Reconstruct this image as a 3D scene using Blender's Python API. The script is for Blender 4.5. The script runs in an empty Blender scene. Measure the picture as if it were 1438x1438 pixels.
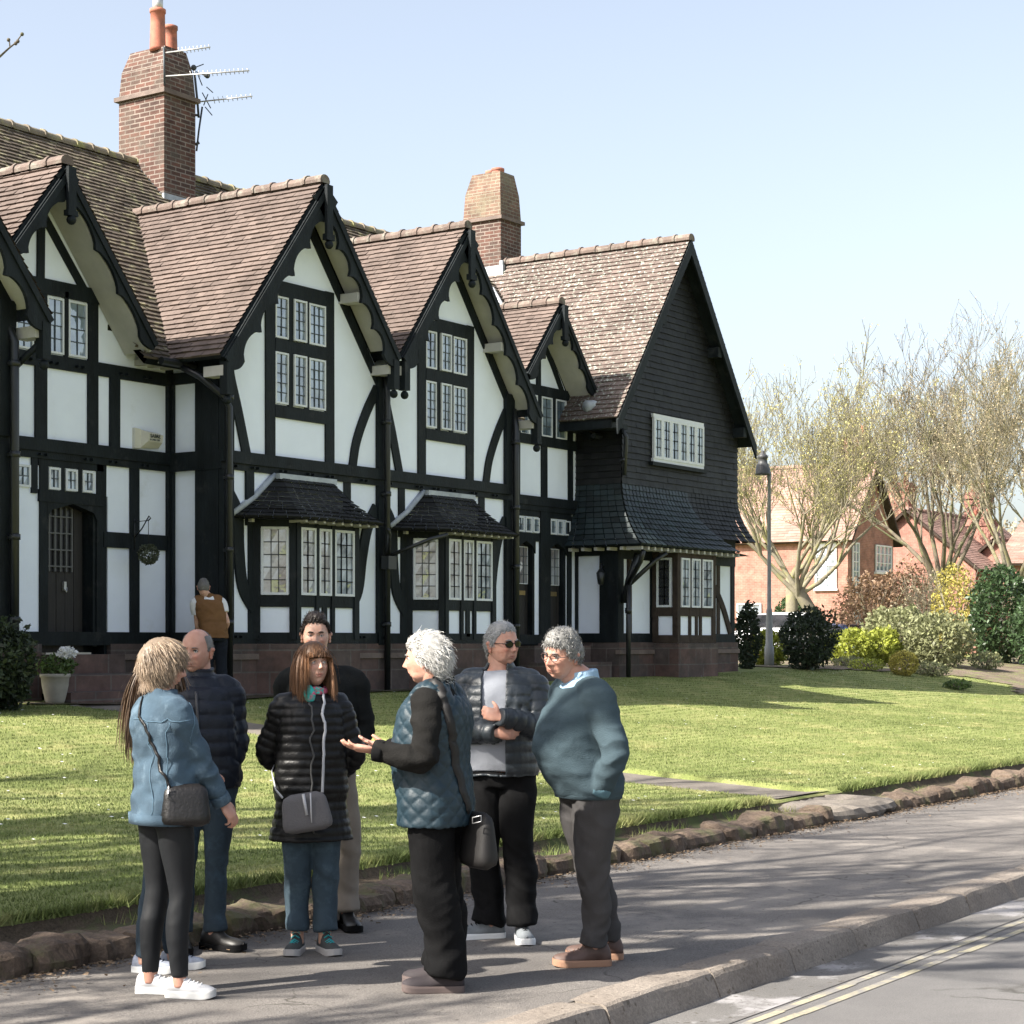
import bpy, math, random
import numpy as np
from mathutils import Vector, Matrix, noise
random.seed(7); rng = np.random.default_rng(7)
sc = bpy.context.scene
C = bpy.context.scene.collection
rad = math.radians
# ---------------- camera, sky, sun, exposure ----------------
CX, CY, EYE = -19.32, -17.85, 1.66
cam = bpy.data.objects.new('camera', bpy.data.cameras.new('camera'))
cam.location = (CX, CY, EYE); cam.rotation_euler = (rad(90), 0, -math.atan2(.829, .5592))
cam.data.sensor_width = 36; cam.data.lens = 66.14; cam.data.shift_y = .1273
cam.data.clip_start = .1; cam.data.clip_end = 3000
C.objects.link(cam); sc.camera = cam
w = bpy.data.worlds.new('World'); sc.world = w; w.use_nodes = True
wn = w.node_tree; bg = wn.nodes['Background']; sky = wn.nodes.new('ShaderNodeTexSky')
SUN_EL = 41.; SUNV = Vector((-.899, .438, 0))          # horizontal direction towards the sun
sky.sky_type = 'NISHITA'; sky.sun_disc = False; sky.sun_elevation = rad(SUN_EL)
sky.sun_rotation = math.atan2(SUNV.x, SUNV.y); sky.air_density = 1.0; sky.dust_density = 3.0; sky.ozone_density = 1.2
bg.inputs[1].default_value = .10
hs = wn.nodes.new('ShaderNodeHueSaturation'); hs.inputs['Saturation'].default_value = .60; hs.inputs['Value'].default_value = 1.0
wn.links.new(sky.outputs[0], hs.inputs['Color']); wn.links.new(hs.outputs[0], bg.inputs[0])
sl = bpy.data.lights.new('sun', 'SUN'); sl.energy = 5.0; sl.angle = rad(.53); sl.color = (1, .94, .84)
so = bpy.data.objects.new('sun', sl); C.objects.link(so)
sd = Vector((SUNV.x*math.cos(rad(SUN_EL)), SUNV.y*math.cos(rad(SUN_EL)), math.sin(rad(SUN_EL))))
so.rotation_euler = sd.to_track_quat('Z', 'Y').to_euler(); so.location = (-30, 10, 30)
sc.view_settings.view_transform = 'Standard'; sc.view_settings.look = 'None'
sc.view_settings.exposure = 1.5; sc.view_settings.gamma = 1
# ---------------- helpers ----------------
def tag(o, label=None, cat=None, group=None, kind=None):
    if label: o['label'] = label
    if cat: o['category'] = cat
    if group: o['group'] = group
    if kind: o['kind'] = kind
    return o
def empty(name, loc, rz=0, parent=None):
    o = bpy.data.objects.new(name, None); C.objects.link(o); o.location = loc; o.rotation_euler = (0, 0, rz)
    o.empty_display_size = .1
    if parent: o.parent = parent
    return o
def node(nt, t, **kw):
    n = nt.nodes.new(t)
    for k, v in kw.items():
        if k in n.inputs: n.inputs[k].default_value = v
        else: setattr(n, k, v)
    return n
def rgb(c, k=1): return (min(c[0]*k, 1), min(c[1]*k, 1), min(c[2]*k, 1), 1)
def mat(name, base, rough=.8, var=.2, scale=3., bump=0., bscale=60., rnd=0., spec=.4, attr=None, second=None, s2=1.5, s2pos=(.5, .62),
        coords='Object', metallic=0., stretch=None, sheen=0., trans=0.):
    m = bpy.data.materials.new(name); m.use_nodes = True; nt = m.node_tree; L = nt.links
    p = nt.nodes['Principled BSDF']; p.inputs['Roughness'].default_value = rough; p.inputs['Metallic'].default_value = metallic
    p.inputs['Specular IOR Level'].default_value = spec
    if sheen: p.inputs['Sheen Weight'].default_value = sheen
    tc = node(nt, 'ShaderNodeTexCoord'); vec = tc.outputs[coords]
    if stretch:
        mp = node(nt, 'ShaderNodeMapping'); mp.inputs['Scale'].default_value = stretch; L.new(vec, mp.inputs[0]); vec = mp.outputs[0]
    n1 = node(nt, 'ShaderNodeTexNoise', Scale=scale, Detail=6., Roughness=.62); L.new(vec, n1.inputs['Vector'])
    cr = node(nt, 'ShaderNodeValToRGB'); cr.color_ramp.elements[0].position = .3; cr.color_ramp.elements[1].position = .72
    cr.color_ramp.elements[0].color = rgb(base, 1-var); cr.color_ramp.elements[1].color = rgb(base, 1+var)
    L.new(n1.outputs[0], cr.inputs[0]); col = cr.outputs[0]
    if attr:
        a = node(nt, 'ShaderNodeAttribute'); a.attribute_name = attr
        mx = node(nt, 'ShaderNodeMix', data_type='RGBA', blend_type='MULTIPLY'); mx.inputs[0].default_value = 1
        L.new(col, mx.inputs[6]); L.new(a.outputs[0], mx.inputs[7]); col = mx.outputs[2]
    if rnd:
        a = node(nt, 'ShaderNodeAttribute'); a.attribute_name = 'rnd'
        r = node(nt, 'ShaderNodeMapRange'); r.inputs[3].default_value = 1-rnd; r.inputs[4].default_value = 1+rnd
        L.new(a.outputs['Fac'], r.inputs[0])
        mx = node(nt, 'ShaderNodeVectorMath', operation='SCALE'); L.new(col, mx.inputs[0]); L.new(r.outputs[0], mx.inputs['Scale']); col = mx.outputs[0]
    if second:
        n2 = node(nt, 'ShaderNodeTexNoise', Scale=s2, Detail=8., Roughness=.7); L.new(tc.outputs[coords], n2.inputs['Vector'])
        r = node(nt, 'ShaderNodeMapRange'); r.inputs[1].default_value = s2pos[0]; r.inputs[2].default_value = s2pos[1]
        L.new(n2.outputs[0], r.inputs[0])
        mx = node(nt, 'ShaderNodeMix', data_type='RGBA'); L.new(r.outputs[0], mx.inputs[0]); L.new(col, mx.inputs[6])
        mx.inputs[7].default_value = rgb(second); col = mx.outputs[2]
    L.new(col, p.inputs['Base Color'])
    if bump:
        n3 = node(nt, 'ShaderNodeTexNoise', Scale=bscale, Detail=5.); L.new(vec, n3.inputs['Vector'])
        b = node(nt, 'ShaderNodeBump', Strength=bump, Distance=.02); L.new(n3.outputs[0], b.inputs['Height']); L.new(b.outputs[0], p.inputs['Normal'])
    if trans:
        t = node(nt, 'ShaderNodeBsdfTranslucent'); L.new(col, t.inputs[0]); ms = node(nt, 'ShaderNodeMixShader'); ms.inputs[0].default_value = trans
        L.new(p.outputs[0], ms.inputs[1]); L.new(t.outputs[0], ms.inputs[2]); L.new(ms.outputs[0], nt.nodes['Material Output'].inputs[0])
    return m
def brick(name, c1, c2, mortar, bw=.225, bh=.075, ms=.01, rough=.85, bump=.5, stain=None, off=.5):
    m = bpy.data.materials.new(name); m.use_nodes = True; nt = m.node_tree; L = nt.links
    p = nt.nodes['Principled BSDF']; p.inputs['Roughness'].default_value = rough; p.inputs['Specular IOR Level'].default_value = .25
    tc = node(nt, 'ShaderNodeTexCoord')
    b = node(nt, 'ShaderNodeTexBrick', Scale=1.); b.inputs['Color1'].default_value = rgb(c1); b.inputs['Color2'].default_value = rgb(c2)
    b.inputs['Mortar'].default_value = rgb(mortar); b.inputs['Mortar Size'].default_value = ms; b.inputs['Brick Width'].default_value = bw
    b.inputs['Row Height'].default_value = bh; b.offset = off; b.inputs['Bias'].default_value = -.1
    L.new(tc.outputs['UV'], b.inputs[0])
    n = node(nt, 'ShaderNodeTexNoise', Scale=2.5, Detail=8., Roughness=.7); L.new(tc.outputs['Object'], n.inputs['Vector'])
    r = node(nt, 'ShaderNodeMapRange'); r.inputs[1].default_value = .3; r.inputs[2].default_value = .75; r.inputs[3].default_value = .55; r.inputs[4].default_value = 1.4
    L.new(n.outputs[0], r.inputs[0])
    mx = node(nt, 'ShaderNodeVectorMath', operation='SCALE'); L.new(b.outputs[0], mx.inputs[0]); L.new(r.outputs[0], mx.inputs['Scale']); col = mx.outputs[0]
    if stain:
        n2 = node(nt, 'ShaderNodeTexNoise', Scale=1.7, Detail=9., Roughness=.75); L.new(tc.outputs['Object'], n2.inputs['Vector'])
        r2 = node(nt, 'ShaderNodeMapRange'); r2.inputs[1].default_value = .48; r2.inputs[2].default_value = .68; r2.inputs[4].default_value = .8; L.new(n2.outputs[0], r2.inputs[0])
        m2 = node(nt, 'ShaderNodeMix', data_type='RGBA'); L.new(r2.outputs[0], m2.inputs[0]); L.new(col, m2.inputs[6]); m2.inputs[7].default_value = rgb(stain); col = m2.outputs[2]
    L.new(col, p.inputs['Base Color'])
    bp = node(nt, 'ShaderNodeBump', Strength=bump, Distance=.012); bp.invert = True; L.new(b.outputs['Fac'], bp.inputs['Height']); L.new(bp.outputs[0], p.inputs['Normal'])
    return m
class MB:
    def __init__(s): s.v = []; s.f = []; s.m = []; s.r = []; s.M = None; s.cur = 0; s.cr = .5; s.sm = []; s.ch = []
    def add(s, vs, fs, smooth=False):
        k = len(s.v); s.ch.append((k, len(s.f)))
        for v in vs: s.v.append(tuple(s.M @ Vector(v)) if s.M else tuple(v))
        for f in fs: s.f.append([i+k for i in f]); s.m.append(s.cur); s.r.append(s.cr); s.sm.append(smooth)
        return s
    def box(s, x0, x1, y0, y1, z0, z1):
        if x0 > x1: x0, x1 = x1, x0
        if y0 > y1: y0, y1 = y1, y0
        if z0 > z1: z0, z1 = z1, z0
        return s.add([(x0, y0, z0), (x1, y0, z0), (x1, y1, z0), (x0, y1, z0), (x0, y0, z1), (x1, y0, z1), (x1, y1, z1), (x0, y1, z1)],
                     [(0, 3, 2, 1), (4, 5, 6, 7), (0, 1, 5, 4), (1, 2, 6, 5), (2, 3, 7, 6), (3, 0, 4, 7)])
    def quad(s, *p): return s.add(p, [tuple(range(len(p)))])
    def prism(s, poly, y0, y1, axis='y'):
        n = len(poly)
        a = sum(poly[i][0]*poly[(i+1) % n][1]-poly[(i+1) % n][0]*poly[i][1] for i in range(n))
        if a < 0: poly = poly[::-1]
        f = {'y': lambda p, t: (p[0], t, p[1]), 'x': lambda p, t: (t, p[0], p[1]), 'z': lambda p, t: (p[0], p[1], t)}[axis]
        vs = [f(p, y0) for p in poly]+[f(p, y1) for p in poly]
        fs = [tuple(range(n)), tuple(range(2*n-1, n-1, -1))]+[(i, i+n, (i+1) % n+n, (i+1) % n) for i in range(n)]
        if axis != 'y': fs = [tuple(reversed(q)) for q in fs]
        return s.add(vs, fs)
    def strip(s, pts, wd, y0, y1):          # curved timber in the x-z plane
        P = [Vector(p) for p in pts]; l = []; r = []
        for i, p in enumerate(P):
            d = (P[min(i+1, len(P)-1)]-P[max(i-1, 0)]).normalized(); n = Vector((-d.y, d.x))
            l.append(p+n*wd/2); r.append(p-n*wd/2)
        for i in range(len(P)-1): s.prism([tuple(l[i]), tuple(l[i+1]), tuple(r[i+1]), tuple(r[i])], y0, y1)
        return s
    def tube(s, pts, rad_, seg=8, cap=True):
        P = [Vector(p) for p in pts]; n = len(P)
        R = rad_ if isinstance(rad_, (list, tuple)) else [rad_]*n
        t0 = (P[1]-P[0]).normalized(); u = t0.orthogonal().normalized(); vs = []
        for i in range(n):
            t = (P[min(i+1, n-1)]-P[max(i-1, 0)]).normalized()
            u = (u-t*u.dot(t)); u = u.normalized() if u.length > 1e-6 else t.orthogonal().normalized(); q = t.cross(u)
            for k in range(seg):
                a = 2*math.pi*k/seg; vs.append(tuple(P[i]+(u*math.cos(a)+q*math.sin(a))*R[i]))
        fs = [(i*seg+k, i*seg+(k+1) % seg, (i+1)*seg+(k+1) % seg, (i+1)*seg+k) for i in range(n-1) for k in range(seg)]
        if cap: fs += [tuple(range(seg-1, -1, -1)), tuple((n-1)*seg+k for k in range(seg))]
        return s.add(vs, fs, True)
    def lathe(s, prof, c, seg=20):
        vs = []; n = len(prof)
        for r, z in prof:
            for k in range(seg): a = 2*math.pi*k/seg; vs.append((c[0]+r*math.cos(a), c[1]+r*math.sin(a), c[2]+z))
        fs = [(i*seg+k, i*seg+(k+1) % seg, (i+1)*seg+(k+1) % seg, (i+1)*seg+k) for i in range(n-1) for k in range(seg)]
        fs += [tuple(range(seg-1, -1, -1)), tuple((n-1)*seg+k for k in range(seg))]
        return s.add(vs, fs, True)
    def ball(s, c, r, seg=12, rings=8, sz=1):
        prof = [(max(1e-4, r*math.sin(math.pi*i/rings)), -r*sz*math.cos(math.pi*i/rings)) for i in range(rings+1)]
        return s.lathe(prof, c, seg)
    def build_each(s, name, mats, parent=None, uv=False):
        ch = s.ch+[(len(s.v), len(s.f))]
        for (a, fa), (b, fb) in zip(ch[:-1], ch[1:]):
            m = MB(); m.add(s.v[a:b], [[i-a for i in f] for f in s.f[fa:fb]]); m.build(name, mats, parent, uv)
    def build(s, name, mats, parent=None, uv=False, bevel=0):
        if not isinstance(mats, (list, tuple)): mats = [mats]
        me = bpy.data.meshes.new(name); off = Vector((0, 0, 0))
        par = parent
        while par is not None: off = off; par = par.parent
        me.from_pydata(s.v, [], s.f)
        for m in mats: me.materials.append(m)
        me.polygons.foreach_set('material_index', s.m); me.polygons.foreach_set('use_smooth', s.sm)
        a = me.attributes.new('rnd', 'FLOAT', 'FACE'); a.data.foreach_set('value', np.array(s.r, dtype=np.float32))
        if uv:
            ul = me.uv_layers.new(name='UVMap'); me.update()
            V = np.array(s.v)
            for pl in me.polygons:
                n = pl.normal; h = Vector((0, 0, 1)).cross(n)
                h = h.normalized() if h.length > .05 else Vector((1, 0, 0)); b = n.cross(h)
                for li in pl.loop_indices:
                    p = me.vertices[me.loops[li].vertex_index].co; ul.data[li].uv = (p.dot(h), p.dot(b))
        o = bpy.data.objects.new(name, me); C.objects.link(o)
        if parent:
            o.parent = parent; bpy_mi = WM(parent).inverted(); o.matrix_parent_inverse = bpy_mi
        if bevel:
            b = o.modifiers.new('b', 'BEVEL'); b.width = bevel; b.segments = 2; b.limit_method = 'ANGLE'
        return o
def WM(o):
    M = Matrix.LocRotScale(o.location, o.rotation_euler, o.scale)
    return (WM(o.parent) @ o.matrix_parent_inverse @ M) if o.parent else M
def pymesh(name, V, F, mats, smooth=True):
    me = bpy.data.meshes.new(name); me.from_pydata([tuple(v) for v in V], [], [tuple(f) for f in F])
    for m in (mats if isinstance(mats, (list, tuple)) else [mats]): me.materials.append(m)
    me.polygons.foreach_set('use_smooth', [smooth]*len(F))
    return me
def npmesh(name, V, nper, mats, rnd=None):
    """V (N*nper,3): N separate polygons of nper corners"""
    N = len(V)//nper; me = bpy.data.meshes.new(name)
    me.vertices.add(len(V)); me.vertices.foreach_set('co', np.asarray(V, dtype=np.float32).ravel())
    me.loops.add(len(V)); me.loops.foreach_set('vertex_index', np.arange(len(V), dtype=np.int32))
    me.polygons.add(N); me.polygons.foreach_set('loop_start', np.arange(N, dtype=np.int32)*nper)
    me.update(); me.validate()
    for m in (mats if isinstance(mats, (list, tuple)) else [mats]): me.materials.append(m)
    if rnd is not None:
        a = me.attributes.new('rnd', 'FLOAT', 'FACE'); a.data.foreach_set('value', rnd.astype(np.float32))
    return me
def link(name, me, parent=None, loc=None):
    o = bpy.data.objects.new(name, me); C.objects.link(o)
    if loc: o.location = loc
    if parent: o.parent = parent; o.matrix_parent_inverse = WM(parent).inverted()
    return o
# ---------------- materials ----------------
M = {}
M['plaster'] = mat('white_render', (.80, .85, .95), .9, .05, 1.2, .15, 90, second=(.62, .65, .68), s2=1.1, s2pos=(.60, .85))
M['timber'] = mat('black_painted_timber', (.009, .0125, .0145), .6, .45, 5, .35, 40, stretch=(1, 1, .3), spec=.18, second=(.028, .030, .030), s2=3, s2pos=(.58, .72))
M['timber_worn'] = mat('weathered_brown_timber', (.045, .033, .026), .8, .4, 6, .3, 40, spec=.2)
M['soffit'] = mat('cream_soffit', (.44, .43, .40), .85, .12, 3)
M['white'] = mat('white_window_paint', (.62, .64, .66), .5, .05, 8)
M['lead'] = mat('lead_came', (.05, .06, .07), .6, .2, 8)
M['flash'] = mat('lead_flashing', (.36, .39, .42), .55, .25, 5, .1)
M['tile'] = mat('clay_roof_tile', (.128, .098, .085), .85, .28, 1.1, .25, 70, rnd=.17, second=(.26, .23, .19), s2=14, s2pos=(.62, .72), spec=.25)
M['tile_lich'] = mat('lichened_roof_tile', (.125, .097, .085), .85, .25, 1.1, .25, 70, rnd=.18, second=(.42, .47, .40), s2=16, s2pos=(.55, .63), spec=.25)
M['tile_old'] = mat('mossy_roof_tile', (.105, .085, .068), .9, .3, 1.1, .25, 70, rnd=.18, second=(.30, .28, .17), s2=6, s2pos=(.52, .66), spec=.2)
M['ridge'] = mat('ridge_tile', (.13, .096, .080), .85, .3, 3, .3, 50, rnd=.15, second=(.20, .18, .15), s2=5)
M['slate'] = mat('black_hung_tile', (.008, .0085, .009), .6, .35, 1.3, .3, 60, rnd=.5, spec=.35, second=(.020, .023, .021), s2=4, s2pos=(.55, .75))
M['slate_g'] = mat('green_black_slate', (.016, .026, .029), .5, .35, 1.3, .3, 60, rnd=.45, spec=.4)
M['brick'] = brick('chimney_brick', (.125, .06, .046), (.06, .038, .033), (.22, .185, .16), stain=(.10, .085, .07))
M['brick_pale'] = brick('lichened_brick', (.17, .10, .075), (.12, .075, .058), (.22, .19, .15), stain=(.20, .18, .125))
M['redbrick'] = brick('red_brick', (.33, .155, .12), (.27, .13, .10), (.34, .23, .19), ms=.006, bump=.2)
M['stone'] = brick('sandstone_block', (.12, .075, .065), (.085, .07, .065), (.13, .11, .10), bw=.62, bh=.31, ms=.012, stain=(.05, .047, .045))
M['stone_p'] = mat('sandstone_ledge', (.15, .115, .10), .9, .3, 3, .4, 30)
M['pot'] = mat('terracotta', (.42, .15, .10), .8, .2, 4, second=(.2, .1, .08), s2=3)
M['iron'] = mat('black_iron', (.012, .014, .016), .4, .2, 8, spec=.5)
M['door'] = mat('dark_oak_door', (.022, .019, .018), .6, .35, 6, .2, 40, stretch=(6, 6, .5))
M['alu'] = mat('aerial_metal', (.5, .5, .5), .45, .1, 5, metallic=.6)
def glass_mat(name, base, tint2, rough=.04):
    m = bpy.data.materials.new(name); m.use_nodes = True; nt = m.node_tree; L = nt.links
    p = nt.nodes['Principled BSDF']; p.inputs['Roughness'].default_value = rough; p.inputs['Specular IOR Level'].default_value = 1.; p.inputs['IOR'].default_value = 1.9
    tc = node(nt, 'ShaderNodeTexCoord')
    n = node(nt, 'ShaderNodeTexNoise', Scale=2.2, Detail=5.); L.new(tc.outputs['Object'], n.inputs['Vector'])
    cr = node(nt, 'ShaderNodeValToRGB'); cr.color_ramp.elements[0].color = rgb(base); cr.color_ramp.elements[1].color = rgb(tint2)
    cr.color_ramp.elements[0].position = .4; cr.color_ramp.elements[1].position = .6
    L.new(n.outputs[0], cr.inputs[0]); L.new(cr.outputs[0], p.inputs['Base Color'])
    n2 = node(nt, 'ShaderNodeTexNoise', Scale=6.); L.new(tc.outputs['Object'], n2.inputs['Vector'])
    b = node(nt, 'ShaderNodeBump', Strength=.12, Distance=.02); L.new(n2.outputs[0], b.inputs['Height']); L.new(b.outputs[0], p.inputs['Normal'])
    return m
M['glass'] = glass_mat('leaded_glass', (.07, .10, .13), (.22, .28, .33))  # sky reflection put into the pane colour as mottled blue-grey
M['glass_c'] = glass_mat('curtained_glass', (.22, .20, .20), (.34, .36, .38))
M['glass_d'] = glass_mat('dark_glass', (.012, .013, .015), (.03, .03, .035)); M['glass_d'].node_tree.nodes['Principled BSDF'].inputs['IOR'].default_value = 1.4; M['glass_d'].node_tree.nodes['Principled BSDF'].inputs['Specular IOR Level'].default_value = .4
# ---------------- terrain ----------------
def lerp(x, xs, ys): return float(np.interp(x, xs, ys))
def zg(x, y):
    wv = -y
    z = lerp(wv, [-3, .5, 1.2, 4, 7.8, 9.9, 10.02, 10.08], [.92, .88, .84, .56, .30, .20, .17, .07])
    if wv > 10.08: z = .07 if wv < 10.45 else 0
    k = max(0, min(1, (4-wv)/4))
    if -3.2 < x < -2.04 and .6 < wv < 9.95: z -= .055
    z += k*max(0, min(.2, .011*x)) if x < 18 else k*.2
    if wv < 9.9:
        z += .03*noise.noise(Vector((x*.35, y*.35, 0)))*min(1, (9.9-wv)/2)
        z += .05*math.exp(-((x-6-wv*.2)/1.6)**2)*max(0, min(1, (8-wv)/3))*max(0, min(1, wv/3))
    return z
def gridmesh(name, xs, ys, zf, m):
    V = [(x, y, zf(x, y)) for y in ys for x in xs]; n = len(xs)
    F = [(j*n+i, j*n+i+1, (j+1)*n+i+1, (j+1)*n+i) for j in range(len(ys)-1) for i in range(n-1)]
    return link(name, pymesh(name, V, F, m))
def cw(xpx, D):                      # plan position of things surveyed by bearing and distance
    X = (xpx-719)/2642*D; return (CX+.5592*X+.829*D, CY-.829*X+.5592*D)
# ---------------- ground ----------------
def ground_mat(name, c_lo, c_hi, fine, fs, spots=None, cracks=None, bump=.4, wear=None):
    m = bpy.data.materials.new(name); m.use_nodes = True; nt = m.node_tree; L = nt.links
    p = nt.nodes['Principled BSDF']; p.inputs['Roughness'].default_value = .9; p.inputs['Specular IOR Level'].default_value = .25
    tc = node(nt, 'ShaderNodeTexCoord'); ob = tc.outputs['Object']
    n1 = node(nt, 'ShaderNodeTexNoise', Scale=.9, Detail=8., Roughness=.65); L.new(ob, n1.inputs['Vector'])
    cr = node(nt, 'ShaderNodeValToRGB'); cr.color_ramp.elements[0].position = .33; cr.color_ramp.elements[1].position = .68
    cr.color_ramp.elements[0].color = rgb(c_lo); cr.color_ramp.elements[1].color = rgb(c_hi); L.new(n1.outputs[0], cr.inputs[0]); col = cr.outputs[0]
    n2 = node(nt, 'ShaderNodeTexNoise', Scale=fs, Detail=3., Roughness=.8); L.new(ob, n2.inputs['Vector'])
    r = node(nt, 'ShaderNodeMapRange'); r.inputs[1].default_value = .3; r.inputs[2].default_value = .7; r.inputs[3].default_value = 1-fine; r.inputs[4].default_value = 1+fine
    L.new(n2.outputs[0], r.inputs[0]); s = node(nt, 'ShaderNodeVectorMath', operation='SCALE'); L.new(col, s.inputs[0]); L.new(r.outputs[0], s.inputs['Scale']); col = s.outputs[0]
    if wear:
        n4 = node(nt, 'ShaderNodeTexNoise', Scale=wear[0], Detail=7., Roughness=.7); L.new(ob, n4.inputs['Vector'])
        r4 = node(nt, 'ShaderNodeMapRange'); r4.inputs[1].default_value = wear[1]; r4.inputs[2].default_value = wear[2]; L.new(n4.outputs[0], r4.inputs[0])
        x4 = node(nt, 'ShaderNodeMix', data_type='RGBA'); L.new(r4.outputs[0], x4.inputs[0]); L.new(col, x4.inputs[6]); x4.inputs[7].default_value = rgb(wear[3]); col = x4.outputs[2]
    h = n2.outputs[0]
    if cracks:
        nd = node(nt, 'ShaderNodeTexNoise', Scale=1.8, Detail=6.); L.new(ob, nd.inputs['Vector'])
        sc_ = node(nt, 'ShaderNodeVectorMath', operation='SCALE'); sc_.inputs['Scale'].default_value = .55; L.new(nd.outputs['Color'], sc_.inputs[0])
        ad = node(nt, 'ShaderNodeVectorMath', operation='ADD'); L.new(ob, ad.inputs[0]); L.new(sc_.outputs[0], ad.inputs[1])
        v = node(nt, 'ShaderNodeTexVoronoi', feature='DISTANCE_TO_EDGE', Scale=cracks); L.new(ad.outputs[0], v.inputs['Vector'])
        rr = node(nt, 'ShaderNodeMapRange'); rr.inputs[1].default_value = .0; rr.inputs[2].default_value = .009; rr.inputs[3].default_value = .75; rr.inputs[4].default_value = 0; L.new(v.outputs[0], rr.inputs[0])
        mk = node(nt, 'ShaderNodeMapRange'); mk.inputs[1].default_value = .47; mk.inputs[2].default_value = .56; L.new(n1.outputs[0], mk.inputs[0])
        mu = node(nt, 'ShaderNodeMath', operation='MULTIPLY'); L.new(rr.outputs[0], mu.inputs[0]); L.new(mk.outputs[0], mu.inputs[1])
        x = node(nt, 'ShaderNodeMix', data_type='RGBA'); L.new(mu.outputs[0], x.inputs[0]); L.new(col, x.inputs[6]); x.inputs[7].default_value = (.03, .028, .022, 1); col = x.outputs[2]
    if spots:
        n5 = node(nt, 'ShaderNodeTexNoise', Scale=26., Detail=2.); L.new(ob, n5.inputs['Vector'])
        r5 = node(nt, 'ShaderNodeMapRange'); r5.inputs[1].default_value = .66; r5.inputs[2].default_value = .70; L.new(n5.outputs[0], r5.inputs[0])
        x5 = node(nt, 'ShaderNodeMix', data_type='RGBA'); L.new(r5.outputs[0], x5.inputs[0]); L.new(col, x5.inputs[6]); x5.inputs[7].default_value = rgb(spots); col = x5.outputs[2]
    L.new(col, p.inputs['Base Color'])
    b = node(nt, 'ShaderNodeBump', Strength=bump, Distance=.01); L.new(h, b.inputs['Height']); L.new(b.outputs[0], p.inputs['Normal'])
    return m
M['grass'] = ground_mat('lawn_turf', (.15, .18, .052), (.255, .275, .10), .40, 70, wear=(1.6, .50, .72, (.34, .32, .14)), bump=1.)
M['pave'] = ground_mat('worn_tarmac_pavement', (.115, .106, .100), (.195, .178, .163), .45, 95, cracks=.8, spots=(.10, .09, .08), wear=(.7, .52, .62, (.235, .212, .19)), bump=.9)
M['road'] = ground_mat('road_tarmac', (.11, .106, .104), (.155, .148, .144), .30, 150, cracks=.3)
M['gut'] = ground_mat('worn_gutter_tarmac', (.10, .096, .092), (.15, .142, .135), .3, 120, wear=(1.6, .52, .60, (.27, .26, .26)), spots=(.08, .07, .06))
M['kerb'] = ground_mat('kerb_stone', (.15, .125, .105), (.27, .235, .20), .3, 60, spots=(.12, .10, .08), bump=.8)
M['edge'] = ground_mat('mossy_sandstone', (.07, .05, .038), (.16, .12, .09), .35, 30, wear=(3., .5, .62, (.10, .095, .05)), bump=1.)
M['soil'] = ground_mat('dry_soil', (.10, .075, .055), (.20, .155, .12), .5, 60, bump=1., wear=(2.2, .5, .6, (.16, .17, .07)))
M['soil_d'] = ground_mat('dark_soil', (.045, .035, .025), (.10, .075, .05), .5, 60, bump=1., wear=(3, .5, .62, (.07, .085, .03)))
M['flag'] = ground_mat('stone_flags', (.12, .105, .09), (.20, .175, .15), .25, 60)
M['line'] = ground_mat('worn_yellow_paint', (.27, .245, .18), (.34, .31, .22), .2, 70, wear=(6., .44, .58, (.19, .18, .17)))
xs = list(np.unique(np.concatenate([[-3.22, -3.19, -2.05, -2.02], np.arange(-26, 24, .33), np.arange(24, 60, 2.), np.linspace(60, 900, 12), np.linspace(-400, -26, 8)])))
ys = list(np.unique(np.concatenate([[-10.46, -10.09, -10.07, -10.02, -10.0], np.arange(-9.9, 1, .33), np.arange(1, 40, 3.), np.linspace(40, 900, 12)])))
tag(gridmesh('lawn', xs, ys, zg, M['grass']), kind='structure')
pm = MB()
nx, ny = 90, 12
px = np.linspace(-40, 50, nx); pyy = np.linspace(-13.22, -10.40, ny)
tag(gridmesh('pavement', list(px)+[400], list(pyy), lambda x, y: .012*noise.noise(Vector((x*.6, y*.9, 3)))+(.0), M['pave']), kind='structure')
tag(MB().quad((-400, -17.9-2.6, -.128), (600, -20.5, -.128), (600, -13.40, -.128), (-400, -13.40, -.128)).build('road', M['road']), kind='structure')
tag(MB().quad((-400, -400, -.02), (600, -400, -.02), (600, -20.5, -.02), (-400, -20.5, -.02)).build('verge', M['grass']), kind='structure')
tag(MB().quad((-40, -13.77, -.124), (80, -13.77, -.124), (80, -13.42, -.124), (-40, -13.42, -.124)).build('gutter', M['gut']), kind='structure')
lb = MB()
for yy in (-13.80, -13.92):
    x = -30.
    while x < 60:
        x2 = x+rng.uniform(.5, 1.2); e = .006*rng.normal(); lb.quad((x, yy-.05+e, -.1245), (x2, yy-.05+e, -.1245), (x2, yy+e, -.1245), (x, yy+e, -.1245)); x = x2
tag(lb.build('yellow_lines', M['line']), kind='structure')
kb = MB(); x = -30.
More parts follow.
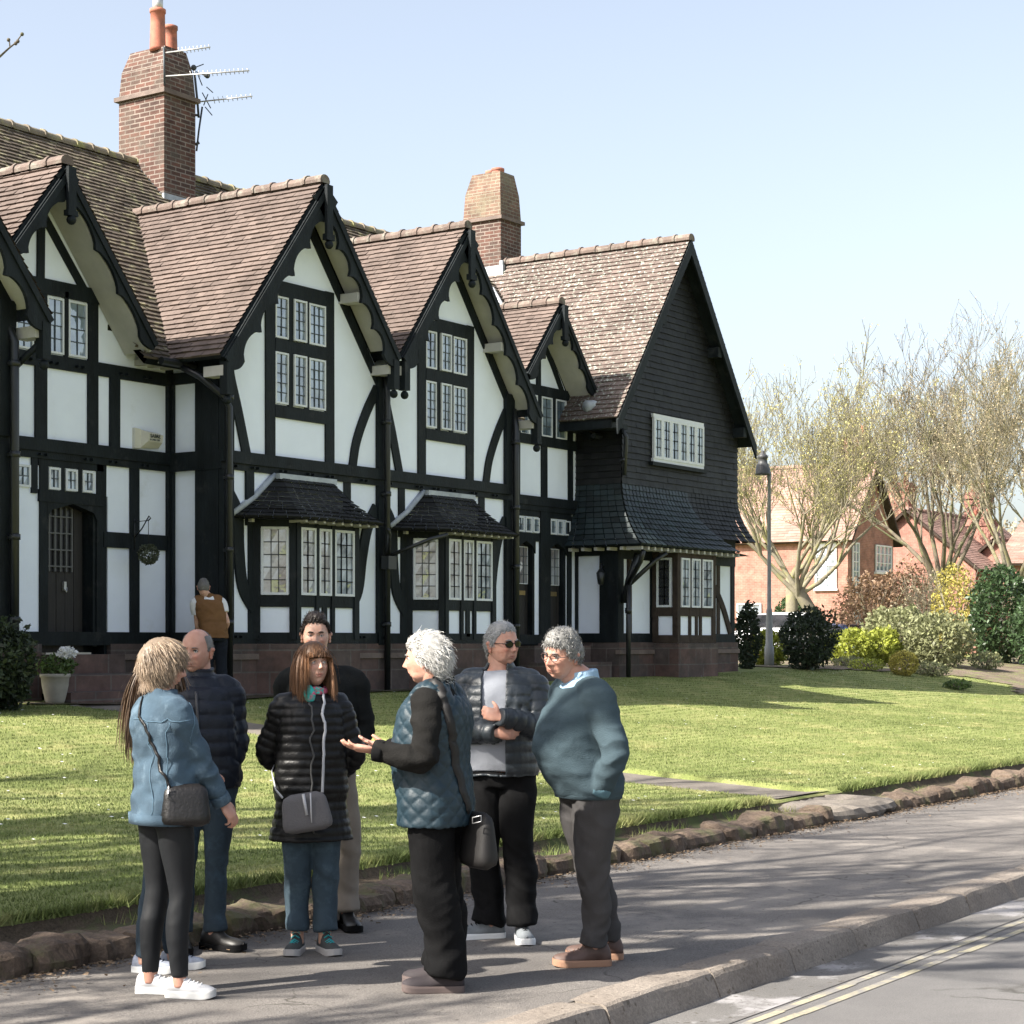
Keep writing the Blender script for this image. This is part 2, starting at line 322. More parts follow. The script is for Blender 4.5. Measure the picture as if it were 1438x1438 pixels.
while x < 60:
    L_ = rng.uniform(.75, 1.05); a = rng.normal(0, .006, 4); z1 = .012+a[0]
    x1 = x+L_-.012; yf = -13.40+a[1]
    # rounded front arris
    prof = [(-13.19, -.15), (-13.19, z1), (yf+.03, z1+.002), (yf+.008, z1-.010), (yf-.002, z1-.03), (yf-.05, -.15)]
    n0 = len(kb.v); k = 9; vs = []; fs = []
    for i in range(k):
        t = i/(k-1); xx = x+(x1-x)*t; e = (1 if 0 < i < k-1 else 0)
        for (py0, pz0) in prof:
            j = Vector((xx*3, py0*7, pz0*7)); q = .011*noise.noise(j)*1.3
            sh = .010 if not e else 0
            vs.append((xx, py0+(q+sh*.8 if py0 < -13.3 else 0), pz0+(q*.7-sh if pz0 > -.1 else 0)))
    m_ = len(prof)
    for i in range(k-1):
        for c_ in range(m_-1): fs.append((i*m_+c_, (i+1)*m_+c_, (i+1)*m_+c_+1, i*m_+c_+1))
    fs += [tuple(range(m_)), tuple(range((k)*m_-1, (k-1)*m_-1, -1))]
    kb.add(vs, fs); x += L_
tag(kb.build('kerb', M['kerb']), kind='structure')
# garden path of flagstones crossing the lawn towards the left-hand doors
gp = [(-3.15+.02*math.sin(i), 0) for i in range(3)]
yv = list(np.linspace(-10.0, -.4, 40)); V = []; F = []
for i, y in enumerate(yv):
    z = zg(-2.6, y)
    for k in range(3): V.append((-3.19+k*.57, y, z+.012+(.004*math.sin(i*1.3+k))))
for i in range(len(yv)-1):
    for k in range(2): F.append((i*3+k, i*3+k+1, (i+1)*3+k+1, (i+1)*3+k))
tag(link('garden_path', pymesh('garden_path', V, F, M['flag'], False)), kind='structure')
# ---- rough stone edging either side of the path opening
def rock(mb, x0, x1, y0, y1, z0, z1, seed):
    nx_, nr = 15, 16; vs = []; fs = []
    r_ = random.Random(seed); o = Vector((r_.random()*50, r_.random()*50, 0)); cy, cz = (y0+y1)/2, (z0+z1)/2
    for i in range(nx_):
        t = i/(nx_-1); e = 1-abs(2*t-1)**5*.28
        for k in range(nr):
            a = 2*math.pi*k/nr; c_, s_ = math.cos(a), math.sin(a)
            q = (abs(c_)**.55*(1 if c_ > 0 else -1), abs(s_)**.5*(1 if s_ > 0 else -1))
            p = Vector((x0+(x1-x0)*t, cy+q[0]*(y1-y0)/2*e, cz+q[1]*(z1-z0)/2*e))
            n_ = noise.noise(p*3.5+o)*.05+noise.noise(p*11+o)*.03+noise.noise(p*25+o)*.012
            vs.append((p.x, p.y+n_*q[0], p.z+n_*q[1]))
    fs = [(i*nr+k, (i+1)*nr+k, (i+1)*nr+(k+1) % nr, i*nr+(k+1) % nr) for i in range(nx_-1) for k in range(nr)]
    fs += [tuple(range(nr)), tuple(range(nx_*nr-1, (nx_-1)*nr-1, -1))]
    mb.add(vs, fs, False)
def edging(x0, x1, lab):
    mb = MB(); x = x0; s = int(x0*10)+999
    while x < x1:
        l = random.uniform(.32, .75); s += 1; h = random.uniform(.115, .165)
        rock(mb, x, min(x+l-.012, x1), -10.66+random.uniform(-.02, .02), -10.34, -.05, h, s); x += l
    o = mb.build('stone_edging', M['edge']); tag(o, lab, 'stone edging', 'rough stone edgings between pavement and lawn')
edging(-16, -3.35, 'rough brown stone edging left of the flagged path, behind the standing group')
edging(-1.85, 26, 'rough brown stone edging right of the flagged path, running off along the empty pavement')
ps = MB(); rock(ps, -3.35, -1.85, -10.72, -9.70, -.02, .135, 5)
tag(ps.build('threshold_slab', M['flag']), 'flat stone slab where the flagged lawn path meets the pavement', 'stone slab')
# ---- debris on the pavement along the edging, daisies and grass blades (nobody could count)
def scatter_pts(n, x0, x1, y0, y1): return rng.uniform(x0, x1, n), rng.uniform(y0, y1, n)
N = 5000; lx = rng.uniform(-14, 8, N); ly = -10.68-np.abs(rng.exponential(.10, N)); sz = rng.uniform(.004, .016, N); an = rng.uniform(0, 6.28, N)
V = np.zeros((N, 4, 3)); 
for k, (a, b) in enumerate(((-1, -.5), (1, -.4), (.9, .5), (-.8, .6))):
    V[:, k, 0] = lx+sz*(a*np.cos(an)-b*np.sin(an)); V[:, k, 1] = ly+sz*(a*np.sin(an)+b*np.cos(an)); V[:, k, 2] = .014+rng.uniform(0, .012, N)
M['litter'] = mat('dry_leaf_litter', (.13, .09, .055), .9, .4, 20, rnd=.6)
tag(link('leaf_litter', npmesh('leaf_litter', V.reshape(-1, 3), 4, M['litter'], rng.random(N))), kind='stuff', label='dry leaf crumbs gathered along the stone edging', cat='leaf litter')
M['blade'] = mat('grass_blade', (.155, .195, .058), .7, .3, .8, rnd=.45, trans=.35, second=(.34, .32, .14), s2=1.6, s2pos=(.5, .72))
zc = {}
def zgv(X, Y):
    gx = np.round(X*5).astype(int); gy = np.round(Y*5).astype(int); out = np.empty(len(X))
    for i in range(len(X)):
        k = (gx[i], gy[i])
        if k not in zc: zc[k] = zg(gx[i]/5, gy[i]/5)
        out[i] = zc[k]
    return out
def grass(N, fx, fy, h, wd, zf=None, lean=.5):
    X, Y = fx, fy; Z = zgv(X, Y) if zf is None else zf
    an = rng.uniform(0, 6.28, N); H = h*rng.uniform(.5, 1.3, N); la = rng.uniform(0, 6.28, N); ll = H*lean*rng.uniform(.2, 1.2, N)
    V = np.zeros((N, 3, 3)); W = wd*rng.uniform(.7, 1.3, N)
    V[:, 0] = np.stack([X-W*np.cos(an), Y-W*np.sin(an), Z-.008], 1); V[:, 1] = np.stack([X+W*np.cos(an), Y+W*np.sin(an), Z-.008], 1)
    V[:, 2] = np.stack([X+ll*np.cos(la), Y+ll*np.sin(la), Z+H], 1)
    return V.reshape(-1, 3)
def frustum(n, dmin, dmax, power=1.):
    """random lawn points inside the view wedge"""
    out = []
    while sum(len(o) for o in out) < n:
        D = dmin+(dmax-dmin)*rng.random(n)**power; t = rng.uniform(-.30, .32, n); Xc = t*D
        x = CX+.5592*Xc+.829*D; y = CY-.829*Xc+.5592*D
        ok = (y > -10.0) & (y < -.2) & ~((x > -3.2) & (x < -2.04)); out.append(np.stack([x[ok], y[ok]], 1))
    return np.concatenate(out)[:n]
P = frustum(390000, 9.5, 46, 1.0); Ng = len(P)
Vg = grass(Ng, P[:, 0], P[:, 1], .019, .0050, lean=.9)
ne = 34000; ex = rng.uniform(-15, 24, ne); ok = ~((ex > -3.4) & (ex < -1.8)); ex = ex[ok]; ne = len(ex)
Ve = grass(ne, ex, -9.98-np.abs(rng.normal(0, .035, ne)), .07, .006, zf=np.full(ne, .165), lean=1.0)
nt_ = 9000; tx = rng.uniform(-15, 20, nt_); ty = rng.uniform(-10.42, -10.1, nt_); kp = np.array([noise.noise(Vector((a*1.1, b*3, 9))) > .22 for a, b in zip(tx, ty)]); tx, ty = tx[kp], ty[kp]
Vt = grass(len(tx), tx, ty, .07, .005, zf=np.full(len(tx), .08), lean=.8)
Va = np.concatenate([Vg, Ve, Vt]); o = link('grass', npmesh('grass', Va, 3, M['blade'], rng.random(len(Va)//3)))
tag(o, 'short green grass growing over the lawn', 'grass', kind='stuff')
P = frustum(420, 12, 40, 1.); V = []
for x, y in P:
    z = zg(x, y)+.035; r = random.uniform(.008, .014)
    if noise.noise(Vector((x*.5, y*.5, 4))) < -.05: continue
    V += [(x-r, y-r, z), (x+r, y-r, z), (x+r, y+r, z+.004), (x-r, y+r, z+.004)]
M['daisy'] = mat('daisy_petals', (.75, .75, .70), .8, .05)
tag(link('daisies', npmesh('daisies', np.array(V), 4, M['daisy'])), 'white daisies sprinkled over the lawn', 'daisies', kind='stuff')
tag(gridmesh('soil_border', list(np.linspace(-16, 26, 80)), [-10.45, -10.3, -10.12, -10.075, -10.045], lambda x, y: (.085 if y < -10.1 else (.10 if y < -10.06 else .155))+.012*noise.noise(Vector((x*2, y*5, 0))), M['soil_d']), kind='structure')
# ---------------- roof and wall helpers ----------------
def slope(mb, O, A, La, B, Lb, ex=.105, tw=.17, keep=None, th=.030, jit=1.):
    """courses of tiles: O lower corner, A along, B up the slope"""
    O, A, B = Vector(O), Vector(A).normalized(), Vector(B).normalized(); N_ = A.cross(B).normalized()
    if N_.z < 0: N_ = -N_
    nr = int(Lb/ex); n = int(La/tw)+1
    for i in range(nr+1):
        b0 = i*ex; off = (i % 2)*tw/2
        for j in range(-1, n+1):
            a0 = max(0, j*tw+off); a1 = min(La, (j+1)*tw+off-.004)
            if a1-a0 < .02: continue
            if keep and not keep((a0+a1)/2, b0+ex/2): continue
            k = random.random(); mb.cr = min(1, max(0, random.gauss(.5, .25)))
            l = b0-random.uniform(-.004, .008)*jit; h = th+random.uniform(-.004, .008)*jit; u = min(b0+ex*1.12, Lb)
            p = [O+A*a0+B*l+N_*h, O+A*a1+B*l+N_*(h+random.uniform(-.003, .003)*jit), O+A*a1+B*u+N_*.006, O+A*a0+B*u+N_*.006]
            q = [O+A*a0+B*l-N_*.005, O+A*a1+B*l-N_*.005]
            mb.add([tuple(v) for v in (*p, *q)], [(0, 1, 2, 3), (4, 5, 1, 0)])
def slab(mb, O, A, La, B, Lb, t0, t1):
    O, A, B = Vector(O), Vector(A).normalized(), Vector(B).normalized(); N_ = A.cross(B).normalized()
    if N_.z < 0: N_ = -N_
    c = [O, O+A*La, O+A*La+B*Lb, O+B*Lb]
    mb.add([tuple(p+N_*t0) for p in c]+[tuple(p+N_*t1) for p in c], [(0, 1, 2, 3), (4, 5, 6, 7), (0, 4, 5, 1), (1, 5, 6, 2), (2, 6, 7, 3), (3, 7, 4, 0)])
def ridge_tiles(mb, P0, P1, r=.11, L=.33):
    P0, P1 = Vector(P0), Vector(P1); d = P1-P0; n = max(1, round(d.length/L)); d = d.normalized(); s = d.cross(Vector((0, 0, 1))).normalized()
    Ls = (P1-P0).length/n
    for i in range(n):
        mb.cr = random.random(); q = P0+d*Ls*i; dz = random.uniform(-.006, .006)
        for (a, b, rr, z_) in ((.0, Ls-.02, r, 0), (Ls-.035, Ls+.01, r*1.16, .006)):
            vs = []; K = 9
            for t in (a, b):
                for k in range(K):
                    an = rad(-20+220*k/(K-1)); vs.append(tuple(q+d*t+s*math.cos(an)*rr+Vector((0, 0, math.sin(an)*rr*.85-.03+dz+z_))))
            mb.add(vs, [(k, k+1, K+k+1, K+k) for k in range(K-1)]+[tuple(range(K-1, -1, -1)), tuple(range(K, 2*K))])
_pi = [0]
def pr(): _pi[0] += 1; return .024+(_pi[0] % 9)*.0022
def timber_poly(mb, poly, y, back=.03): mb.prism(poly, y-pr(), y+back)
def stud(mb, x0, x1, z0, z1, y, back=.03): w_ = random.uniform(-.006, .006); mb.prism([(x0+w_, z0), (x1+w_, z0), (x1-w_, z1), (x0-w_, z1)], y-pr(), y+back)
def curve(mb, pts, wd, y, n=14):
    P = [Vector(p) for p in pts]; out = []
    P = [P[0]*2-P[1]]+P+[P[-1]*2-P[-2]]
    for i in range(1, len(P)-2):
        for k in range(n//(len(P)-3)+1):
            t = k/(n//(len(P)-3)+1); a, b, c_, d = P[i-1], P[i], P[i+1], P[i+2]
            out.append(.5*((2*b)+(-a+c_)*t+(2*a-5*b+4*c_-d)*t*t+(-a+3*b-3*c_+d)*t**3))
    out.append(P[-2]); q = pr(); l = []; r = []
    for i, p in enumerate(out):
        d = (out[min(i+1, len(out)-1)]-out[max(i-1, 0)]).normalized(); nn = Vector((-d.y, d.x)); l.append(p+nn*wd/2); r.append(p-nn*wd/2)
    K = len(out); vs = [(p.x, y-q, p.y) for p in l]+[(p.x, y-q, p.y) for p in r]+[(p.x, y+.02, p.y) for p in l]+[(p.x, y+.02, p.y) for p in r]
    fs = []
    for i in range(K-1): fs += [(i, K+i, K+i+1, i+1), (i, i+1, 2*K+i+1, 2*K+i), (K+i, 3*K+i, 3*K+i+1, K+i+1)]
    fs += [(0, 2*K, 3*K, K), (K-1, 2*K-1, 4*K-1, 3*K-1)]
    mb.add(vs, fs)
def window(parent, x0, x1, z0, z1, y=0, cols=3, rows=5, T=None, glass='glass', fw=.028, name='window', proud=.035, lw=.006):
    f = MB(); f.M = T; g = MB(); g.M = T; l = MB(); l.M = T
    a, b, c_, d = x0+fw, x1-fw, z0+fw, z1-fw; yo = y-proud
    f.box(x0, a, yo, y+.01, z0, z1).box(b, x1, yo, y+.01, z0, z1).box(a, b, yo+.002, y+.01, z0, c_).box(a, b, yo+.002, y+.01, d, z1)
    fo = f.build(name, M['white'], parent)
    # small hand-made quarries, each tilted a little, in one pane object
    for i in range(cols):
        for j in range(rows):
            p0, p1 = a+(b-a)*i/cols, a+(b-a)*(i+1)/cols; q0, q1 = c_+(d-c_)*j/rows, c_+(d-c_)*(j+1)/rows
            e = [random.uniform(-.0035, .0035) for _ in range(4)]; yy = y-.012
            g.quad((p0, yy+e[0], q0), (p1, yy+e[1], q0), (p1, yy+e[2], q1), (p0, yy+e[3], q1))
    g.build('pane', M[glass], fo)
    for i in range(1, cols): t = a+(b-a)*i/cols; l.box(t-lw, t+lw, y-.024, y-.013, c_, d)
    for j in range(1, rows): t = c_+(d-c_)*j/rows; l.box(a, b, y-.0235, y-.0135, t-lw, t+lw)
    l.build('leading', M['lead'], fo)
    return fo
def bargeboard(parent, apex, foot, y, side, n=5, d0=.20, d1=.34, mat_='timber', foot_w=.0, name='bargeboard', t=.05):
    A_, F_ = Vector(apex), Vector(foot); d = F_-A_; Ls = d.length; d.normalize(); nn = Vector((-d.y, d.x))
    if nn.y > 0: nn = -nn                     # pointing below the board
    edge = []; st = .42; K = 9
    top = [A_, F_]; low = [A_+nn*d1*1.0]
    seg = (Ls-st-.25)/n
    for i in range(n):
        for k in range(K+1):
            u = k/K; s_ = st+seg*(i+u); low.append(A_+d*s_+nn*(d1-(d1-d0)*math.sin(math.pi*u)**.6))
    s_ = Ls-.25
    for k in range(7): u = k/6; low.append(A_+d*(s_+.27*u)+nn*(d1+.04*math.sin(math.pi*u)-.10*u))
    mb = MB()
    # build as strips so the concave outline triangulates cleanly
    P = low
    for i in range(len(P)-1):
        a, b = P[i], P[i+1]; ta = A_+d*max(0, min(Ls, (a-A_).dot(d))); tb = A_+d*max(0, min(Ls, (b-A_).dot(d)))
        if (tb-ta).length < 1e-4 and (a-b).length < 1e-3: continue
        vs = [(ta.x, y, ta.y), (tb.x, y, tb.y), (b.x, y, b.y), (a.x, y, a.y), (ta.x, y+t, ta.y), (tb.x, y+t, tb.y), (b.x, y+t, b.y), (a.x, y+t, a.y)]
        mb.add(vs, [(0, 1, 2, 3), (7, 6, 5, 4), (3, 2, 6, 7), (0, 4, 5, 1)])
    # raised roll moulding along the top edge
    m_ = [A_+nn*.02, F_+nn*.02, F_+nn*.10, A_+nn*.10]; mb.prism([tuple(p) for p in m_], y-.022, y)
    return mb.build(name, M[mat_], parent)
def gable_roof(parent, cx, zt, half, sl, y0, y1, tile='tile', left_len=None, right_len=None, ridge=True, soff=True):
    """two slopes falling to -x and +x, tiled; y0 front verge, y1 back"""
    out = []
    Ln = math.hypot(1, sl)
    for s in (-1, 1):
        hw = half if s < 0 else (right_len or half)
        mb = MB(); Lb = hw*Ln; O = (cx+s*hw, y0 if s > 0 else y0, zt-sl*hw); B = (-s, 0, sl)
        slope(mb, O, (0, 1, 0), y1-y0, B, Lb)
        o = mb.build('roof_slope', M[tile], parent)
        u = MB(); slab(u, O, (0, 1, 0), y1-y0, B, Lb-.02, -.07, -.004); u.build('roof_deck', M['timber'], parent)
        if soff:
            q = MB(); slab(q, (O[0]-s*.12, y0+.06, O[2]+.12*sl), (0, 1, 0), -y0-.06-.01, B, Lb-.3, -.16, -.075); q.build('soffit', M['soffit'], parent)
    if ridge:
        r = MB(); ridge_tiles(r, (cx, y0-.02, zt+.02), (cx, y1, zt+.02)); r.build('ridge_tiles', M['ridge'], parent)
# ================= TERRACE =================
T = empty('half_timbered_terrace', (0, 0, .88)); tag(T, 'long half-timbered black and white terrace with scalloped gables and tall brick chimney', 'house')
ZS, ZB0, ZB1 = 1.80, 4.06, 4.32          # sill line, mid beam
W = MB()                                  # rendered wall panels
for x0 in (0, 3.52):
    W.prism([(x0+.0, ZS), (x0+3.52, ZS), (x0+3.52, 5.75), (x0+1.70, 8.0), (x0, 5.75)], 0, .25)
W.box(0, .25, .25, 1.2, ZS, 5.9)                                     # left return wall
W.box(-1.2, 0, 1, 1.25, ZS, 5.9); W.box(-2.95, -2.36, 1, 1.25, ZS, 3.64); W.box(-3.75, -3.2, 1, 1.25, ZS, 3.64); W.box(-3.75, -1.2, 1, 1.25, 3.64, 6.0)
W.prism([(-3.6, 6.0), (-1.1, 6.0), (-2.4, 7.7)], 1.0, 1.25)
W.box(-7.3, -3.75, 0, .25, ZS, 5.75); W.prism([(-7.3, 5.75), (-3.75, 5.75), (-5.5, 8.0)], 0, .25)
W.box(-4.0, -3.75, .25, 1.1, ZS, 5.9)
W.box(7.04, 8.72, 1, 1.25, ZS, 3.64); W.box(9.36, 9.75, 1, 1.25, ZS, 3.64); W.box(10.4, 10.9, 1, 1.25, ZS, 3.64); W.box(7.04, 10.9, 1, 1.25, 3.64, 6.3)
W.prism([(8.45, 6.3), (10.45, 6.3), (9.45, 7.6)], 1, 1.25); W.box(6.8, 7.04, .25, 1.1, ZS, 5.9)
W.build('wall', M['plaster'], T)
PL = MB()
def plinth(x0, x1, y, z0=.6):
    PL.box(x0, x1, y-.06, y+.25, z0, 1.64)
plinth(-.10, 7.08, 0); plinth(-7.3, -3.72, 0); PL.box(-1.2, -.06, .94, 1.2, .6, 1.64); PL.box(-3.72, -3.2, .94, 1.2, .6, 1.64); PL.box(-2.95, -2.42, .94, 1.2, .6, 1.64)
PL.box(-.06, .2, .3, .94, .6, 1.638); PL.box(7.08, 8.72, .94, 1.2, .6, 1.64); PL.box(9.4, 9.72, .94, 1.2, .6, 1.64); PL.box(10.42, 10.85, .94, 1.2, .6, 1.64)
PL.build('plinth', M['stone'], T, uv=True)
lg = MB(); lg.box(-.12, 7.10, -.09, 0, 1.42, 1.50); lg.box(-7.3, -3.70, -.09, 0, 1.42, 1.50); lg.box(-1.2, -.0, .91, 1, 1.42, 1.5); lg.build('plinth_ledge', M['stone_p'], T)
F = MB()
# main beams and plates
def beam(x0, x1, z0, z1, y): F.box(x0, x1, y-pr()-.012, y+.03, z0, z1)
for (x0, x1, y) in ((-.08, 7.06, 0), (-7.3, -3.72, 0), (-3.75, .0, 1), (7.04, 10.86, 1)):
    beam(x0, x1, ZB0, ZB0+.10, y); F.box(x0, x1, y-.075, y+.03, ZB0+.095, ZB1)
    beam(x0, x1, 1.62, ZS, y)
for (x0, x1) in ((-3.75, 0), (7.04, 10.86)):
    beam(x0, x1, 5.26, 5.44, 1)
F.box(-.075, .03, .03, 1.0, 1.62, ZS); F.box(-.075, .03, .03, 1, ZB0, ZB1); F.box(-.05, .03, .03, 1, 5.28, 5.44)
F.box(-.06, .03, .90, 1.0, ZS, ZB0); F.box(-.06, .03, .90, 1.0, ZB1, 5.28); F.box(-.10, .0, .94, 1.0, ZS, ZB0); F.box(-.10, 0, .94, 1, ZB1, 5.9)
F.box(-.062, .03, .03, .47, ZS, ZB0); F.box(-.062, .03, .03, .47, ZB1, 5.9)
# party posts
for x in (0.03, 3.52, 7.0):
    F.box(x-.12 if x > .1 else x-.09, x+.12, -.07, .02, 1.62, ZB0); F.box(x-.12 if x > .1 else x-.09, x+.12, -.075, .02, ZB1, 5.85)
F.box(-3.98, -3.74, -.07, .02, 1.62, ZB0); F.box(-3.98, -3.74, -.075, .02, ZB1, 5.8)
for s, c0 in ((0, 1.66), (1, 5.26)):      # gables
    X = c0
    for d, sg in ((-.70, -1), (.62, 1)):
        stud(F, X+d-.10, X+d+.10, ZB1, 6.85, 0)
    stud(F, X-.60, X+.52, 4.88, 5.06, 0); stud(F, X-.6, X+.52, 5.83, 6.01, 0); stud(F, X-.62, X+.54, 6.62, 6.84, 0)
    for mx_ in (-.27, .10): stud(F, X+mx_-.045, X+mx_+.045, 5.05, 5.84, 0); stud(F, X+mx_-.045, X+mx_+.045, 6.0, 6.63, 0)
    x0 = 3.52*s
    curve(F, [(x0+.05, 5.75), (x0+.13, 5.35), (x0+.28, 4.9), (x0+.46, 4.30)], .17, 0)
    curve(F, [(x0+3.42, 5.55), (x0+3.15, 5.15), (x0+2.92, 4.7), (x0+2.82, 4.30)], .17, 0)
    # rafters on the gable wall
    for sg in (-1, 1):
        e = 1.83 if sg > 0 else 1.72; q = pr()
        F.prism([(X+.04, 8.0+.0), (X+.04+sg*e, 8.0-1.28*e), (X+.04+sg*e, 8.0-1.28*e-.22), (X+.04, 7.78)], -q, .02)
    # ground floor: s-braces and short studs
    curve(F, [(x0+.10, 3.72), (x0+.27, 3.45), (x0+.30, 2.95), (x0+.38, 2.45), (x0+.62, 2.13)], .20, 0, 18)
    curve(F, [(x0+3.40, 3.72), (x0+3.18, 3.40), (x0+3.05, 2.95), (x0+2.95, 2.45), (x0+2.72, 2.13)], .20, 0, 18)
    stud(F, x0+.44, x0+.60, 3.3, ZB0, 0); stud(F, x0+2.62, x0+2.78, 3.3, ZB0, 0); stud(F, x0+.50, x0+.66, ZS, 3.4, 0); stud(F, x0+2.70, x0+2.80, ZS, 3.4, 0)
# left recess studs
for a, b, z0, z1 in ((-2.50, -2.30, ZB1, 6.3), (-1.58, -1.40, ZB1, 6.3), (-1.18, -1.0, ZB1, 5.28), (-2.0, -1.94, 5.4, 6.3), (-.80, -.64, ZS, ZB0), (-1.42, -1.25, 1.62, ZB0),
                     (-2.42, -2.28, 1.62, ZB0), (-2.56, -2.46, 3.6, ZB0), (-3.2, -3.08, 1.62, ZB0), (-2.95, -2.83, 1.62, 3.6), (-3.0, -2.86, ZB1, 6.2)):
    stud(F, a, b, z0, z1, 1)
stud(F, -1.3, -.1, 2.95, 3.16, 1); stud(F, -3.2, -1.3, 6.22, 6.42, 1); stud(F, -2.44, -1.3, 3.50, 3.66, 1)
for zz in (3.97,): stud(F, -2.44, -1.3, zz, ZB0+.02, 1)
for a in (-2.06, -1.76): stud(F, a, a+.07, 3.64, 4.0, 1)
curve(F, [(-2.4, 7.3), (-1.95, 6.75), (-1.62, 6.35)], .12, 1, 6); curve(F, [(-2.4, 7.3), (-2.9, 6.75), (-3.2, 6.35)], .12, 1, 6); stud(F, -2.46, -2.34, 6.4, 7.4, 1)
# right recess studs
for a, b, z0, z1 in ((7.9, 8.05, ZB1, 5.3), (8.50, 8.74, 1.62, ZB0), (9.5, 9.84, 1.62, ZB0), (10.45, 10.6, 1.62, ZB0), (9.56, 9.76, ZB1, 5.28), (10.48, 10.64, ZB1, 6.3), (8.55, 8.85, ZB1, 6.3), (9.42, 9.54, 5.4, 6.3), (8.7, 8.86, 5.4, 6.3), (9.93, 10.02, 5.4, 6.3), (9.40, 9.52, 6.3, 7.3)):
    stud(F, a, b, z0, z1, 1)
stud(F, 8.4, 10.6, 6.18, 6.36, 1); stud(F, 8.7, 10.6, 3.50, 3.65, 1); stud(F, 8.7, 10.6, 3.95, ZB0+.02, 1)
curve(F, [(9.45, 7.35), (9.9, 6.85), (10.3, 6.3)], .12, 1, 6); curve(F, [(9.45, 7.35), (8.95, 6.8), (8.6, 6.3)], .12, 1, 6)
# left-most gable
for x in (-4.6, -5.6, -6.5): stud(F, x-.1, x+.1, ZS, ZB0, 0); stud(F, x-.1, x+.1, ZB1, 5.9, 0)
F.prism([(-5.5, 8.05), (-3.7, 5.75), (-3.7, 5.5), (-5.5, 7.8)], -.035, .02)
# carpenter's pegs on the joints
for (z, y, X0, X1) in ((4.11, 0, .1, 7), (4.11, 1, -2.9, -.2), (5.33, 1, -2.7, -.2), (1.74, 0, .2, 7)):
    x = X0
    while x < X1:
        F.box(x-.016, x+.016, y-.095, y-.02, z-.016, z+.016); F.box(x+.09, x+.122, y-.095, y-.02, z-.016, z+.016); x += random.choice((.45, .6, .8))
F.build('timber_frame', M['timber'], T)
# roofs
MS = .98; Y0, Z0 = .52, 5.52              # main slope
mr = MB(); yr = 4.65; Lb = (yr-Y0)*math.hypot(1, MS)
slope(mr, (-9.0, Y0, Z0), (1, 0, 0), 21.5, (0, 1, MS), Lb, ex=.11, keep=lambda a, b: not ((-3.72 < a-9 < -.93 or 8.38 < a-9 < 10.6) and b < 1.15)); mr.build('roof_slope', M['tile_old'], T)
mb_ = MB(); dk_ = .82
for a_, b_, lo in ((-9, -3.73, 0), (-3.729, -.931, 1.2), (-.93, 8.38, 0), (8.381, 10.599, 1.2), (10.6, 12.5, 0)): slab(mb_, (a_, Y0+lo*.714, Z0+lo*.70), (1, 0, 0), b_-a_, (0, 1, MS), Lb-.02-lo, -.10, -.006); slab(mb_, (-9, 9.0, Z0), (1, 0, 0), 21.5, (0, -1, MS), 5.9, -.1, 0.); mb_.build('roof_deck', M['timber'], T)
rr_ = MB(); ridge_tiles(rr_, (-9, yr, Z0+MS*(yr-Y0)+.02), (12.5, yr, Z0+MS*(yr-Y0)+.02)); rr_.build('ridge_tiles', mat('mossy_ridge', (.2, .17, .13), .9, .3, 3, .3, 50, second=(.28, .27, .12), s2=4), T)
SL = 1.28
for cx in (1.72, 5.30): gable_roof(T, cx, 8.34, 2.18 if cx < 3 else 1.79, SL, -.38, 3.55, right_len=1.80 if cx < 3 else 2.18)
gable_roof(T, -5.55, 8.34, 2.3, SL, -.38, 3.55, right_len=2.1)
gable_roof(T, -2.42, 7.86, 1.3, 1.28, .48, 2.95, right_len=1.62, soff=False)
gable_roof(T, 9.45, 7.84, 1.15, 1.2, .48, 2.95, right_len=1.2, soff=False)
for (cx, zt, hl, hr, yb, hw) in ((1.72, 8.28, 2.16, 1.78, -.42, 0), (5.30, 8.28, 1.77, 2.16, -.42, 0), (-5.55, 8.28, 2.2, 2.1, -.42, 0), (-2.42, 7.80, 1.3, 1.62, .44, 0), (9.45, 7.78, 1.15, 1.2, .44, 0)):
    sl_ = 1.28 if cx < 9 else 1.2; small = yb > 0
    for s, h_ in ((-1, hl), (1, hr)):
        bargeboard(T, (cx, zt), (cx+s*h_, zt-sl_*h_), yb, s, n=(3 if small else 5), d0=.14 if small else .20, d1=.24 if small else .34)
    f = MB(); f.box(cx-.065, cx+.065, yb-.075, yb-.024, zt-.75*(0.8 if small else 1), zt-.02); f.box(cx-.085, cx+.085, yb-.09, yb+.0, zt-.82*(0.8 if small else 1), zt-.73*(0.8 if small else 1))
    f.ball((cx, yb-.05, zt-.88*(0.8 if small else 1)), .065, 10, 6); f.build('finial_post', M['timber'], T)
    if not small:
        for s, h_ in ((-1, hl), (1, hr)):
            p = MB(); xx = cx+s*(h_-.12); zz = zt-sl_*(h_-.12)-.15
            p.box(xx-.065, xx+.065, yb-.01, yb+.12, zz-.50, zz-.05); p.ball((xx, yb+.05, zz-.57), .065, 10, 6); p.build('corner_bracket', M['timber'], T)
        q = MB()
        for s, h_ in ((-1, hl), (1, hr)):
            for fr in (.5, .93):
                xx = cx+s*h_*fr; zz = zt-sl_*h_*fr-.36; q.box(xx-.1, xx+.1, -.36, 0, zz-.07, zz+.07)
        q.build_each('purlin_end', M['soffit'], T)
    else:
        q = MB(); s = MB()
        for sg, h_ in ((-1, hl), (1, hr)):
            slab(s, (cx+sg*h_, yb+.07, zt-sl_*h_-.05), (0, 1, 0), 1-yb-.08, (-sg, 0, sl_), h_*1.5, -.12, -.05)
        s.build('soffit', M['soffit'], T)
# eaves gutters of the recesses, dark fascia brackets
g = MB()
for x0, x1 in ((-.75, -.1), (7.3, 8.3), (10.5, 10.75)):
    g.tube([(x0, .44, 5.50), (x1, .44, 5.50)], .055, 8)
g.build_each('gutter', M['iron'], T)
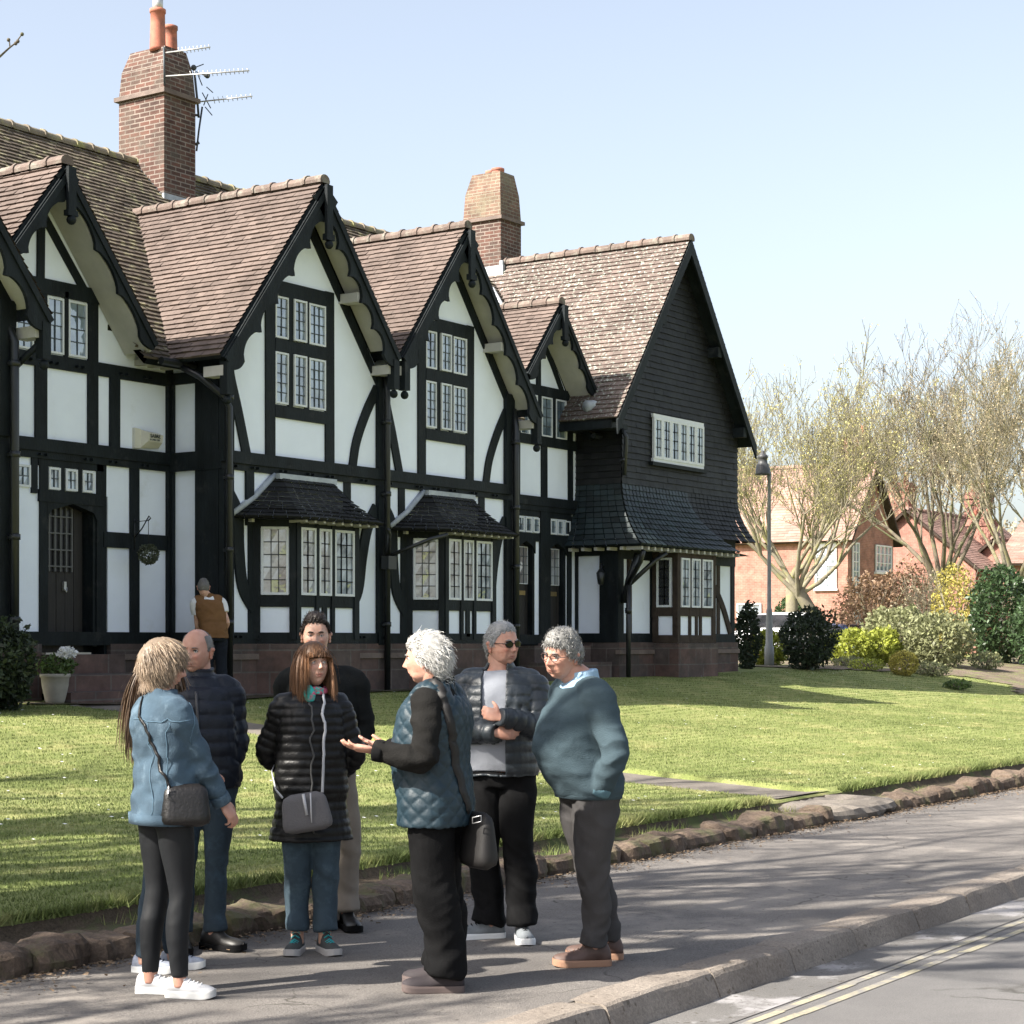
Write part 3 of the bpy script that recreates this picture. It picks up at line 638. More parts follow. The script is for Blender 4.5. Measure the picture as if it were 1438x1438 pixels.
# rafter feet under recess eaves
g = MB()
for x in (-.7, -.45, -.2): g.box(x, x+.08, .50, 1.0, 5.48, 5.56)
g.build_each('rafter_foot', M['soffit'], T)
# downpipes
def downpipe(pts, parent, r=.048):
    m = MB(); m.tube(pts, r, 10)
    for z in (5.0, 3.9, 2.9, 1.9):
        zs = [p[2] for p in pts]
        if min(zs) < z < max(zs):
            a = pts[-1]; m.lathe([(r+.014, 0), (r+.014, .07)], (a[0], a[1], z), 10); m.box(a[0]-.07, a[0]+.07, a[1], a[1]+.06, z+.01, z+.05)
    return m.build('downpipe', M['iron'], parent)
m = MB(); m.tube([(-3.55, -.36, 5.35), (-3.80, -.05, 4.95)], .045, 6); m.build('strut', M['timber'], T)
downpipe([(-.35, .42, 5.45), (-.35, .1, 5.30), (-.10, -.10, 5.05), (-.02, -.14, 4.9), (-.02, -.14, 1.0)], T)
downpipe([(3.52, -.10, 5.75), (3.52, -.14, 5.5), (3.52, -.14, .9)], T)
downpipe([(7.12, -.05, 5.6), (7.06, -.14, 5.3), (7.06, -.14, .95)], T, .055)
downpipe([(-3.82, .1, 5.7), (-3.82, -.14, 5.3), (-3.82, -.14, .95)], T, .055)
m = MB(); m.tube([(3.52, -.16, 3.0), (2.95, -.62, 3.27), (2.75, -.75, 3.33)], .03, 8); m.tube([(3.52, -.16, 2.98), (4.0, -.6, 3.25), (4.25, -.75, 3.33)], .03, 8); m.box(3.42, 3.62, -.24, -.10, 2.78, 2.98); m.build('waste_pipe', M['iron'], T)
# windows
for X in (1.66, 5.26):
    for (z0, z1, r_) in ((5.08, 5.82, 5), (6.02, 6.62, 4)):
        window(T, X-.60, X-.31, z0, z1, 0, 2, r_, glass='glass'); window(T, X-.225, X+.06, z0, z1, -.02, 2, r_, proud=.045); window(T, X+.145, X+.52, z0, z1, 0, 3, r_, glass='glass')
for (a, b, z0, z1, c_, r_) in ((-2.83, -2.53, 5.46, 6.12, 2, 4), (-2.30, -2.01, 5.46, 6.2, 2, 4), (-1.93, -1.60, 5.46, 6.2, 2, 4)):
    window(T, a, b, z0, z1, 1, c_, r_)
for (a, b) in ((-2.82, -2.58), (-2.27, -2.07), (-1.98, -1.77), (-1.68, -1.47)): window(T, a, b, 3.67, 3.96, 1, 2, 2, fw=.03)
for (a, b, z0) in ((8.86, 9.14, 5.42), (9.14, 9.42, 5.42), (9.56, 9.92, 5.44), (10.04, 10.40, 5.44)): window(T, a, b, z0, 6.17, 1, 2, 4, glass='glass')
for a in (8.78, 9.03, 9.28, 9.86, 10.10, 10.34): window(T, a, a+.20, 3.66, 3.93, 1, 2, 2, fw=.025)
# doors
def door(x0, x1, z0, z1, y, kind):
    d = MB(); n = 5
    for i in range(n):
        a = x0+(x1-x0)*i/n; d.box(a+.004, x0+(x1-x0)*(i+1)/n-.004, y-.012+.003*(i % 2), y+.05, z0, z1)
    d.box(x0, x1, y-.03, y, z0, z0+.16)
    do = d.build('door', M['door'], T)
    if kind == 'grille':
        g = MB(); g.box(x0+.06, x0+.56, y-.02, y-.013, z1-.95, z1-.12); g.build('door_glass', M['glass_d'], do)
        g = MB()
        for i in range(6): a = x0+.06+i*.1; g.box(a-.011, a+.011, y-.05, y-.02, z1-.95, z1-.10+.03*(i in (2, 3)))
        for i in range(4): b = z1-.88+i*.22; g.box(x0+.05, x0+.57, y-.055, y-.035, b-.009, b+.009)
        g.build('grille', mat('grey_grille', (.10, .10, .10), .5, .1), do)
        g = MB(); g.box(x0+.42, x0+.46, y-.05, y-.01, z1-1.2, z1-1.08); g.tube([(x0+.41, y-.05, z1-1.16), (x0+.44, y-.07, z1-1.22), (x0+.47, y-.05, z1-1.16)], .008, 6); g.build('knocker', M['alu'], do)
    else:
        fo = window(do, x0+.05, x1-.06, z1-.78, z1-.10, y-.02, 3, 4, glass='glass_c', fw=.012, proud=.02, name='door_light')
        g = MB(); g.box(x0+.12, x1-.13, y-.03, y-.012, z1-.98, z1-.90); g.build('letter_plate', mat('brass', (.30, .22, .10), .4, .2, 9, metallic=.7), do)
    return do
door(-2.28, -1.50, 1.53, 3.55, 1.18, 'grille'); door(8.80, 9.32, 1.62, 3.50, 1.12, 'light'); door(9.84, 10.38, 1.62, 3.50, 1.12, 'light'); door(-3.2, -2.95, 1.6, 3.5, 1.12, 'plain')
dk = MB(); dk.box(-1.25, -1.19, 1.02, 1.3, .6, 3.6)
for a_, b_ in ((-1.185, -.02), (9.4, 9.72), (10.42, 10.8), (7.1, 8.7), (-3.7, -3.2), (-2.95, -2.44)): dk.box(a_, b_, 1.05, 1.24, 1.6, 1.83)
dk.box(-2.5, -1.1, 1.22, 1.3, .5, 1.52); dk.box(-2.4, -1.2, 1.24, 1.3, 1.5, 3.66); dk.box(8.7, 10.45, 1.20, 1.3, 1.5, 3.66); dk.box(-3.2, -2.95, 1.24, 1.3, 1.5, 3.66)
for x0, x1, zt in ((-2.30, -1.40, 3.5), (8.74, 9.36, 3.5), (9.78, 10.42, 3.5)):      # four-centred arch heads
    c_ = (x0+x1)/2
    dk.prism([(x0, zt-.22), (x0+.08, zt-.10), (c_, zt), (c_, zt+.15), (x0, zt+.15)], .97, 1.12); dk.prism([(x1, zt-.22), (x1-.08, zt-.10), (c_, zt), (c_, zt+.15), (x1, zt+.15)], .972, 1.12)
    dk.box(x1-.07, x1, 1.0, 1.2, 1.6, zt-.1)
dk.build_each('door_surround', M['timber'], T)
st_ = MB(); st_.box(-2.45, -1.25, .62, 1.2, 1.2, 1.50); st_.box(-2.7, -1.0, .25, .62, 1.0, 1.24); st_.box(-2.9, -.6, -.12, .25, .7, 1.03); st_.build('doorstep', M['stone'], T, uv=True)
s2 = MB(); s2.box(-2.30, -1.50, 1.0, 1.16, 1.495, 1.525); s2.build('sill_strip', mat('brass_sill', (.6, .55, .45), .4, .1), T)
s3 = MB(); s3.box(8.6, 10.5, .5, 1.2, 1.2, 1.60); s3.box(8.4, 10.6, .1, .5, .8, 1.3); s3.build('doorstep', M['stone'], T, uv=True)
# bays
def bay(parent, x0, gl):
    """canted bay with hipped tiled roof; x0 = left party line"""
    BL, BR, FL, FR, yf = x0+.62, x0+2.74, x0+1.0, x0+2.36, -.46
    b = MB(); q = [(BL, 0), (FL, yf), (FR, yf), (BR, 0)]
    def ring(z0, z1, off, mb):
        P = [(BL-off, 0.0), (FL-off*.5, yf-off), (FR+off*.5, yf-off), (BR+off, 0.0)]
        vs = [(p[0], p[1], z0) for p in P]+[(p[0], p[1], z1) for p in P]
        mb.add(vs, [(0, 1, 5, 4), (1, 2, 6, 5), (2, 3, 7, 6), (3, 2, 1, 0), (4, 5, 6, 7)])
    ring(.7, 1.64, .05, b); o = b.build('bay_plinth', M['stone'], parent, uv=True)
    b = MB(); ring(1.64, 3.40, 0, b); bo = b.build('bay_window', M['plaster'], parent)
    f = MB(); ring(1.642, 1.80, .03, f); ring(2.16, 2.34, .028, f); ring(3.27, 3.42, .03, f)
    def facing(a, b_, T_): pass
    ang = math.atan2(yf, FL-BL); La = math.hypot(FL-BL, yf)
    TL = Matrix.Translation((BL, 0, 0)) @ Matrix.Rotation(ang, 4, 'Z'); TR = Matrix.Translation((FR, yf, 0)) @ Matrix.Rotation(-ang, 4, 'Z'); TF = Matrix.Translation((FL, yf, 0))
    for T_, L_, ps in ((TL, La, ((0, .10), (La-.09, La))), (TF, FR-FL, ((-.02, .07), (.40, .47), (.75, .82), (FR-FL-.09, FR-FL+.02))), (TR, La, ((0, .09), (La-.10, La)))):
        f.M = T_
        for a, c_ in ps: f.box(a, c_, -.034-pr()*.3, .02, 1.70, 3.35)
        if T_ is TF: f.box(.56, .66, -.03, .02, 1.75, 2.2)
        f.M = None
    f.build('bay_frame', M['timber'], bo)
    def win(T_, a, b_, c_, g_): 
        fr = MB(); fr.M = T_; fw = .035; z0, z1 = 2.33, 3.29; fr.box(a, a+fw, -.045, .0, z0, z1).box(b_-fw, b_, -.045, 0, z0, z1).box(a+fw, b_-fw, -.043, 0, z0, z0+fw).box(a+fw, b_-fw, -.043, 0, z1-fw, z1); fr.build('casement', M['white'], bo)
        g = MB(); g.M = T_; rows = 5; l = MB(); l.M = T_
        for i in range(c_):
            for j in range(rows):
                p0, p1 = a+fw+(b_-a-2*fw)*i/c_, a+fw+(b_-a-2*fw)*(i+1)/c_; q0, q1 = z0+fw+(z1-z0-2*fw)*j/rows, z0+fw+(z1-z0-2*fw)*(j+1)/rows; e = [random.uniform(-.003, .003) for _ in range(4)]
                g.quad((p0, -.022+e[0], q0), (p1, -.022+e[1], q0), (p1, -.022+e[2], q1), (p0, -.022+e[3], q1))
                if i: l.box(p0-.006, p0+.006, -.034, -.022, z0+fw, z1-fw)
                if j: l.box(a+fw, b_-fw, -.0335, -.022, q0-.006, q0+.006)
        g.build('pane', M[g_], bo); l.build('leading', M['lead'], bo)
    win(TL, .11, La-.10, 3, 'glass_c'); win(TF, .07, .40, 2, gl); win(TF, .47, .75, 2, gl); win(TF, .82, FR-FL-.09, 3, 'glass'); win(TR, .10, La-.11, 3, 'glass_c')
    # hipped roof
    ze, zt_ = 3.42, 4.02; off = .33
    E0 = [Vector((BL-off-.15, 0, ze)), Vector((FL-off*.6-.05, yf-off, ze-.02)), Vector((FR+off*.6+.05, yf-off, ze-.02)), Vector((BR+off+.15, 0, ze))]
    Tp = [Vector((BL+.42, 0, zt_)), Vector((BL+.50, -.10, zt_)), Vector((BR-.50, -.10, zt_)), Vector((BR-.42, 0, zt_))]
    r = MB(); nrow = 9
    for s in range(3):
        e0, e1, t0, t1 = E0[s], E0[s+1], Tp[s], Tp[s+1]; nrm = (e1-e0).cross(t0-e0).normalized(); nrm = nrm if nrm.z > 0 else -nrm
        for i in range(nrow):
            u0, u1 = i/nrow, (i+1)/nrow; a0, b0, a1, b1 = e0.lerp(t0, u0), e1.lerp(t1, u0), e0.lerp(t0, u1), e1.lerp(t1, u1); n = max(1, int((b0-a0).length/.17))
            for j in range(n):
                r.cr = random.random(); h = .022+random.uniform(-.006, .006); v0, v1 = j/n, (j+1)/n-.01; sag = -.05*math.sin(math.pi*u0)
                P = [a0.lerp(b0, v0)+nrm*(h+sag), a0.lerp(b0, v1)+nrm*(h+sag), a1.lerp(b1, v1)+nrm*(.006-.05*math.sin(math.pi*u1)), a1.lerp(b1, v0)+nrm*(.006-.05*math.sin(math.pi*u1)), a0.lerp(b0, v0)-nrm*.03, a0.lerp(b0, v1)-nrm*.03]
                r.add([tuple(p) for p in P], [(0, 1, 2, 3), (4, 5, 1, 0)])
    r.build('bay_roof', M['slate'], bo)
    k = MB(); k.box(BL+.42, BR-.42, -.13, -.04, zt_-.03, zt_+.05); k.tube([E0[0]+Vector((.02, -.03, .03)), (E0[0]+Tp[0])/2+Vector((.03, -.02, -.01)), Tp[0]+Vector((0, -.02, .03))], .045, 8); k.build('lead_flashing', M['flash'], bo)
    q = MB()
    for i in range(9):
        x = FL-.12+(FR-FL+.24)*i/8; q.box(x-.025, x+.025, yf-off+.03, yf, ze-.075, ze-.03)
    q.box(BL-.2, BL-.14, -.15, -.09, ze-.075, ze-.03); q.build_each('rafter_foot', M['soffit'], bo)
    u = MB(); u.add([tuple(p-Vector((0, 0, .028))) for p in E0], [(0, 1, 2, 3)]); u.build('bay_soffit', M['timber'], bo)
bay(T, 0.0, 'glass_c'); bay(T, 3.56, 'glass_c')
# chimneys
def chimney(parent, x0, x1, y0, y1, zb, zc, zt, pots, matn='brick', capm='brick_pale', t=.12):
    b = MB(); b.box(x0, x1, y0, y1, zb, zc); co = b.build('chimney', M[matn], parent, uv=True)
    k = MB(); k.box(x0-.06, x1+.06, y0-.06, y1+.06, zc, zc+.07); k.build('string_course', M['stone_p'], co)
    c = MB(); zc2 = zc+.07; zm = zc2+(zt-zc2)*.55
    V_ = [(x0+.0, y0+.0, zc2), (x1, y0, zc2), (x1, y1, zc2), (x0, y1, zc2), (x0+.03, y0+.03, zm), (x1-.03, y0+.03, zm), (x1-.03, y1-.03, zm), (x0+.03, y1-.03, zm), (x0+t, y0+t*.8, zt), (x1-t, y0+t*.8, zt), (x1-t, y1-t*1.2, zt), (x0+t, y1-t*1.2, zt)]
    c.add(V_, [(0, 1, 5, 4), (1, 2, 6, 5), (2, 3, 7, 6), (3, 0, 4, 7), (4, 5, 9, 8), (5, 6, 10, 9), (6, 7, 11, 10), (7, 4, 8, 11), (8, 9, 10, 11)]); c.build('chimney_cap', M[capm], co, uv=True)
    for (px_, py_, h, r) in pots:
        p = MB(); p.lathe([(r, -.05), (r*.98, 0), (r*.94, h*.3), (r*.90, h*.6), (r*.88, h-.07), (r*.99, h-.065), (r*.99, h-.01), (r*.8, h), (r*.75, h-.3)], (px_, py_, zt), 20); p.build('chimney_pot', M['pot'], co)
    return co
c1 = chimney(T, 2.88, 3.61, 3.95, 4.98, 7.5, 10.60, 11.42, ((3.04, 4.25, .64, .135), (3.50, 4.42, .52, .13)), 'brick', 'brick')
m = MB(); m.tube([(3.04, 4.25, 12.0), (3.04, 4.25, 12.3)], .09, 10); m.build('cowl', M['alu'], c1)
m = MB()
for i in range(9):                                     # stepped soakers up the left cheek of the chimney
    y = 3.93+i*.085; z = 8.78+i*.085; m.box(2.855, 2.88, y, y+.16, z-.03, z+.12)
m.box(2.83, 3.66, 3.90, 3.95, 8.78, 8.96); m.build('lead_flashing', M['flash'], c1)
# ================= WING =================
G = empty('slate_hung_end_cottage', (13.1, 0, .95)); tag(G, 'black tile-hung end cottage with steep gable and white window, right end of the row', 'house')
XL, XR = 10.78, 15.45
w_ = MB(); w_.box(XL, XR, .1, 1.6, 1.80, 3.6); w_.box(XL+.03, XL+.2, .3, 3, 1.8, 3.6); w_.build('wall', M['plaster'], G)
w_ = MB(); w_.box(XL-.03, XR+.1, .03, 1.7, .6, 1.66); w_.build('plinth', M['stone'], G, uv=True)
w_ = MB(); w_.box(XL-.05, XR+.12, .0, .1, 1.44, 1.52); w_.build('plinth_ledge', M['stone_p'], G)
w_ = MB(); w_.box(XL+.02, XR-.02, .03, 5, 3.45, 5.6); w_.prism([(XL+.02, 5.6), (XR-.02, 5.6), (12.95, 9.1)], .03, .2); w_.build('wall_core', M['timber'], G)
# hung tiles, front gable wall (upper part), with flare below
h = MB(); z = 4.62; ex = .12
apx, apz, gs = 12.95, 9.40, 1.352
while z < 9.3:
    xl = max(XL, apx-(apz-z)/gs+.03); xr = min(XR, apx+(apz-z)/gs-.03); n = max(1, int((xr-xl)/.17))
    for j in range(n):
        h.cr = random.random(); a, b = xl+(xr-xl)*j/n, xl+(xr-xl)*(j+1)/n-.004; t = .022+random.uniform(-.005, .005); l = z-random.uniform(0, .008)
        h.add([(a, -t, l), (b, -t, l), (b, .0, z+ex*1.05), (a, 0, z+ex*1.05), (a, .02, l), (b, .02, l)], [(0, 1, 2, 3), (4, 5, 1, 0)])
    z += ex
h.build('hung_tiles', M['slate'], G)
h = MB(); z = 4.62
while z < 6.1:       # left return, facing -x
    n = 7
    for j in range(n):
        h.cr = random.random(); y0_, y1_ = 0+1.15*j/n, 1.15*(j+1)/n-.004; t = .022; l = z-random.uniform(0, .008)
        h.add([(XL-t, y0_, l), (XL-t, y1_, l), (XL, y1_, z+ex), (XL, y0_, z+ex), (XL+.02, y0_, l), (XL+.02, y1_, l)], [(0, 1, 2, 3), (4, 5, 1, 0)])
    z += ex
h.build('hung_tiles', M['slate'], G)
def skirt(mb, P, zs, dx, dy):
    """P: plan polyline at the wall; flare offset grows downward"""
    pass
def flare(u, k=1.0): return k*(1-u)**1.9        # u 0 bottom .. 1 top
sk = MB(); nr = 11
def skrow(u):                                   # plan polyline of the skirt at height fraction u
    f = flare(u); z = 3.45+(4.62-3.45)*u
    return [Vector((XL-.42*f, 1.05, z)), Vector((XL-.42*f, -.66*f, z)), Vector((14.32-(1-f)*1.0, -.66*f, z))]
for i in range(nr):
    A_, B_ = skrow(i/nr), skrow((i+1)/nr)
    for s in (0, 1):
        a0, b0, a1, b1 = A_[s], A_[s+1], B_[s], B_[s+1]; n = 7 if s == 0 else 20; nrm = (b0-a0).cross(a1-a0).normalized(); nrm = -nrm if (nrm.x+nrm.y) > 0 else nrm
        for j in range(n):
            sk.cr = random.random(); v0, v1 = j/n, (j+1)/n-.01; hh = .024+random.uniform(-.005, .006)
            P_ = [a0.lerp(b0, v0)+nrm*hh, a0.lerp(b0, v1)+nrm*hh, a1.lerp(b1, v1)+nrm*.004, a1.lerp(b1, v0)+nrm*.004, a0.lerp(b0, v0)-nrm*.02, a0.lerp(b0, v1)-nrm*.02]
            sk.add([tuple(p) for p in P_], [(0, 1, 2, 3), (4, 5, 1, 0)])
sk.build('flared_skirt', M['slate_g'], G)
sk = MB()
def skrow2(u):
    f = flare(u); z = 3.72+(4.62-3.72)*u
    return [Vector((13.3, -.30*f-.0, z)), Vector((XR+.25*f, -.30*f, z)), Vector((XR+.25*f, 2.0, z))]
for i in range(9):
    A_, B_ = skrow2(i/9), skrow2((i+1)/9)
    for s in (0, 1):
        a0, b0, a1, b1 = A_[s], A_[s+1], B_[s], B_[s+1]; n = 13; nrm = Vector((0, -1, .3)).normalized() if s == 0 else Vector((1, 0, .3)).normalized()
        for j in range(n):
            sk.cr = random.random(); v0, v1 = j/n, (j+1)/n-.01; hh = .024+random.uniform(-.005, .006)
            P_ = [a0.lerp(b0, v0)+nrm*hh, a0.lerp(b0, v1)+nrm*hh, a1.lerp(b1, v1)+nrm*.004, a1.lerp(b1, v0)+nrm*.004, a0.lerp(b0, v0)-nrm*.02, a0.lerp(b0, v1)-nrm*.02]
            sk.add([tuple(p) for p in P_], [(0, 1, 2, 3), (4, 5, 1, 0)])
sk.build('flared_skirt', M['slate'], G)
u = MB(); u.add([(XL-.42, 1.05, 3.43), (XL-.42, -.66, 3.43), (14.3, -.66, 3.43), (15.5, -.28, 3.43), (XR+.2, 1.05, 3.43)], [(0, 1, 2, 3, 4)]); u.build('eaves_soffit', M['timber'], G)
q = MB()
for i in range(17): x = XL-.3+i*.24; q.box(x-.03, x+.03, -.62, -.3, 3.36, 3.42)
for i in range(5): y = .9-i*.28; q.box(XL-.38, XL-.1, y-.03, y+.03, 3.36, 3.42)
q.build_each('rafter_foot', M['soffit'], G)
# timbers on ground floor
F = MB(); Fb = MB()
F.box(XL-.03, XR+.03, .1-.045, .12, 1.66, 1.83); F.box(XL-.03, XR+.03, .055, .12, 3.22, 3.46); F.box(XL-.045, XL+.05, .06, 1, 1.66, 1.83); F.box(XL-.045, XL+.05, .06, 1, 3.28, 3.46)
F.box(XL-.05, XL+.16, .045, .45, 1.7, 3.4); F.box(XL-.04, XL+.05, .94, 1.0, 1.7, 3.4)
for a, b in ((XL+.36, XL+.48), (12.02-.02, 12.10)): stud(Fb if a < 11.5 else F, a, b, 1.8, 3.3, .1)
stud(Fb, 14.72, 14.84, 1.8, 3.3, .1); stud(F, XR-.12, XR+.03, 1.8, 3.4, .1); curve(Fb, [(14.05, 3.1), (14.5, 2.85), (14.95, 2.4), (15.3, 1.85)], .15, .095); stud(F, 13.66, 13.8, 1.8, 3.3, .1)
F.build('timber_frame', M['timber'], G); Fb.build_each('timber_brace', M['timber_worn'], G)
# box bay under the skirt
b = MB(); b.box(12.06, 13.56, -.46, .1, 1.64, 3.42); bo = b.build('bay_window', M['plaster'], G)
b = MB(); b.box(12.02, 13.62, -.52, .05, .6, 1.64); b.build('bay_plinth', M['stone'], G, uv=True)
f = MB()
for z0, z1, k in ((1.642, 1.80, .03), (2.16, 2.33, .028), (3.27, 3.43, .03)): f.box(12.06-k, 13.56+k, -.46-k, .09, z0, z1)
for a, b_ in ((12.03, 12.15), (12.50, 12.58), (12.93, 13.01), (13.44, 13.58)): f.box(a, b_, -.493, -.44, 1.7, 3.4)
f.box(12.77, 12.86, -.485, -.45, 1.7, 2.2)
f.box(12.028, 12.08, -.48, -.38, 1.7, 3.4); f.box(12.028, 12.08, -.06, .06, 1.7, 3.4); f.build('bay_frame', M['timber_worn'], bo)
TL = Matrix.Translation((12.06, .1, 0)) @ Matrix.Rotation(rad(-90), 4, 'Z')
def wwin(T_, a, b_, z0, z1, par, cols, g_, rows=5, fw=.035):
    fr = MB(); fr.M = T_; fr.box(a, a+fw, -.05, .0, z0, z1).box(b_-fw, b_, -.05, 0, z0, z1).box(a+fw, b_-fw, -.048, 0, z0, z0+fw).box(a+fw, b_-fw, -.048, 0, z1-fw, z1); fr.build('casement', M['white'], par)
    g = MB(); g.M = T_; l = MB(); l.M = T_
    for i in range(cols):
        for j in range(rows):
            p0, p1 = a+fw+(b_-a-2*fw)*i/cols, a+fw+(b_-a-2*fw)*(i+1)/cols; q0, q1 = z0+fw+(z1-z0-2*fw)*j/rows, z0+fw+(z1-z0-2*fw)*(j+1)/rows; e = [random.uniform(-.003, .003) for _ in range(4)]
            g.quad((p0, -.026+e[0], q0), (p1, -.026+e[1], q0), (p1, -.026+e[2], q1), (p0, -.026+e[3], q1))
            if i: l.box(p0-.006, p0+.006, -.038, -.026, z0+fw, z1-fw)
            if j: l.box(a+fw, b_-fw, -.0375, -.026, q0-.006, q0+.006)
    g.build('pane', M[g_], par); l.build('leading', M['lead'] if g_ != 'glass_d' else M['white'], par)
wwin(TL, .14, .46, 2.33, 3.27, bo, 2, 'glass_d', 5, .04)
TF = Matrix.Translation((0, -.46, 0))
for a, b_ in ((12.16, 12.5), (12.58, 12.93), (13.01, 13.43)): wwin(TF, a, b_, 2.33, 3.27, bo, 2, 'glass', 5)
# upper window, six leaded lights in a white frame
f = MB(); f.box(11.86, 13.88, -.065, .0, 5.10, 5.17); f.box(11.86, 13.88, -.065, 0, 5.95, 6.02); fo = f.build('window', M['white'], G)
for i in range(6):
    a = 11.87+i*.334; wwin(Matrix.Translation((0, -.03, 0)), a, a+.33, 5.165, 5.955, fo, 2, 'glass', 4, .05)
f = MB(); f.box(11.78, 13.96, -.10, .0, 5.03, 5.10); f.build('window_sill', M['timber'], G)
# wing roof
for s in (-1, 1):
    hw = 2.78; L_ = hw*math.hypot(1, gs); O = (apx+s*hw, -.28, 9.52-gs*hw); mb2 = MB()
    slope(mb2, O, (0, 1, 0), 6.5, (-s, 0, gs), L_, ex=.115); mb2.build('roof_slope', M['tile_lich'], G)
    u = MB(); slab(u, O, (0, 1, 0), 6.5, (-s, 0, gs), L_-.02, -.12, -.006); u.build('roof_deck', M['timber'], G)
r = MB(); ridge_tiles(r, (apx, -.30, 9.54), (apx, 6.2, 9.54), .12, .36); r.build('ridge_tiles', M['ridge'], G)
m = MB()
for s in (-1, 1):                                   # plain verge boards
    m.prism([(apx, 9.50), (apx+s*2.8, 9.50-gs*2.8), (apx+s*2.8, 9.24-gs*2.8), (apx, 9.20)], -.30, -.26)
m.build('verge_board', M['timber'], G)
m = MB(); 
for x, zz in ((apx-1.0, 7.82), (apx+1.25, 7.48), (apx+2.35, 5.98)): m.box(x-.07, x+.07, -.26, 0, zz-.12, zz+.08)
m.build_each('purlin_end', M['timber'], G)
# small lean-to shoulder roof between porch gable and wing
m = MB(); slope(m, (10.2, -.15, 5.72), (0, 1, 0), 1.25, (1, 0, .45), .66, ex=.11); m.build('shoulder_roof', M['slate'], G)
m = MB(); m.box(10.2, 10.8, -.12, 1.1, 5.60, 5.70); m.box(10.17, 10.22, -.15, 1.1, 5.58, 5.72); m.build('eaves_board', M['timber'], G)
m = MB(); m.tube([(10.25, .45, 6.02), (10.55, .35, 6.05), (10.75, .3, 6.1)], .11, 8); m.build('lead_flashing', M['flash'], G)
downpipe([(10.62, -.10, 5.60), (10.68, -.16, 5.45), (10.70, -.14, 5.3), (10.70, -.10, 4.75)], G, .04)
m = MB(); m.tube([(10.86, -.10, 2.75), (10.86, -.10, .98)], .045, 10); m.tube([(10.88, -.06, 2.7), (10.62, -.5, 3.15), (10.55, -.6, 3.34)], .045, 6); m.tube([(10.88, -.06, 2.7), (11.35, -.4, 3.2), (11.5, -.55, 3.34)], .05, 6); m.tube([(10.88, .02, 2.4), (10.88, -.08, 2.8), (10.85, -.3, 3.3)], .055, 6)
m.lathe([(.065, 0), (.065, .1)], (10.86, -.10, 2.2), 10); m.build('jetty_bracket', M['iron'], G)
c2 = chimney(G, 12.80, 13.56, 4.10, 5.05, 7.5, 10.42, 11.45, ((13.06, 4.35, .10, .14), (13.30, 4.68, .14, .13)), 'brick', 'brick_pale')
m = MB(); m.box(12.76, 13.60, 4.03, 4.10, 9.25, 9.55); m.box(12.73, 12.80, 4.0, 4.9, 9.0, 9.45)
m.prism([(7.3, 5.0), (7.5, 5.0), (12.4, 9.2), (12.2, 9.2)], 4.0, 4.03) if False else None
m.build('lead_flashing', M['flash'], c2)
m = MB(); gd = Vector((0, 1, MS)).normalized()
m.tube([(10.62, 1.6, 6.62), (12.2, 3.9, 8.86)], .05, 6); m.build('valley_lead', M['flash'], G)
# wall lantern
m = MB(); m.tube([(10.72, .35, 3.05), (10.55, .30, 3.12), (10.50, .28, 3.0)], .012, 6); m.lathe([(.02, .16), (.07, .08), (.085, .07), (.055, -.14), (.02, -.16)], (10.50, .28, 2.88), 6); tag(m.build('wall_lantern', M['iron']), 'small black lantern on the dark corner post of the end cottage', 'lantern')
# ---------------- small things on the house ----------------
def text(body, size, loc, rot, m, parent, name='lettering', ext=.001):
    cu = bpy.data.curves.new(name, 'FONT'); cu.body = body; cu.size = size; cu.extrude = ext; cu.align_x = 'LEFT'; cu.offset = size*.02
    t = bpy.data.objects.new(name+'_tmp', cu); C.objects.link(t); bpy.context.view_layer.update()
    dg = bpy.context.evaluated_depsgraph_get(); me = bpy.data.meshes.new_from_object(t.evaluated_get(dg)); bpy.data.objects.remove(t)
    R = Matrix.Translation(loc) @ rot; me.transform(R); me.materials.clear(); me.materials.append(m); return link(name, me, parent)
al = MB(); al.prism([(-.74, 4.34), (-.62, 4.34), (-.62, 4.61), (-.74, 4.62)], .955, 1.0)
al.add([(-.62, .955, 4.60), (-.28, .955, 4.58), (-.28, .955, 4.37), (-.62, .955, 4.35), (-.58, .84, 4.56), (-.30, .84, 4.54), (-.30, .86, 4.44), (-.58, .86, 4.44)],
       [(0, 1, 5, 4), (4, 5, 6, 7), (7, 6, 2, 3), (0, 4, 7, 3), (1, 2, 6, 5)])
M['cream'] = mat('cream_plastic', (.62, .60, .52), .5, .06, 5)
ao = al.build('alarm_box', M['cream']); tag(ao, 'cream burglar alarm box on the recessed wall panel', 'alarm box')
M['ink'] = mat('dark_lettering', (.02, .03, .03), .6, .05)
RX = Matrix.Rotation(rad(90), 4, 'X')
text('SABRE', .075, (-.555, .838, 4.495), RX @ Matrix.Scale(.95, 4), M['ink'], ao)
text('01 5486 1200', .034, (-.56, .838, 4.455), RX, M['ink'], ao)
M['wh2'] = mat('faded_lettering', (.45, .46, .46), .8, .05)
hb = MB(); hb.tube([(-.74, .96, 3.10), (-.80, .75, 3.22), (-.86, .60, 3.33), (-.86, .56, 3.38), (-.84, .55, 3.35), (-.85, .58, 3.32)], .010, 6); hb.tube([(-.74, .96, 3.32), (-.85, .58, 3.32)], .006, 5); hb.tube([(-.74, .955, 2.95), (-.74, .955, 3.36)], .012, 6)
tag(hb.build('hanging_bracket', M['iron']), 'curled iron bracket above the round planted ball by the left door', 'bracket')
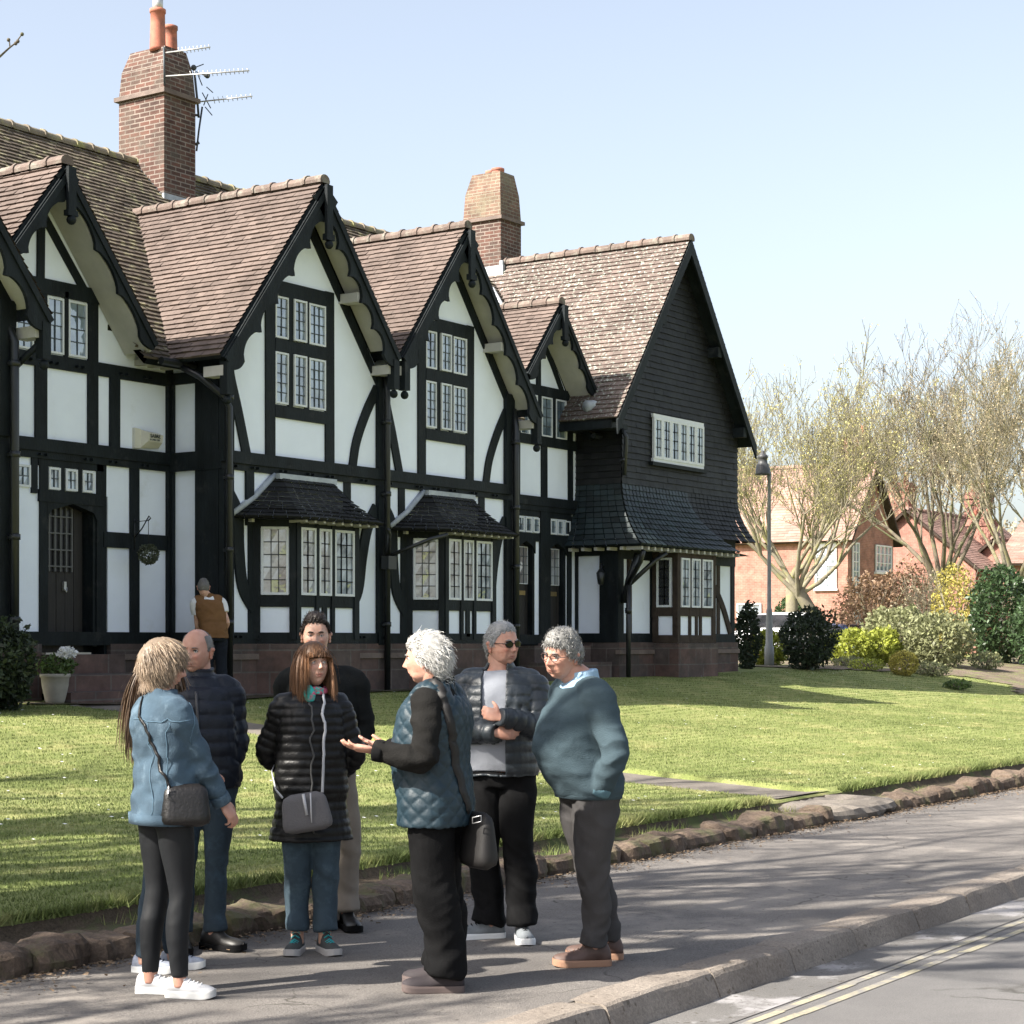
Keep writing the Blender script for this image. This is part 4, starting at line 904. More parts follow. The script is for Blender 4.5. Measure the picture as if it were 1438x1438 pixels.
def leafball(name, c, R, n, sz, m, parent=None, seed=0, lump=.25, squash=1., inner=.55, aspect=.55, loc=None, topflat=0):
    r = np.random.default_rng(seed); d = r.normal(size=(n, 3)); d /= np.linalg.norm(d, axis=1)[:, None]
    o = r.uniform(-50, 50, 3)
    lum = np.array([noise.noise(Vector((v[0]*2.2+o[0], v[1]*2.2+o[1], v[2]*2.2+o[2])))+.5*noise.noise(Vector((v[0]*5+o[0], v[1]*5+o[1], v[2]*5+o[2]))) for v in d])
    rr = (inner+(1-inner)*r.random(n)**.45)*(1+lump*lum); P = d*rr[:, None]*np.array([R[0], R[1], R[2]])
    if topflat: P[:, 2] = np.minimum(P[:, 2], topflat*R[2]+r.normal(0, .03, n))
    a = r.normal(size=(n, 3)); a = a*.7+d*.5; a /= np.linalg.norm(a, axis=1)[:, None]; b = np.cross(a, r.normal(size=(n, 3))); b /= np.linalg.norm(b, axis=1)[:, None]
    s = sz*r.uniform(.6, 1.35, n)[:, None]; A = a*s; B = b*s*aspect
    V = np.stack([P-A, P+B*.9-A*.1, P+A, P-B*.9-A*.1], 1)
    zmin = -R[2] if loc is None else None
    V = V+np.array(c)
    return link(name, npmesh(name, V.reshape(-1, 3), 4, m, r.random(n)), parent)
def leafmat(name, c, var=.35, rough=.55, tr=.3, spec=.4): return mat(name, c, rough, var, 2.5, rnd=.45, trans=tr, spec=spec)
M['lf_dark'] = leafmat('dark_evergreen_leaf', (.028, .042, .022)); M['lf_lav'] = leafmat('grey_green_leaf', (.10, .115, .075)); M['lf_gr'] = leafmat('mid_green_leaf', (.07, .11, .03))
M['lf_yel'] = leafmat('yellow_green_leaf', (.27, .30, .045)); M['lf_pale'] = leafmat('pale_olive_leaf', (.22, .23, .115)); M['lf_gloss'] = leafmat('glossy_green_leaf', (.05, .085, .035), rough=.35)
M['lf_brn'] = leafmat('dry_brown_hydrangea', (.25, .16, .10), tr=.15); M['lf_beige'] = leafmat('beige_twig_leaf', (.34, .29, .20), tr=.2); M['lf_gold'] = leafmat('golden_leaf', (.38, .33, .08)); M['lf_bud'] = leafmat('spring_bud', (.52, .48, .20), tr=.45)
M['lf_bud2'] = leafmat('tan_bud', (.46, .38, .24), tr=.4)
M['petal'] = mat('white_petal', (.8, .8, .8), .7, .05, trans=.3)
hbl = leafball('planted_ball', (-.85, .58, 2.86), (.14, .14, .14), 900, .022, M['lf_lav'], seed=2, inner=.75, lump=.05); tag(hbl, 'round grey-green planted ball hanging from the iron bracket', 'hanging plant')
cb = MB(); cb.tube([(-.85, .58, 3.32), (-.85, .58, 2.98)], .005, 5); cb.build('chain', M['iron'], hbl)
# potted plant
pt = empty('plant_pot', (-3.05, .0, .88)); tag(pt, 'pale urn-shaped pot of white flowers beside the dark bush and left-hand doorstep', 'plant pot')
m = MB(); m.lathe([(.10, 0), (.125, .06), (.165, .24), (.175, .34), (.19, .35), (.19, .39), (.17, .39), (.15, .34)], (-3.05, 0, .88), 20); m.build('pot', mat('pale_stoneware', (.30, .28, .24), .8, .15, 6), pt)
leafball('foliage', (-3.02, 0, 1.36), (.26, .22, .16), 500, .035, M['lf_gr'], pt, 4, inner=.2); leafball('flowers', (-2.93, -.08, 1.53), (.13, .10, .08), 220, .026, M['petal'], pt, 5, inner=.3, aspect=.9)
# aerials on the chimney
def aerial(p, q, n, lab, mastx=None):
    m = MB(); P, Q = Vector(p), Vector(q); m.tube([P, Q], .012, 6); d = (Q-P).normalized(); s = d.cross(Vector((0, 0, 1))).normalized(); L_ = (Q-P).length
    for i in range(n):
        c = P+d*L_*(.30+.68*i/(n-1)); l = .10-.03*i/n; v = Vector((0, 0, 1)).lerp(s, .35).normalized(); m.tube([c-v*l*.55, c+v*l*.55], .006, 4)
    o = m.build('tv_aerial', M['alu']); tag(o, lab, 'aerial', 'television aerials on the tall chimney'); return o
def at(xp, yp, D): p = cw(xp, D); return (p[0], p[1], EYE-(yp-902)/2642*D)
a1 = aerial(at(233, 74, 30.6), at(295, 66, 30.3), 9, 'topmost yagi aerial reaching right from the tall chimney')
m = MB(); m.tube([at(230, 66, 30.6), at(231, 120, 30.6)], .018, 6); m.build('mast', M['lead'], a1)
a2 = aerial(at(233, 107, 30.6), at(350, 99, 30.2), 14, 'longest yagi aerial, middle one of the three on the tall chimney')
a3 = aerial(at(278, 143, 31.6), at(354, 135, 31.2), 9, 'lowest yagi aerial on the pole behind the tall chimney')
m = MB(); q_ = lambda x, y: at(x, y, 31.6)
m.tube([q_(272, 92), q_(277, 140), q_(279, 165)], .022, 6); m.tube([q_(284, 150), q_(279, 185), q_(276, 212)], .018, 6); m.tube([q_(262, 160), q_(280, 162)], .022, 5); m.tube([q_(268, 205), q_(280, 200)], .025, 5)
for (x, y, x2, y2) in ((268, 97, 286, 90), (278, 102, 292, 108), (276, 100, 284, 120), (290, 122, 299, 130), (284, 130, 296, 152), (292, 132, 286, 148), (288, 150, 298, 162), (272, 144, 306, 140)): m.tube([q_(x, y), q_(x2, y2)], .009, 4)
m.ball(q_(272, 95), .05, 8, 6); m.ball(q_(291, 106), .05, 8, 6); m.build('mast', M['lead'], a3)
# ---------------- lamp post ----------------
lp = MB(); L0 = (19.61, 1.32, 1.05)
lp.lathe([(.11, 0), (.11, .5), (.085, .55), (.07, 1.3), (.07, 1.34), (.048, 1.4), (.038, 4.3), (.05, 4.32), (.05, 4.5), (.025, 4.52), (.025, 4.6)], L0, 12)
lo = lp.build('street_lamp', mat('grey_lamp_paint', (.20, .21, .21), .5, .2, 6)); tag(lo, 'tall grey street lamp beside the right end of the black cottage', 'street lamp')
lp = MB(); lp.tube([(19.61, 1.32, 5.60), (19.56, 1.36, 5.62), (19.50, 1.40, 5.60)], .035, 8); lp.build('arm', M['iron'], lo)
lp = MB(); lp.lathe([(.18, 0), (.17, .04), (.14, .24), (.11, .27), (.10, .37), (.125, .39), (.11, .45), (.04, .49), (.04, .55)], (19.48, 1.42, 5.48), 16); lp.build('lamp_head', mat('dark_grey_lamp', (.05, .052, .055), .5, .1), lo)
# ---------------- trees ----------------
def tree(name, base, h, spread, seed, mats, nl, label, group, trunk_r=.22, fork=2.0, limbs=5, bare=False, levels=4, leafsz=.05, lean=(0, 0), up=.55, kids=4, rmin=.0, lr=.55):
    r = random.Random(seed); mb = MB(); tips = []; base = Vector(base)
    def branch(p, d, L, R, lev):
        n = 4 if lev < 3 else 3; pts = [p]; dd = d.copy(); rs = [R]
        for i in range(n):
            dd = (dd+Vector((r.gauss(0, .16), r.gauss(0, .16), r.gauss(0, .10)+up*.14))).normalized(); p = p+dd*L/n; pts.append(p); rs.append(max(rmin, R*(1-.55*(i+1)/n)))
        mb.tube(pts, rs, 7 if lev < 1 else (5 if lev < 3 else 3), cap=False)
        if lev >= 2:
            for q in pts[1:]: tips.append(q)
        if lev < levels:
            for k in range(kids+(1 if lev == 0 else 0)):
                i = r.randint(1, n) if lev else r.choice((2, 3, 4, 4)); a = r.uniform(0, 6.28); s = dd.orthogonal().normalized(); s = Matrix.Rotation(a, 3, dd) @ s
                nd = (dd*r.uniform(.7, 1.1)+s*r.uniform(.35, .75)+Vector((0, 0, up*.55))).normalized()
                branch(pts[i], nd, L*r.uniform(.52, .80), rs[i]*.62, lev+1)
    tt = [base+Vector((0, 0, -.1)), base+Vector((lean[0]*.4, lean[1]*.4, fork*.5)), base+Vector((lean[0], lean[1], fork))]
    mb.tube([tt[0]-Vector((0, 0, .1)), tt[0]+Vector((0, 0, .3)), tt[1], tt[2]], [trunk_r*1.5, trunk_r*1.1, trunk_r, trunk_r*.95], 12, cap=False)
    L0_ = (h-fork)*.46
    for k in range(limbs):
        a = 6.28*k/limbs+r.uniform(-.3, .3); s = r.uniform(.5, 1)*spread
        branch(tt[2]-Vector((0, 0, r.uniform(0, .3))), Vector((math.cos(a)*s, math.sin(a)*s, 1)).normalized(), L0_*r.uniform(.85, 1.15), trunk_r*lr, 0)
    to = mb.build(name, mats[0]); tag(to, label, 'tree', group)
    mb.sm = None
    if nl:
        T_ = np.array([tuple(t) for t in tips]); rg = np.random.default_rng(seed); idx = rg.integers(0, len(T_), nl); P = T_[idx]+rg.normal(0, .05, (nl, 3))
        a = rg.normal(size=(nl, 3)); a /= np.linalg.norm(a, axis=1)[:, None]; b = np.cross(a, rg.normal(size=(nl, 3))); b /= np.linalg.norm(b, axis=1)[:, None]; s = leafsz*rg.uniform(.5, 1.4, nl)[:, None]
        V = np.stack([P-a*s, P+b*s*.6, P+a*s, P-b*s*.6], 1); link('buds', npmesh('buds', V.reshape(-1, 3), 4, mats[1], rg.random(nl)), to)
    return to
M['bark'] = mat('grey_brown_bark', (.14, .115, .085), .9, .35, 4, .5, 25, second=(.14, .15, .07), s2=2)
M['bark_l'] = mat('pale_twig_bark', (.20, .178, .13), .9, .3, 4, .3, 25, second=(.22, .21, .09), s2=2)
def tz(p): return (p[0], p[1], 1.06)
GT = 'pollarded spring trees beyond the gardens'
KW = dict(levels=5, kids=3, leafsz=.032, rmin=.007, lr=.40)
tree('lime_tree', tz(cw(1172, 58)), 8.6, 1.5, 11, (M['bark_l'], M['lf_bud']), 7000, 'spreading budding tree with leaning forked trunk behind the street lamp', GT, .20, 2.2, 8, lean=(-.9, .8), **KW)
tree('lime_tree', tz(cw(1112, 62)), 9.0, 1.35, 12, (M['bark_l'], M['lf_bud']), 12000, 'upright budding tree nearest the black cottage, left of the leaning one', GT, .21, 2.8, 7, **KW)
tree('lime_tree', tz(cw(1318, 66)), 10.8, .85, 13, (M['bark'], M['lf_bud2']), 8000, 'tall dark-stemmed tree with tan buds rising behind the brown shrub', GT, .25, 2.6, 9, lean=(.3, 0), **KW)
tree('lime_tree', tz(cw(1428, 60)), 9.6, 1.1, 14, (M['bark_l'], M['lf_bud2']), 8000, 'pale-barked budding tree at the right edge of the picture', GT, .21, 2.4, 8, **KW)
KW['leafsz'] = .06; KW['kids'] = 3
tree('lime_tree', tz(cw(1250, 96)), 11.5, .8, 15, (M['bark_l'], M['lf_bud2']), 10000, 'distant hazy tree between the leaning tree and the tall dark-stemmed one', GT, .24, 2.6, 5, **KW)
tree('lime_tree', tz(cw(1385, 100)), 13.5, .8, 16, (M['bark_l'], M['lf_bud2']), 10000, 'distant bare tree over the rooftops at far right', GT, .24, 2.6, 5, **KW)
leafball('hedge_tree', (*cw(1100, 108), 5.2), (9, 7, 5.4), 16000, .20, M['lf_pale'], seed=31); tag(bpy.data.objects['hedge_tree'], 'rounded yellow-green tree crown behind the red brick houses', 'tree')
# trees on the lawn left of the frame; their branches shade the lawn and the pavement
GS = 'bare trees on the lawn left of the picture'
SK = dict(levels=3, kids=4, leafsz=.03, rmin=.012)
tA = tree('street_tree', (-16.2, -8.1, .25), 11.0, 1.0, 21, (M['bark'], M['lf_bud2']), 2500, 'bare tree whose twig tip pokes in at the upper left corner', GS, .42, 2.6, 6, levels=2, kids=4, leafsz=.03, rmin=.02)
tree('street_tree', (-17.6, -6.0, .3), 15, 1.0, 24, (M['bark'], M['lf_bud2']), 2500, 'bare tree outside the left edge, shading the empty pavement and road', GS, .50, 2.6, 6, levels=3, kids=3, leafsz=.03, rmin=.014)
tree('street_tree', (-19.4, -7.6, .2), 8.0, 1.3, 27, (M['bark'], M['lf_bud2']), 1500, 'low bare tree outside the left edge, shading the near corner of the lawn', GS, .40, 1.9, 7, levels=3, kids=3, leafsz=.03, rmin=.02)
tree('street_tree', (-21.0, -3.0, .5), 13, 1.1, 22, (M['bark'], M['lf_bud2']), 2500, 'bare tree outside the left edge, casting streaky shade on the lawn', GS, .36, 2.8, 7, **SK)
tree('street_tree', (-25, 2.5, .6), 13, 1.1, 23, (M['bark'], M['lf_bud2']), 2500, 'bare tree outside the left edge, nearest the houses', GS, .26, 3.2, 6, **SK)
tw = MB()                                                         # the twig in the corner
tp = [(-13.9, -9.3, 5.6), (-13.2, -9.6, 5.7)]
def at(xp, yp, D): p = cw(xp, D); return (p[0], p[1], EYE-(yp-902)/2642*D)
tw.tube([at(-160, 150, 12), at(-70, 110, 12), at(0, 79, 12), at(12, 68, 12), at(22, 60, 12), at(30, 49, 12)], [.02, .013, .008, .006, .005, .004], 5); tw.tube([at(14, 67, 12), at(13, 56, 12)], .004, 4)
for q in ((31, 48), (22, 61), (12, 56), (25, 58)): tw.ball(at(q[0], q[1], 12), .013, 6, 4)
tw.build('twig', M['bark'], tA)
# ---------------- garden shrubs ----------------
def shrub(nm, xpx, D, w_, h_, n, sz, m, label, group='shrubs in the garden beds', z0=1.0, seed=1, inner=.5, stems=True, lump=.25, twigs=0, aspect=.55, dz=0):
    x, y = cw(xpx, D); z0 = zg(x, y)+dz; e = leafball(nm, (x, y, z0+h_*.52), (w_, w_*.85, h_*.55), n, sz, M[m], seed=seed, inner=inner, lump=lump, aspect=aspect); tag(e, label, 'shrub', group)
    s = MB(); r = random.Random(seed)
    for k in range(5+twigs):
        a = r.uniform(0, 6.28); q = r.uniform(.2, .95 if twigs else .6); zz = h_*r.uniform(.7, 1.05 if twigs else .8)
        s.tube([(x, y, z0-.05), (x+math.cos(a)*w_*q*.4, y+math.sin(a)*w_*q*.4, z0+zz*.5), (x+math.cos(a)*w_*q, y+math.sin(a)*w_*q, z0+zz)], [.03, .018, .007] if twigs else [.04, .03, .015], 4)
    s.build('stems', M['bark_l'] if twigs else M['bark'], e); return e
shrub('evergreen_shrub', 1050, 40.5, .32, 1.35, 1800, .05, 'lf_dark', 'dark narrow shrub tight against the corner of the black cottage', seed=41)
shrub('evergreen_shrub', 1136, 41, .72, 1.30, 3800, .05, 'lf_dark', 'dark domed shrub just right of the street lamp foot', seed=42, inner=.4)
shrub('laurel_shrub', 1078, 44, .62, .78, 2600, .055, 'lf_yel', 'bright yellow-green shrub behind the street lamp foot', seed=43)
shrub('laurel_shrub', 1196, 46, .75, .85, 2600, .055, 'lf_yel', 'bright yellow-green shrub right of the dark domed one', seed=44)
shrub('laurel_shrub', 1238, 46.5, .60, .88, 2400, .055, 'lf_yel', 'bright yellow-green shrub with bare twigs below, left of the pale olive mass', seed=45, twigs=6)
shrub('box_ball', 1269, 42, .38, .52, 2200, .03, 'lf_gold', 'small clipped golden-green ball shrub on the bare soil', seed=46, inner=.85, lump=.04)
shrub('olive_shrub', 1262, 50, 1.15, 1.45, 5200, .06, 'lf_pale', 'large pale olive shrub behind the golden ball', seed=47)
shrub('olive_shrub', 1318, 46.5, .95, 1.28, 4600, .055, 'lf_pale', 'pale olive shrub in front, right of the golden ball', seed=48)
shrub('rhododendron', 1410, 52, 1.15, 2.5, 6500, .07, 'lf_gloss', 'tall glossy dark green shrub at the right edge', seed=49)
shrub('rhododendron', 1470, 50, 1.1, 2.1, 4000, .07, 'lf_gloss', 'glossy dark green shrub half outside the right edge', seed=50)
shrub('golden_shrub', 1342, 56, .85, 2.75, 3600, .05, 'lf_gold', 'tall golden shrub between the beige twiggy bush and the glossy dark one', seed=51, inner=.3, twigs=14)
shrub('twiggy_shrub', 1300, 58, 1.15, 2.6, 2600, .045, 'lf_beige', 'beige twiggy half-bare shrub beside the tall golden one', seed=52, inner=.2, twigs=40)
shrub('hydrangea_bush', 1225, 66, 1.55, 2.75, 5200, .07, 'lf_brn', 'big brown dried bush in front of the shaded brick end wall', seed=53, inner=.4, twigs=20)
shrub('hydrangea_bush', 1275, 67, 1.3, 3.2, 4200, .07, 'lf_brn', 'taller brown dried bush under the dark-stemmed tree', seed=54, inner=.4, twigs=20)
shrub('round_bush', 1108, 66, .66, 2.05, 3000, .06, 'lf_gloss', 'round green bush showing over the white car', seed=55, inner=.7, lump=.08)
shrub('low_plant', 1345, 40, .35, .20, 500, .035, 'lf_gr', 'low green plant on the soil near the path edge', seed=56)
shrub('low_plant', 1308, 43, .5, .32, 900, .035, 'lf_pale', 'low pale plant just right of the golden ball shrub', seed=67)
shrub('low_plant', 1218, 42.5, .5, .26, 700, .03, 'lf_yel', 'low yellow-green plant left of the golden ball shrub', seed=58)
shrub('low_plant', 1190, 43.5, .45, .24, 600, .03, 'lf_pale', 'pale low plant beside the dark domed shrub', seed=59)
shrub('low_plant', 1384, 47, .5, .45, 700, .04, 'lf_pale', 'pale low plant between the olive shrub and the glossy dark one', seed=60)
x, y = -4.62, -.62
e = leafball('evergreen_shrub', (x, y, 1.36), (.56, .5, .60), 5500, .04, M['lf_dark'], seed=61, inner=.45); tag(e, 'large dark evergreen bush at the left edge by the plant pot', 'shrub', 'shrubs in the garden beds')
s = MB(); [s.tube([(x, y, .8), (x+.3*math.cos(a), y+.3*math.sin(a), 1.4)], .02, 5) for a in (0, 1.5, 3, 4.5)]; s.build('stems', M['bark'], e)
e = leafball('evergreen_shrub', (-5.3, -.6, 1.3), (.7, .5, .5), 4000, .04, M['lf_dark'], seed=62, inner=.45); tag(e, 'dark evergreen bush cut off by the left edge', 'shrub', 'shrubs in the garden beds')
# soil beds (irregular sheets laid on the lawn)
def sheet(name, poly, m, dz=.02):
    import mathutils
    bm = MB(); xs_ = [p[0] for p in poly]; ys_ = [p[1] for p in poly]; P2 = [Vector(p) for p in poly]
    def inside(q):
        c_ = False; j = len(P2)-1
        for i in range(len(P2)):
            if (P2[i].y > q[1]) != (P2[j].y > q[1]) and q[0] < (P2[j].x-P2[i].x)*(q[1]-P2[i].y)/(P2[j].y-P2[i].y)+P2[i].x: c_ = not c_
            j = i
        return c_
    st = .25; x = min(xs_)
    while x < max(xs_):
        y = min(ys_)
        while y < max(ys_):
            if inside((x+st/2, y+st/2)): bm.add([(a, b, zg(a, b)+dz+.015*noise.noise(Vector((a*4, b*4, 1)))) for a, b in ((x, y), (x+st, y), (x+st, y+st), (x, y+st))], [(0, 1, 2, 3)])
            y += st
        x += st
    return tag(bm.build(name, m), kind='structure')
sheet('soil_bed', [(18.3, -.1), (20.5, -1.0), (23, -2.0), (22.8, -3.2), (20.5, -4.2), (20.9, -4.8), (25, -4.2), (28, -3.8), (30, -2.6), (34, -2.0), (40, -1), (40, 8), (18.3, 8)], M['soil'])
sheet('soil_bed', [(-7.3, -.1), (-3.8, -.1), (-3.2, -.15), (-2.9, -.5), (-1.2, -.45), (7.2, -.45), (7.2, .2), (-7.3, .2)], M['soil_d'])
sheet('path', [(9.5, -8.2), (14.0, -6.2), (18, -5.2), (22, -4.7), (26, -4.6), (26, -5.2), (20, -5.8), (14, -7.0), (10, -9.0)], M['flag'], .012) if False else None
# ---------------- cars ----------------
def car(name, p, ang, body, label, s=1.):
    e = empty(name, (0, 0, 0)); tag(e, label, 'car', 'cars parked behind the gardens')
    prof = [(-2.1, .35), (-2.15, .75), (-2.0, .95), (-1.35, 1.02), (-.75, 1.42), (.55, 1.50), (1.45, 1.36), (1.95, .98), (2.1, .9), (2.12, .4)]
    mb = MB(); rows = []
    for (px_, pz_) in prof:
        wd = .88 if pz_ < 1.05 else .88-.22*(pz_-1.05)/.45; rows.append([(px_, -wd*.92, .3), (px_, -wd, min(pz_, .75)), (px_, -wd*(.97 if pz_ < 1.05 else 1), pz_-.04), (px_, -wd*.8, pz_), (px_, wd*.8, pz_), (px_, wd*(.97 if pz_ < 1.05 else 1), pz_-.04), (px_, wd, min(pz_, .75)), (px_, wd*.92, .3)])
    vs = [v for r_ in rows for v in r_]; n = 8; fs = [(i*n+k, i*n+(k+1) % n, (i+1)*n+(k+1) % n, (i+1)*n+k) for i in range(len(rows)-1) for k in range(n)]+[tuple(range(n-1, -1, -1)), tuple((len(rows)-1)*n+k for k in range(n))]
    mb.add(vs, fs); b = mb.build('body', body, e, bevel=.03)
    g = MB()
    for sd_ in (-1, 1):
        for poly in ([(-1.2, 1.03), (-.68, 1.36), (-.05, 1.41), (-.05, 1.02)], [(.05, 1.02), (.05, 1.41), (.60, 1.42), (1.30, 1.28), (1.5, 1.02)]):
            g.add([(q[0], sd_*(.885-.22*max(0, q[1]-1.05)/.45+.004), q[1]) for q in poly], [(0, 1, 2, 3) if len(poly) == 4 else (0, 1, 2, 3, 4)])
    g.add([(-1.38, -.72, 1.06), (-1.38, .72, 1.06), (-.80, .58, 1.41), (-.80, -.58, 1.41)], [(0, 1, 2, 3)]); g.add([(1.93, -.72, 1.05), (1.93, .72, 1.05), (1.50, .6, 1.36), (1.50, -.6, 1.36)], [(3, 2, 1, 0)]); g.build('windows', M['glass_d'], e)
    for wx in (-1.3, 1.3):
        for sy in (-1, 1):
            t = MB(); t.tube([(wx, sy*.92, .32), (wx, sy*.70, .32)], .32, 18); to = t.build('wheel', M['iron'], e); t = MB(); t.tube([(wx, sy*.93, .32), (wx, sy*.915, .32)], .2, 14); t.build('rim', M['alu'], to)
    for sy in (-.65, .65):
        t = MB(); t.box(-2.17, -2.08, sy-.14, sy+.14, .68, .80); t.build('headlight', M['white'], e)
    e.location = (p[0], p[1], p[2]); e.rotation_euler = (0, 0, ang); e.scale = (s, s, s); return e
car('parked_car', (*cw(1100, 55), 1.05), rad(8), mat('white_car_paint', (.75, .76, .78), .25, .02, spec=.6), 'white parked car behind the yellow-green shrub and street lamp')
car('parked_car', (*cw(1188, 66), .85), rad(60), mat('blue_car_paint', (.03, .045, .10), .2, .02, spec=.7), 'dark blue parked car glimpsed beyond the dark domed shrub')
# ---------------- red brick houses ----------------
def rhouse(label, x0, x1, y0, y1, ze, zr, chims=(), wins=(), roof='tile', axis='x', parts=(), z0=.6):
    e = empty('red_brick_house', (x0, y0, z0)); tag(e, label, 'house', 'red brick houses beyond the gardens')
    w_ = MB(); w_.box(x0, x1, y0, y1, z0, ze); ov = .35
    if axis == 'x':      # ridge along x, gable ends face +-x
        ym = (y0+y1)/2; w_.add([(x0, y0, ze), (x0, y1, ze), (x0, ym, zr-.15), (x1, y0, ze), (x1, y1, ze), (x1, ym, zr-.15)], [(0, 2, 1), (3, 4, 5)])
        c = [((x0-ov, y0-ov, ze-.25), (1, 0, 0), x1-x0+2*ov, (0, ym-y0+ov, zr-ze+.25)), ((x0-ov, y1+ov, ze-.25), (1, 0, 0), x1-x0+2*ov, (0, ym-y1-ov, zr-ze+.25))]; rl = ((x0-ov, ym, zr), (x1+ov, ym, zr))
    else:
        xm = (x0+x1)/2; w_.add([(x0, y0, ze), (x1, y0, ze), (xm, y0, zr-.15), (x0, y1, ze), (x1, y1, ze), (xm, y1, zr-.15)], [(0, 1, 2), (3, 5, 4)])
        c = [((x0-ov, y0-ov, ze-.25), (0, 1, 0), y1-y0+2*ov, (xm-x0+ov, 0, zr-ze+.25)), ((x1+ov, y0-ov, ze-.25), (0, 1, 0), y1-y0+2*ov, (xm-x1-ov, 0, zr-ze+.25))]; rl = ((xm, y0-ov, zr), (xm, y1+ov, zr))
    w_.build('wall', M['redbrick'], e, uv=True)
    for (O, A_, La, Bv) in c:
        Bv = Vector(Bv); m = MB(); slope(m, O, A_, La, Bv, Bv.length, ex=.16, tw=.3, th=.02); m.build('roof', M['tile_far'], e); m = MB(); slab(m, O, A_, La, Bv, Bv.length, -.12, -.01); m.build('roof_deck', M['timber_worn'], e)
    m = MB(); ridge_tiles(m, *rl, r=.14, L=.5); m.build('ridge_tiles', M['tile_far'], e)
    for (cx_, cy_, zt_) in chims:
        m = MB(); m.box(cx_-.45, cx_+.45, cy_-.6, cy_+.6, ze, zt_); m.box(cx_-.52, cx_+.52, cy_-.67, cy_+.67, zt_-.35, zt_-.15); co = m.build('chimney', M['redbrick'], e, uv=True)
        for d in (-.3, .3): q = MB(); q.lathe([(.13, 0), (.11, .45), (.12, .5)], (cx_, cy_+d, zt_), 10); q.build('chimney_pot', M['pot'], co)
    for (face, a, b, zl, zh, cols, rows) in wins:
        if face == 'w': T_ = Matrix.Translation((x0, 0, 0)) @ Matrix.Rotation(rad(-90), 4, 'Z'); a, b = -b, -a
        else: T_ = Matrix.Translation((0, y0, 0))
        m = MB(); m.M = T_; m.box(a, b, -.03, -.005, zl, zh); g_ = M['glass']; f = MB(); f.M = T_; t = .07
        f.box(a, a+t, -.08, 0, zl, zh).box(b-t, b, -.08, 0, zl, zh).box(a+t, b-t, -.078, 0, zl, zl+t).box(a+t, b-t, -.078, 0, zh-t, zh)
        for i in range(1, cols): q = a+(b-a)*i/cols; f.box(q-.03, q+.03, -.07, -.01, zl+t, zh-t)
        for j in range(1, rows): q = zl+(zh-zl)*j/rows; f.box(a+t, b-t, -.069, -.011, q-.02, q+.02)
        f.box(a-.06, b+.06, -.12, 0, zl-.10, zl-.005); fo = f.build('window', M['white'], e); m.build('pane', g_, fo)
    return e
M['tile_far'] = mat('pinkish_roof_tile', (.27, .17, .14), .85, .25, .6, .2, 20, rnd=.2)
rhouse('nearest red brick house, sunlit long wall and pinkish roof seen behind the leaning tree', 56, 61, 15.5, 31, 6.3, 9.6, ((59.5, 16.6, 10.9),),
       (('w', 16.0, 17.0, 4.0, 6.0, 2, 4), ('w', 19.6, 20.8, 2.2, 3.4, 3, 3), ('w', 24.4, 25.4, 2.4, 3.6, 3, 3), ('s', 56.4, 57.1, 3.9, 6.0, 2, 5), ('s', 58.9, 60.7, 4.8, 6.0, 4, 3), ('s', 56.5, 57.2, 2.0, 3.1, 2, 3), ('s', 59, 60.2, 2.0, 3.4, 3, 3)), axis='y')
pb = MB(); pb.box(53.6, 56, 22.2, 27, .6, 4.1); e_ = pb.build('brick_porch', M['redbrick'], uv=True); tag(e_, 'low red brick porch block with stone cornice beside the black cottage corner', 'porch')
pb = MB(); pb.box(53.3, 56, 21.9, 27, 4.1, 4.5); pb.build('cornice', mat('porch_stone', (.35, .27, .22), .8, .2), e_); 
pb = MB(); pb.box(53.57, 53.59, 23.2, 24.4, 1.4, 3.2); g_ = MB(); g_.box(53.54, 53.57, 23.1, 23.2, 1.3, 3.3).box(53.54, 53.57, 24.4, 24.5, 1.3, 3.3).box(53.54, 53.57, 23.2, 24.4, 3.2, 3.3).box(53.54, 53.57, 23.2, 24.4, 1.3, 1.4).box(53.545, 53.57, 23.77, 23.83, 1.4, 3.2).box(53.546, 53.57, 23.2, 24.4, 2.3, 2.36); f_ = g_.build('window', M['white'], e_); pb.build('pane', M['glass'], f_)
rhouse('second red brick house, dark roof and square chimney behind the brown bush', 68, 80, 14.2, 21, 5.4, 8.2, ((70.4, 19, 9.7), (76, 17, 9.5)), (('s', 70, 72, 3.5, 5, 3, 3),))
rhouse('low red brick house with central chimney behind the golden shrub', 71, 84, 11.6, 17, 4.6, 6.8, ((73.2, 15.8, 7.9),), (('w', 12.6, 14, 2.6, 4, 3, 3), ('s', 73, 75, 2.6, 4, 3, 3)))
rhouse('red brick house with pink roof at the far right edge', 67, 79, 3.5, 12.5, 5.6, 8.9, ((70, 9, 10.2),), (('w', 8.2, 9.6, 3.6, 5.2, 3, 3), ('w', 10.4, 11.6, 3.2, 4.6, 3, 3)), axis='y')
# haze of distant trees behind everything: each its own crown
for i, (xp, D, w_, h_) in enumerate(((1010, 150, 12, 9), (1160, 150, 11, 8), (1290, 140, 10, 8), (1400, 150, 13, 10), (1480, 140, 10, 9))):
    x, y = cw(xp, D); e = leafball('distant_tree', (x, y, 1+h_*.5), (w_*.5, w_*.5, h_*.55), 5000, .22, M['lf_beige'], seed=80+i, inner=.4, lump=.4); tag(e, ['distant brownish tree behind the black cottage gable', 'distant brownish tree behind the leaning pollard', 'distant brownish tree above the second brick house', 'distant brownish tree above the low brick house', 'distant brownish tree above the far right house'][i], 'tree', 'distant trees')
    s = MB(); s.tube([(x, y, .5), (x, y, 3)], [.3, .25], 6); s.build('trunk', M['bark'], e)
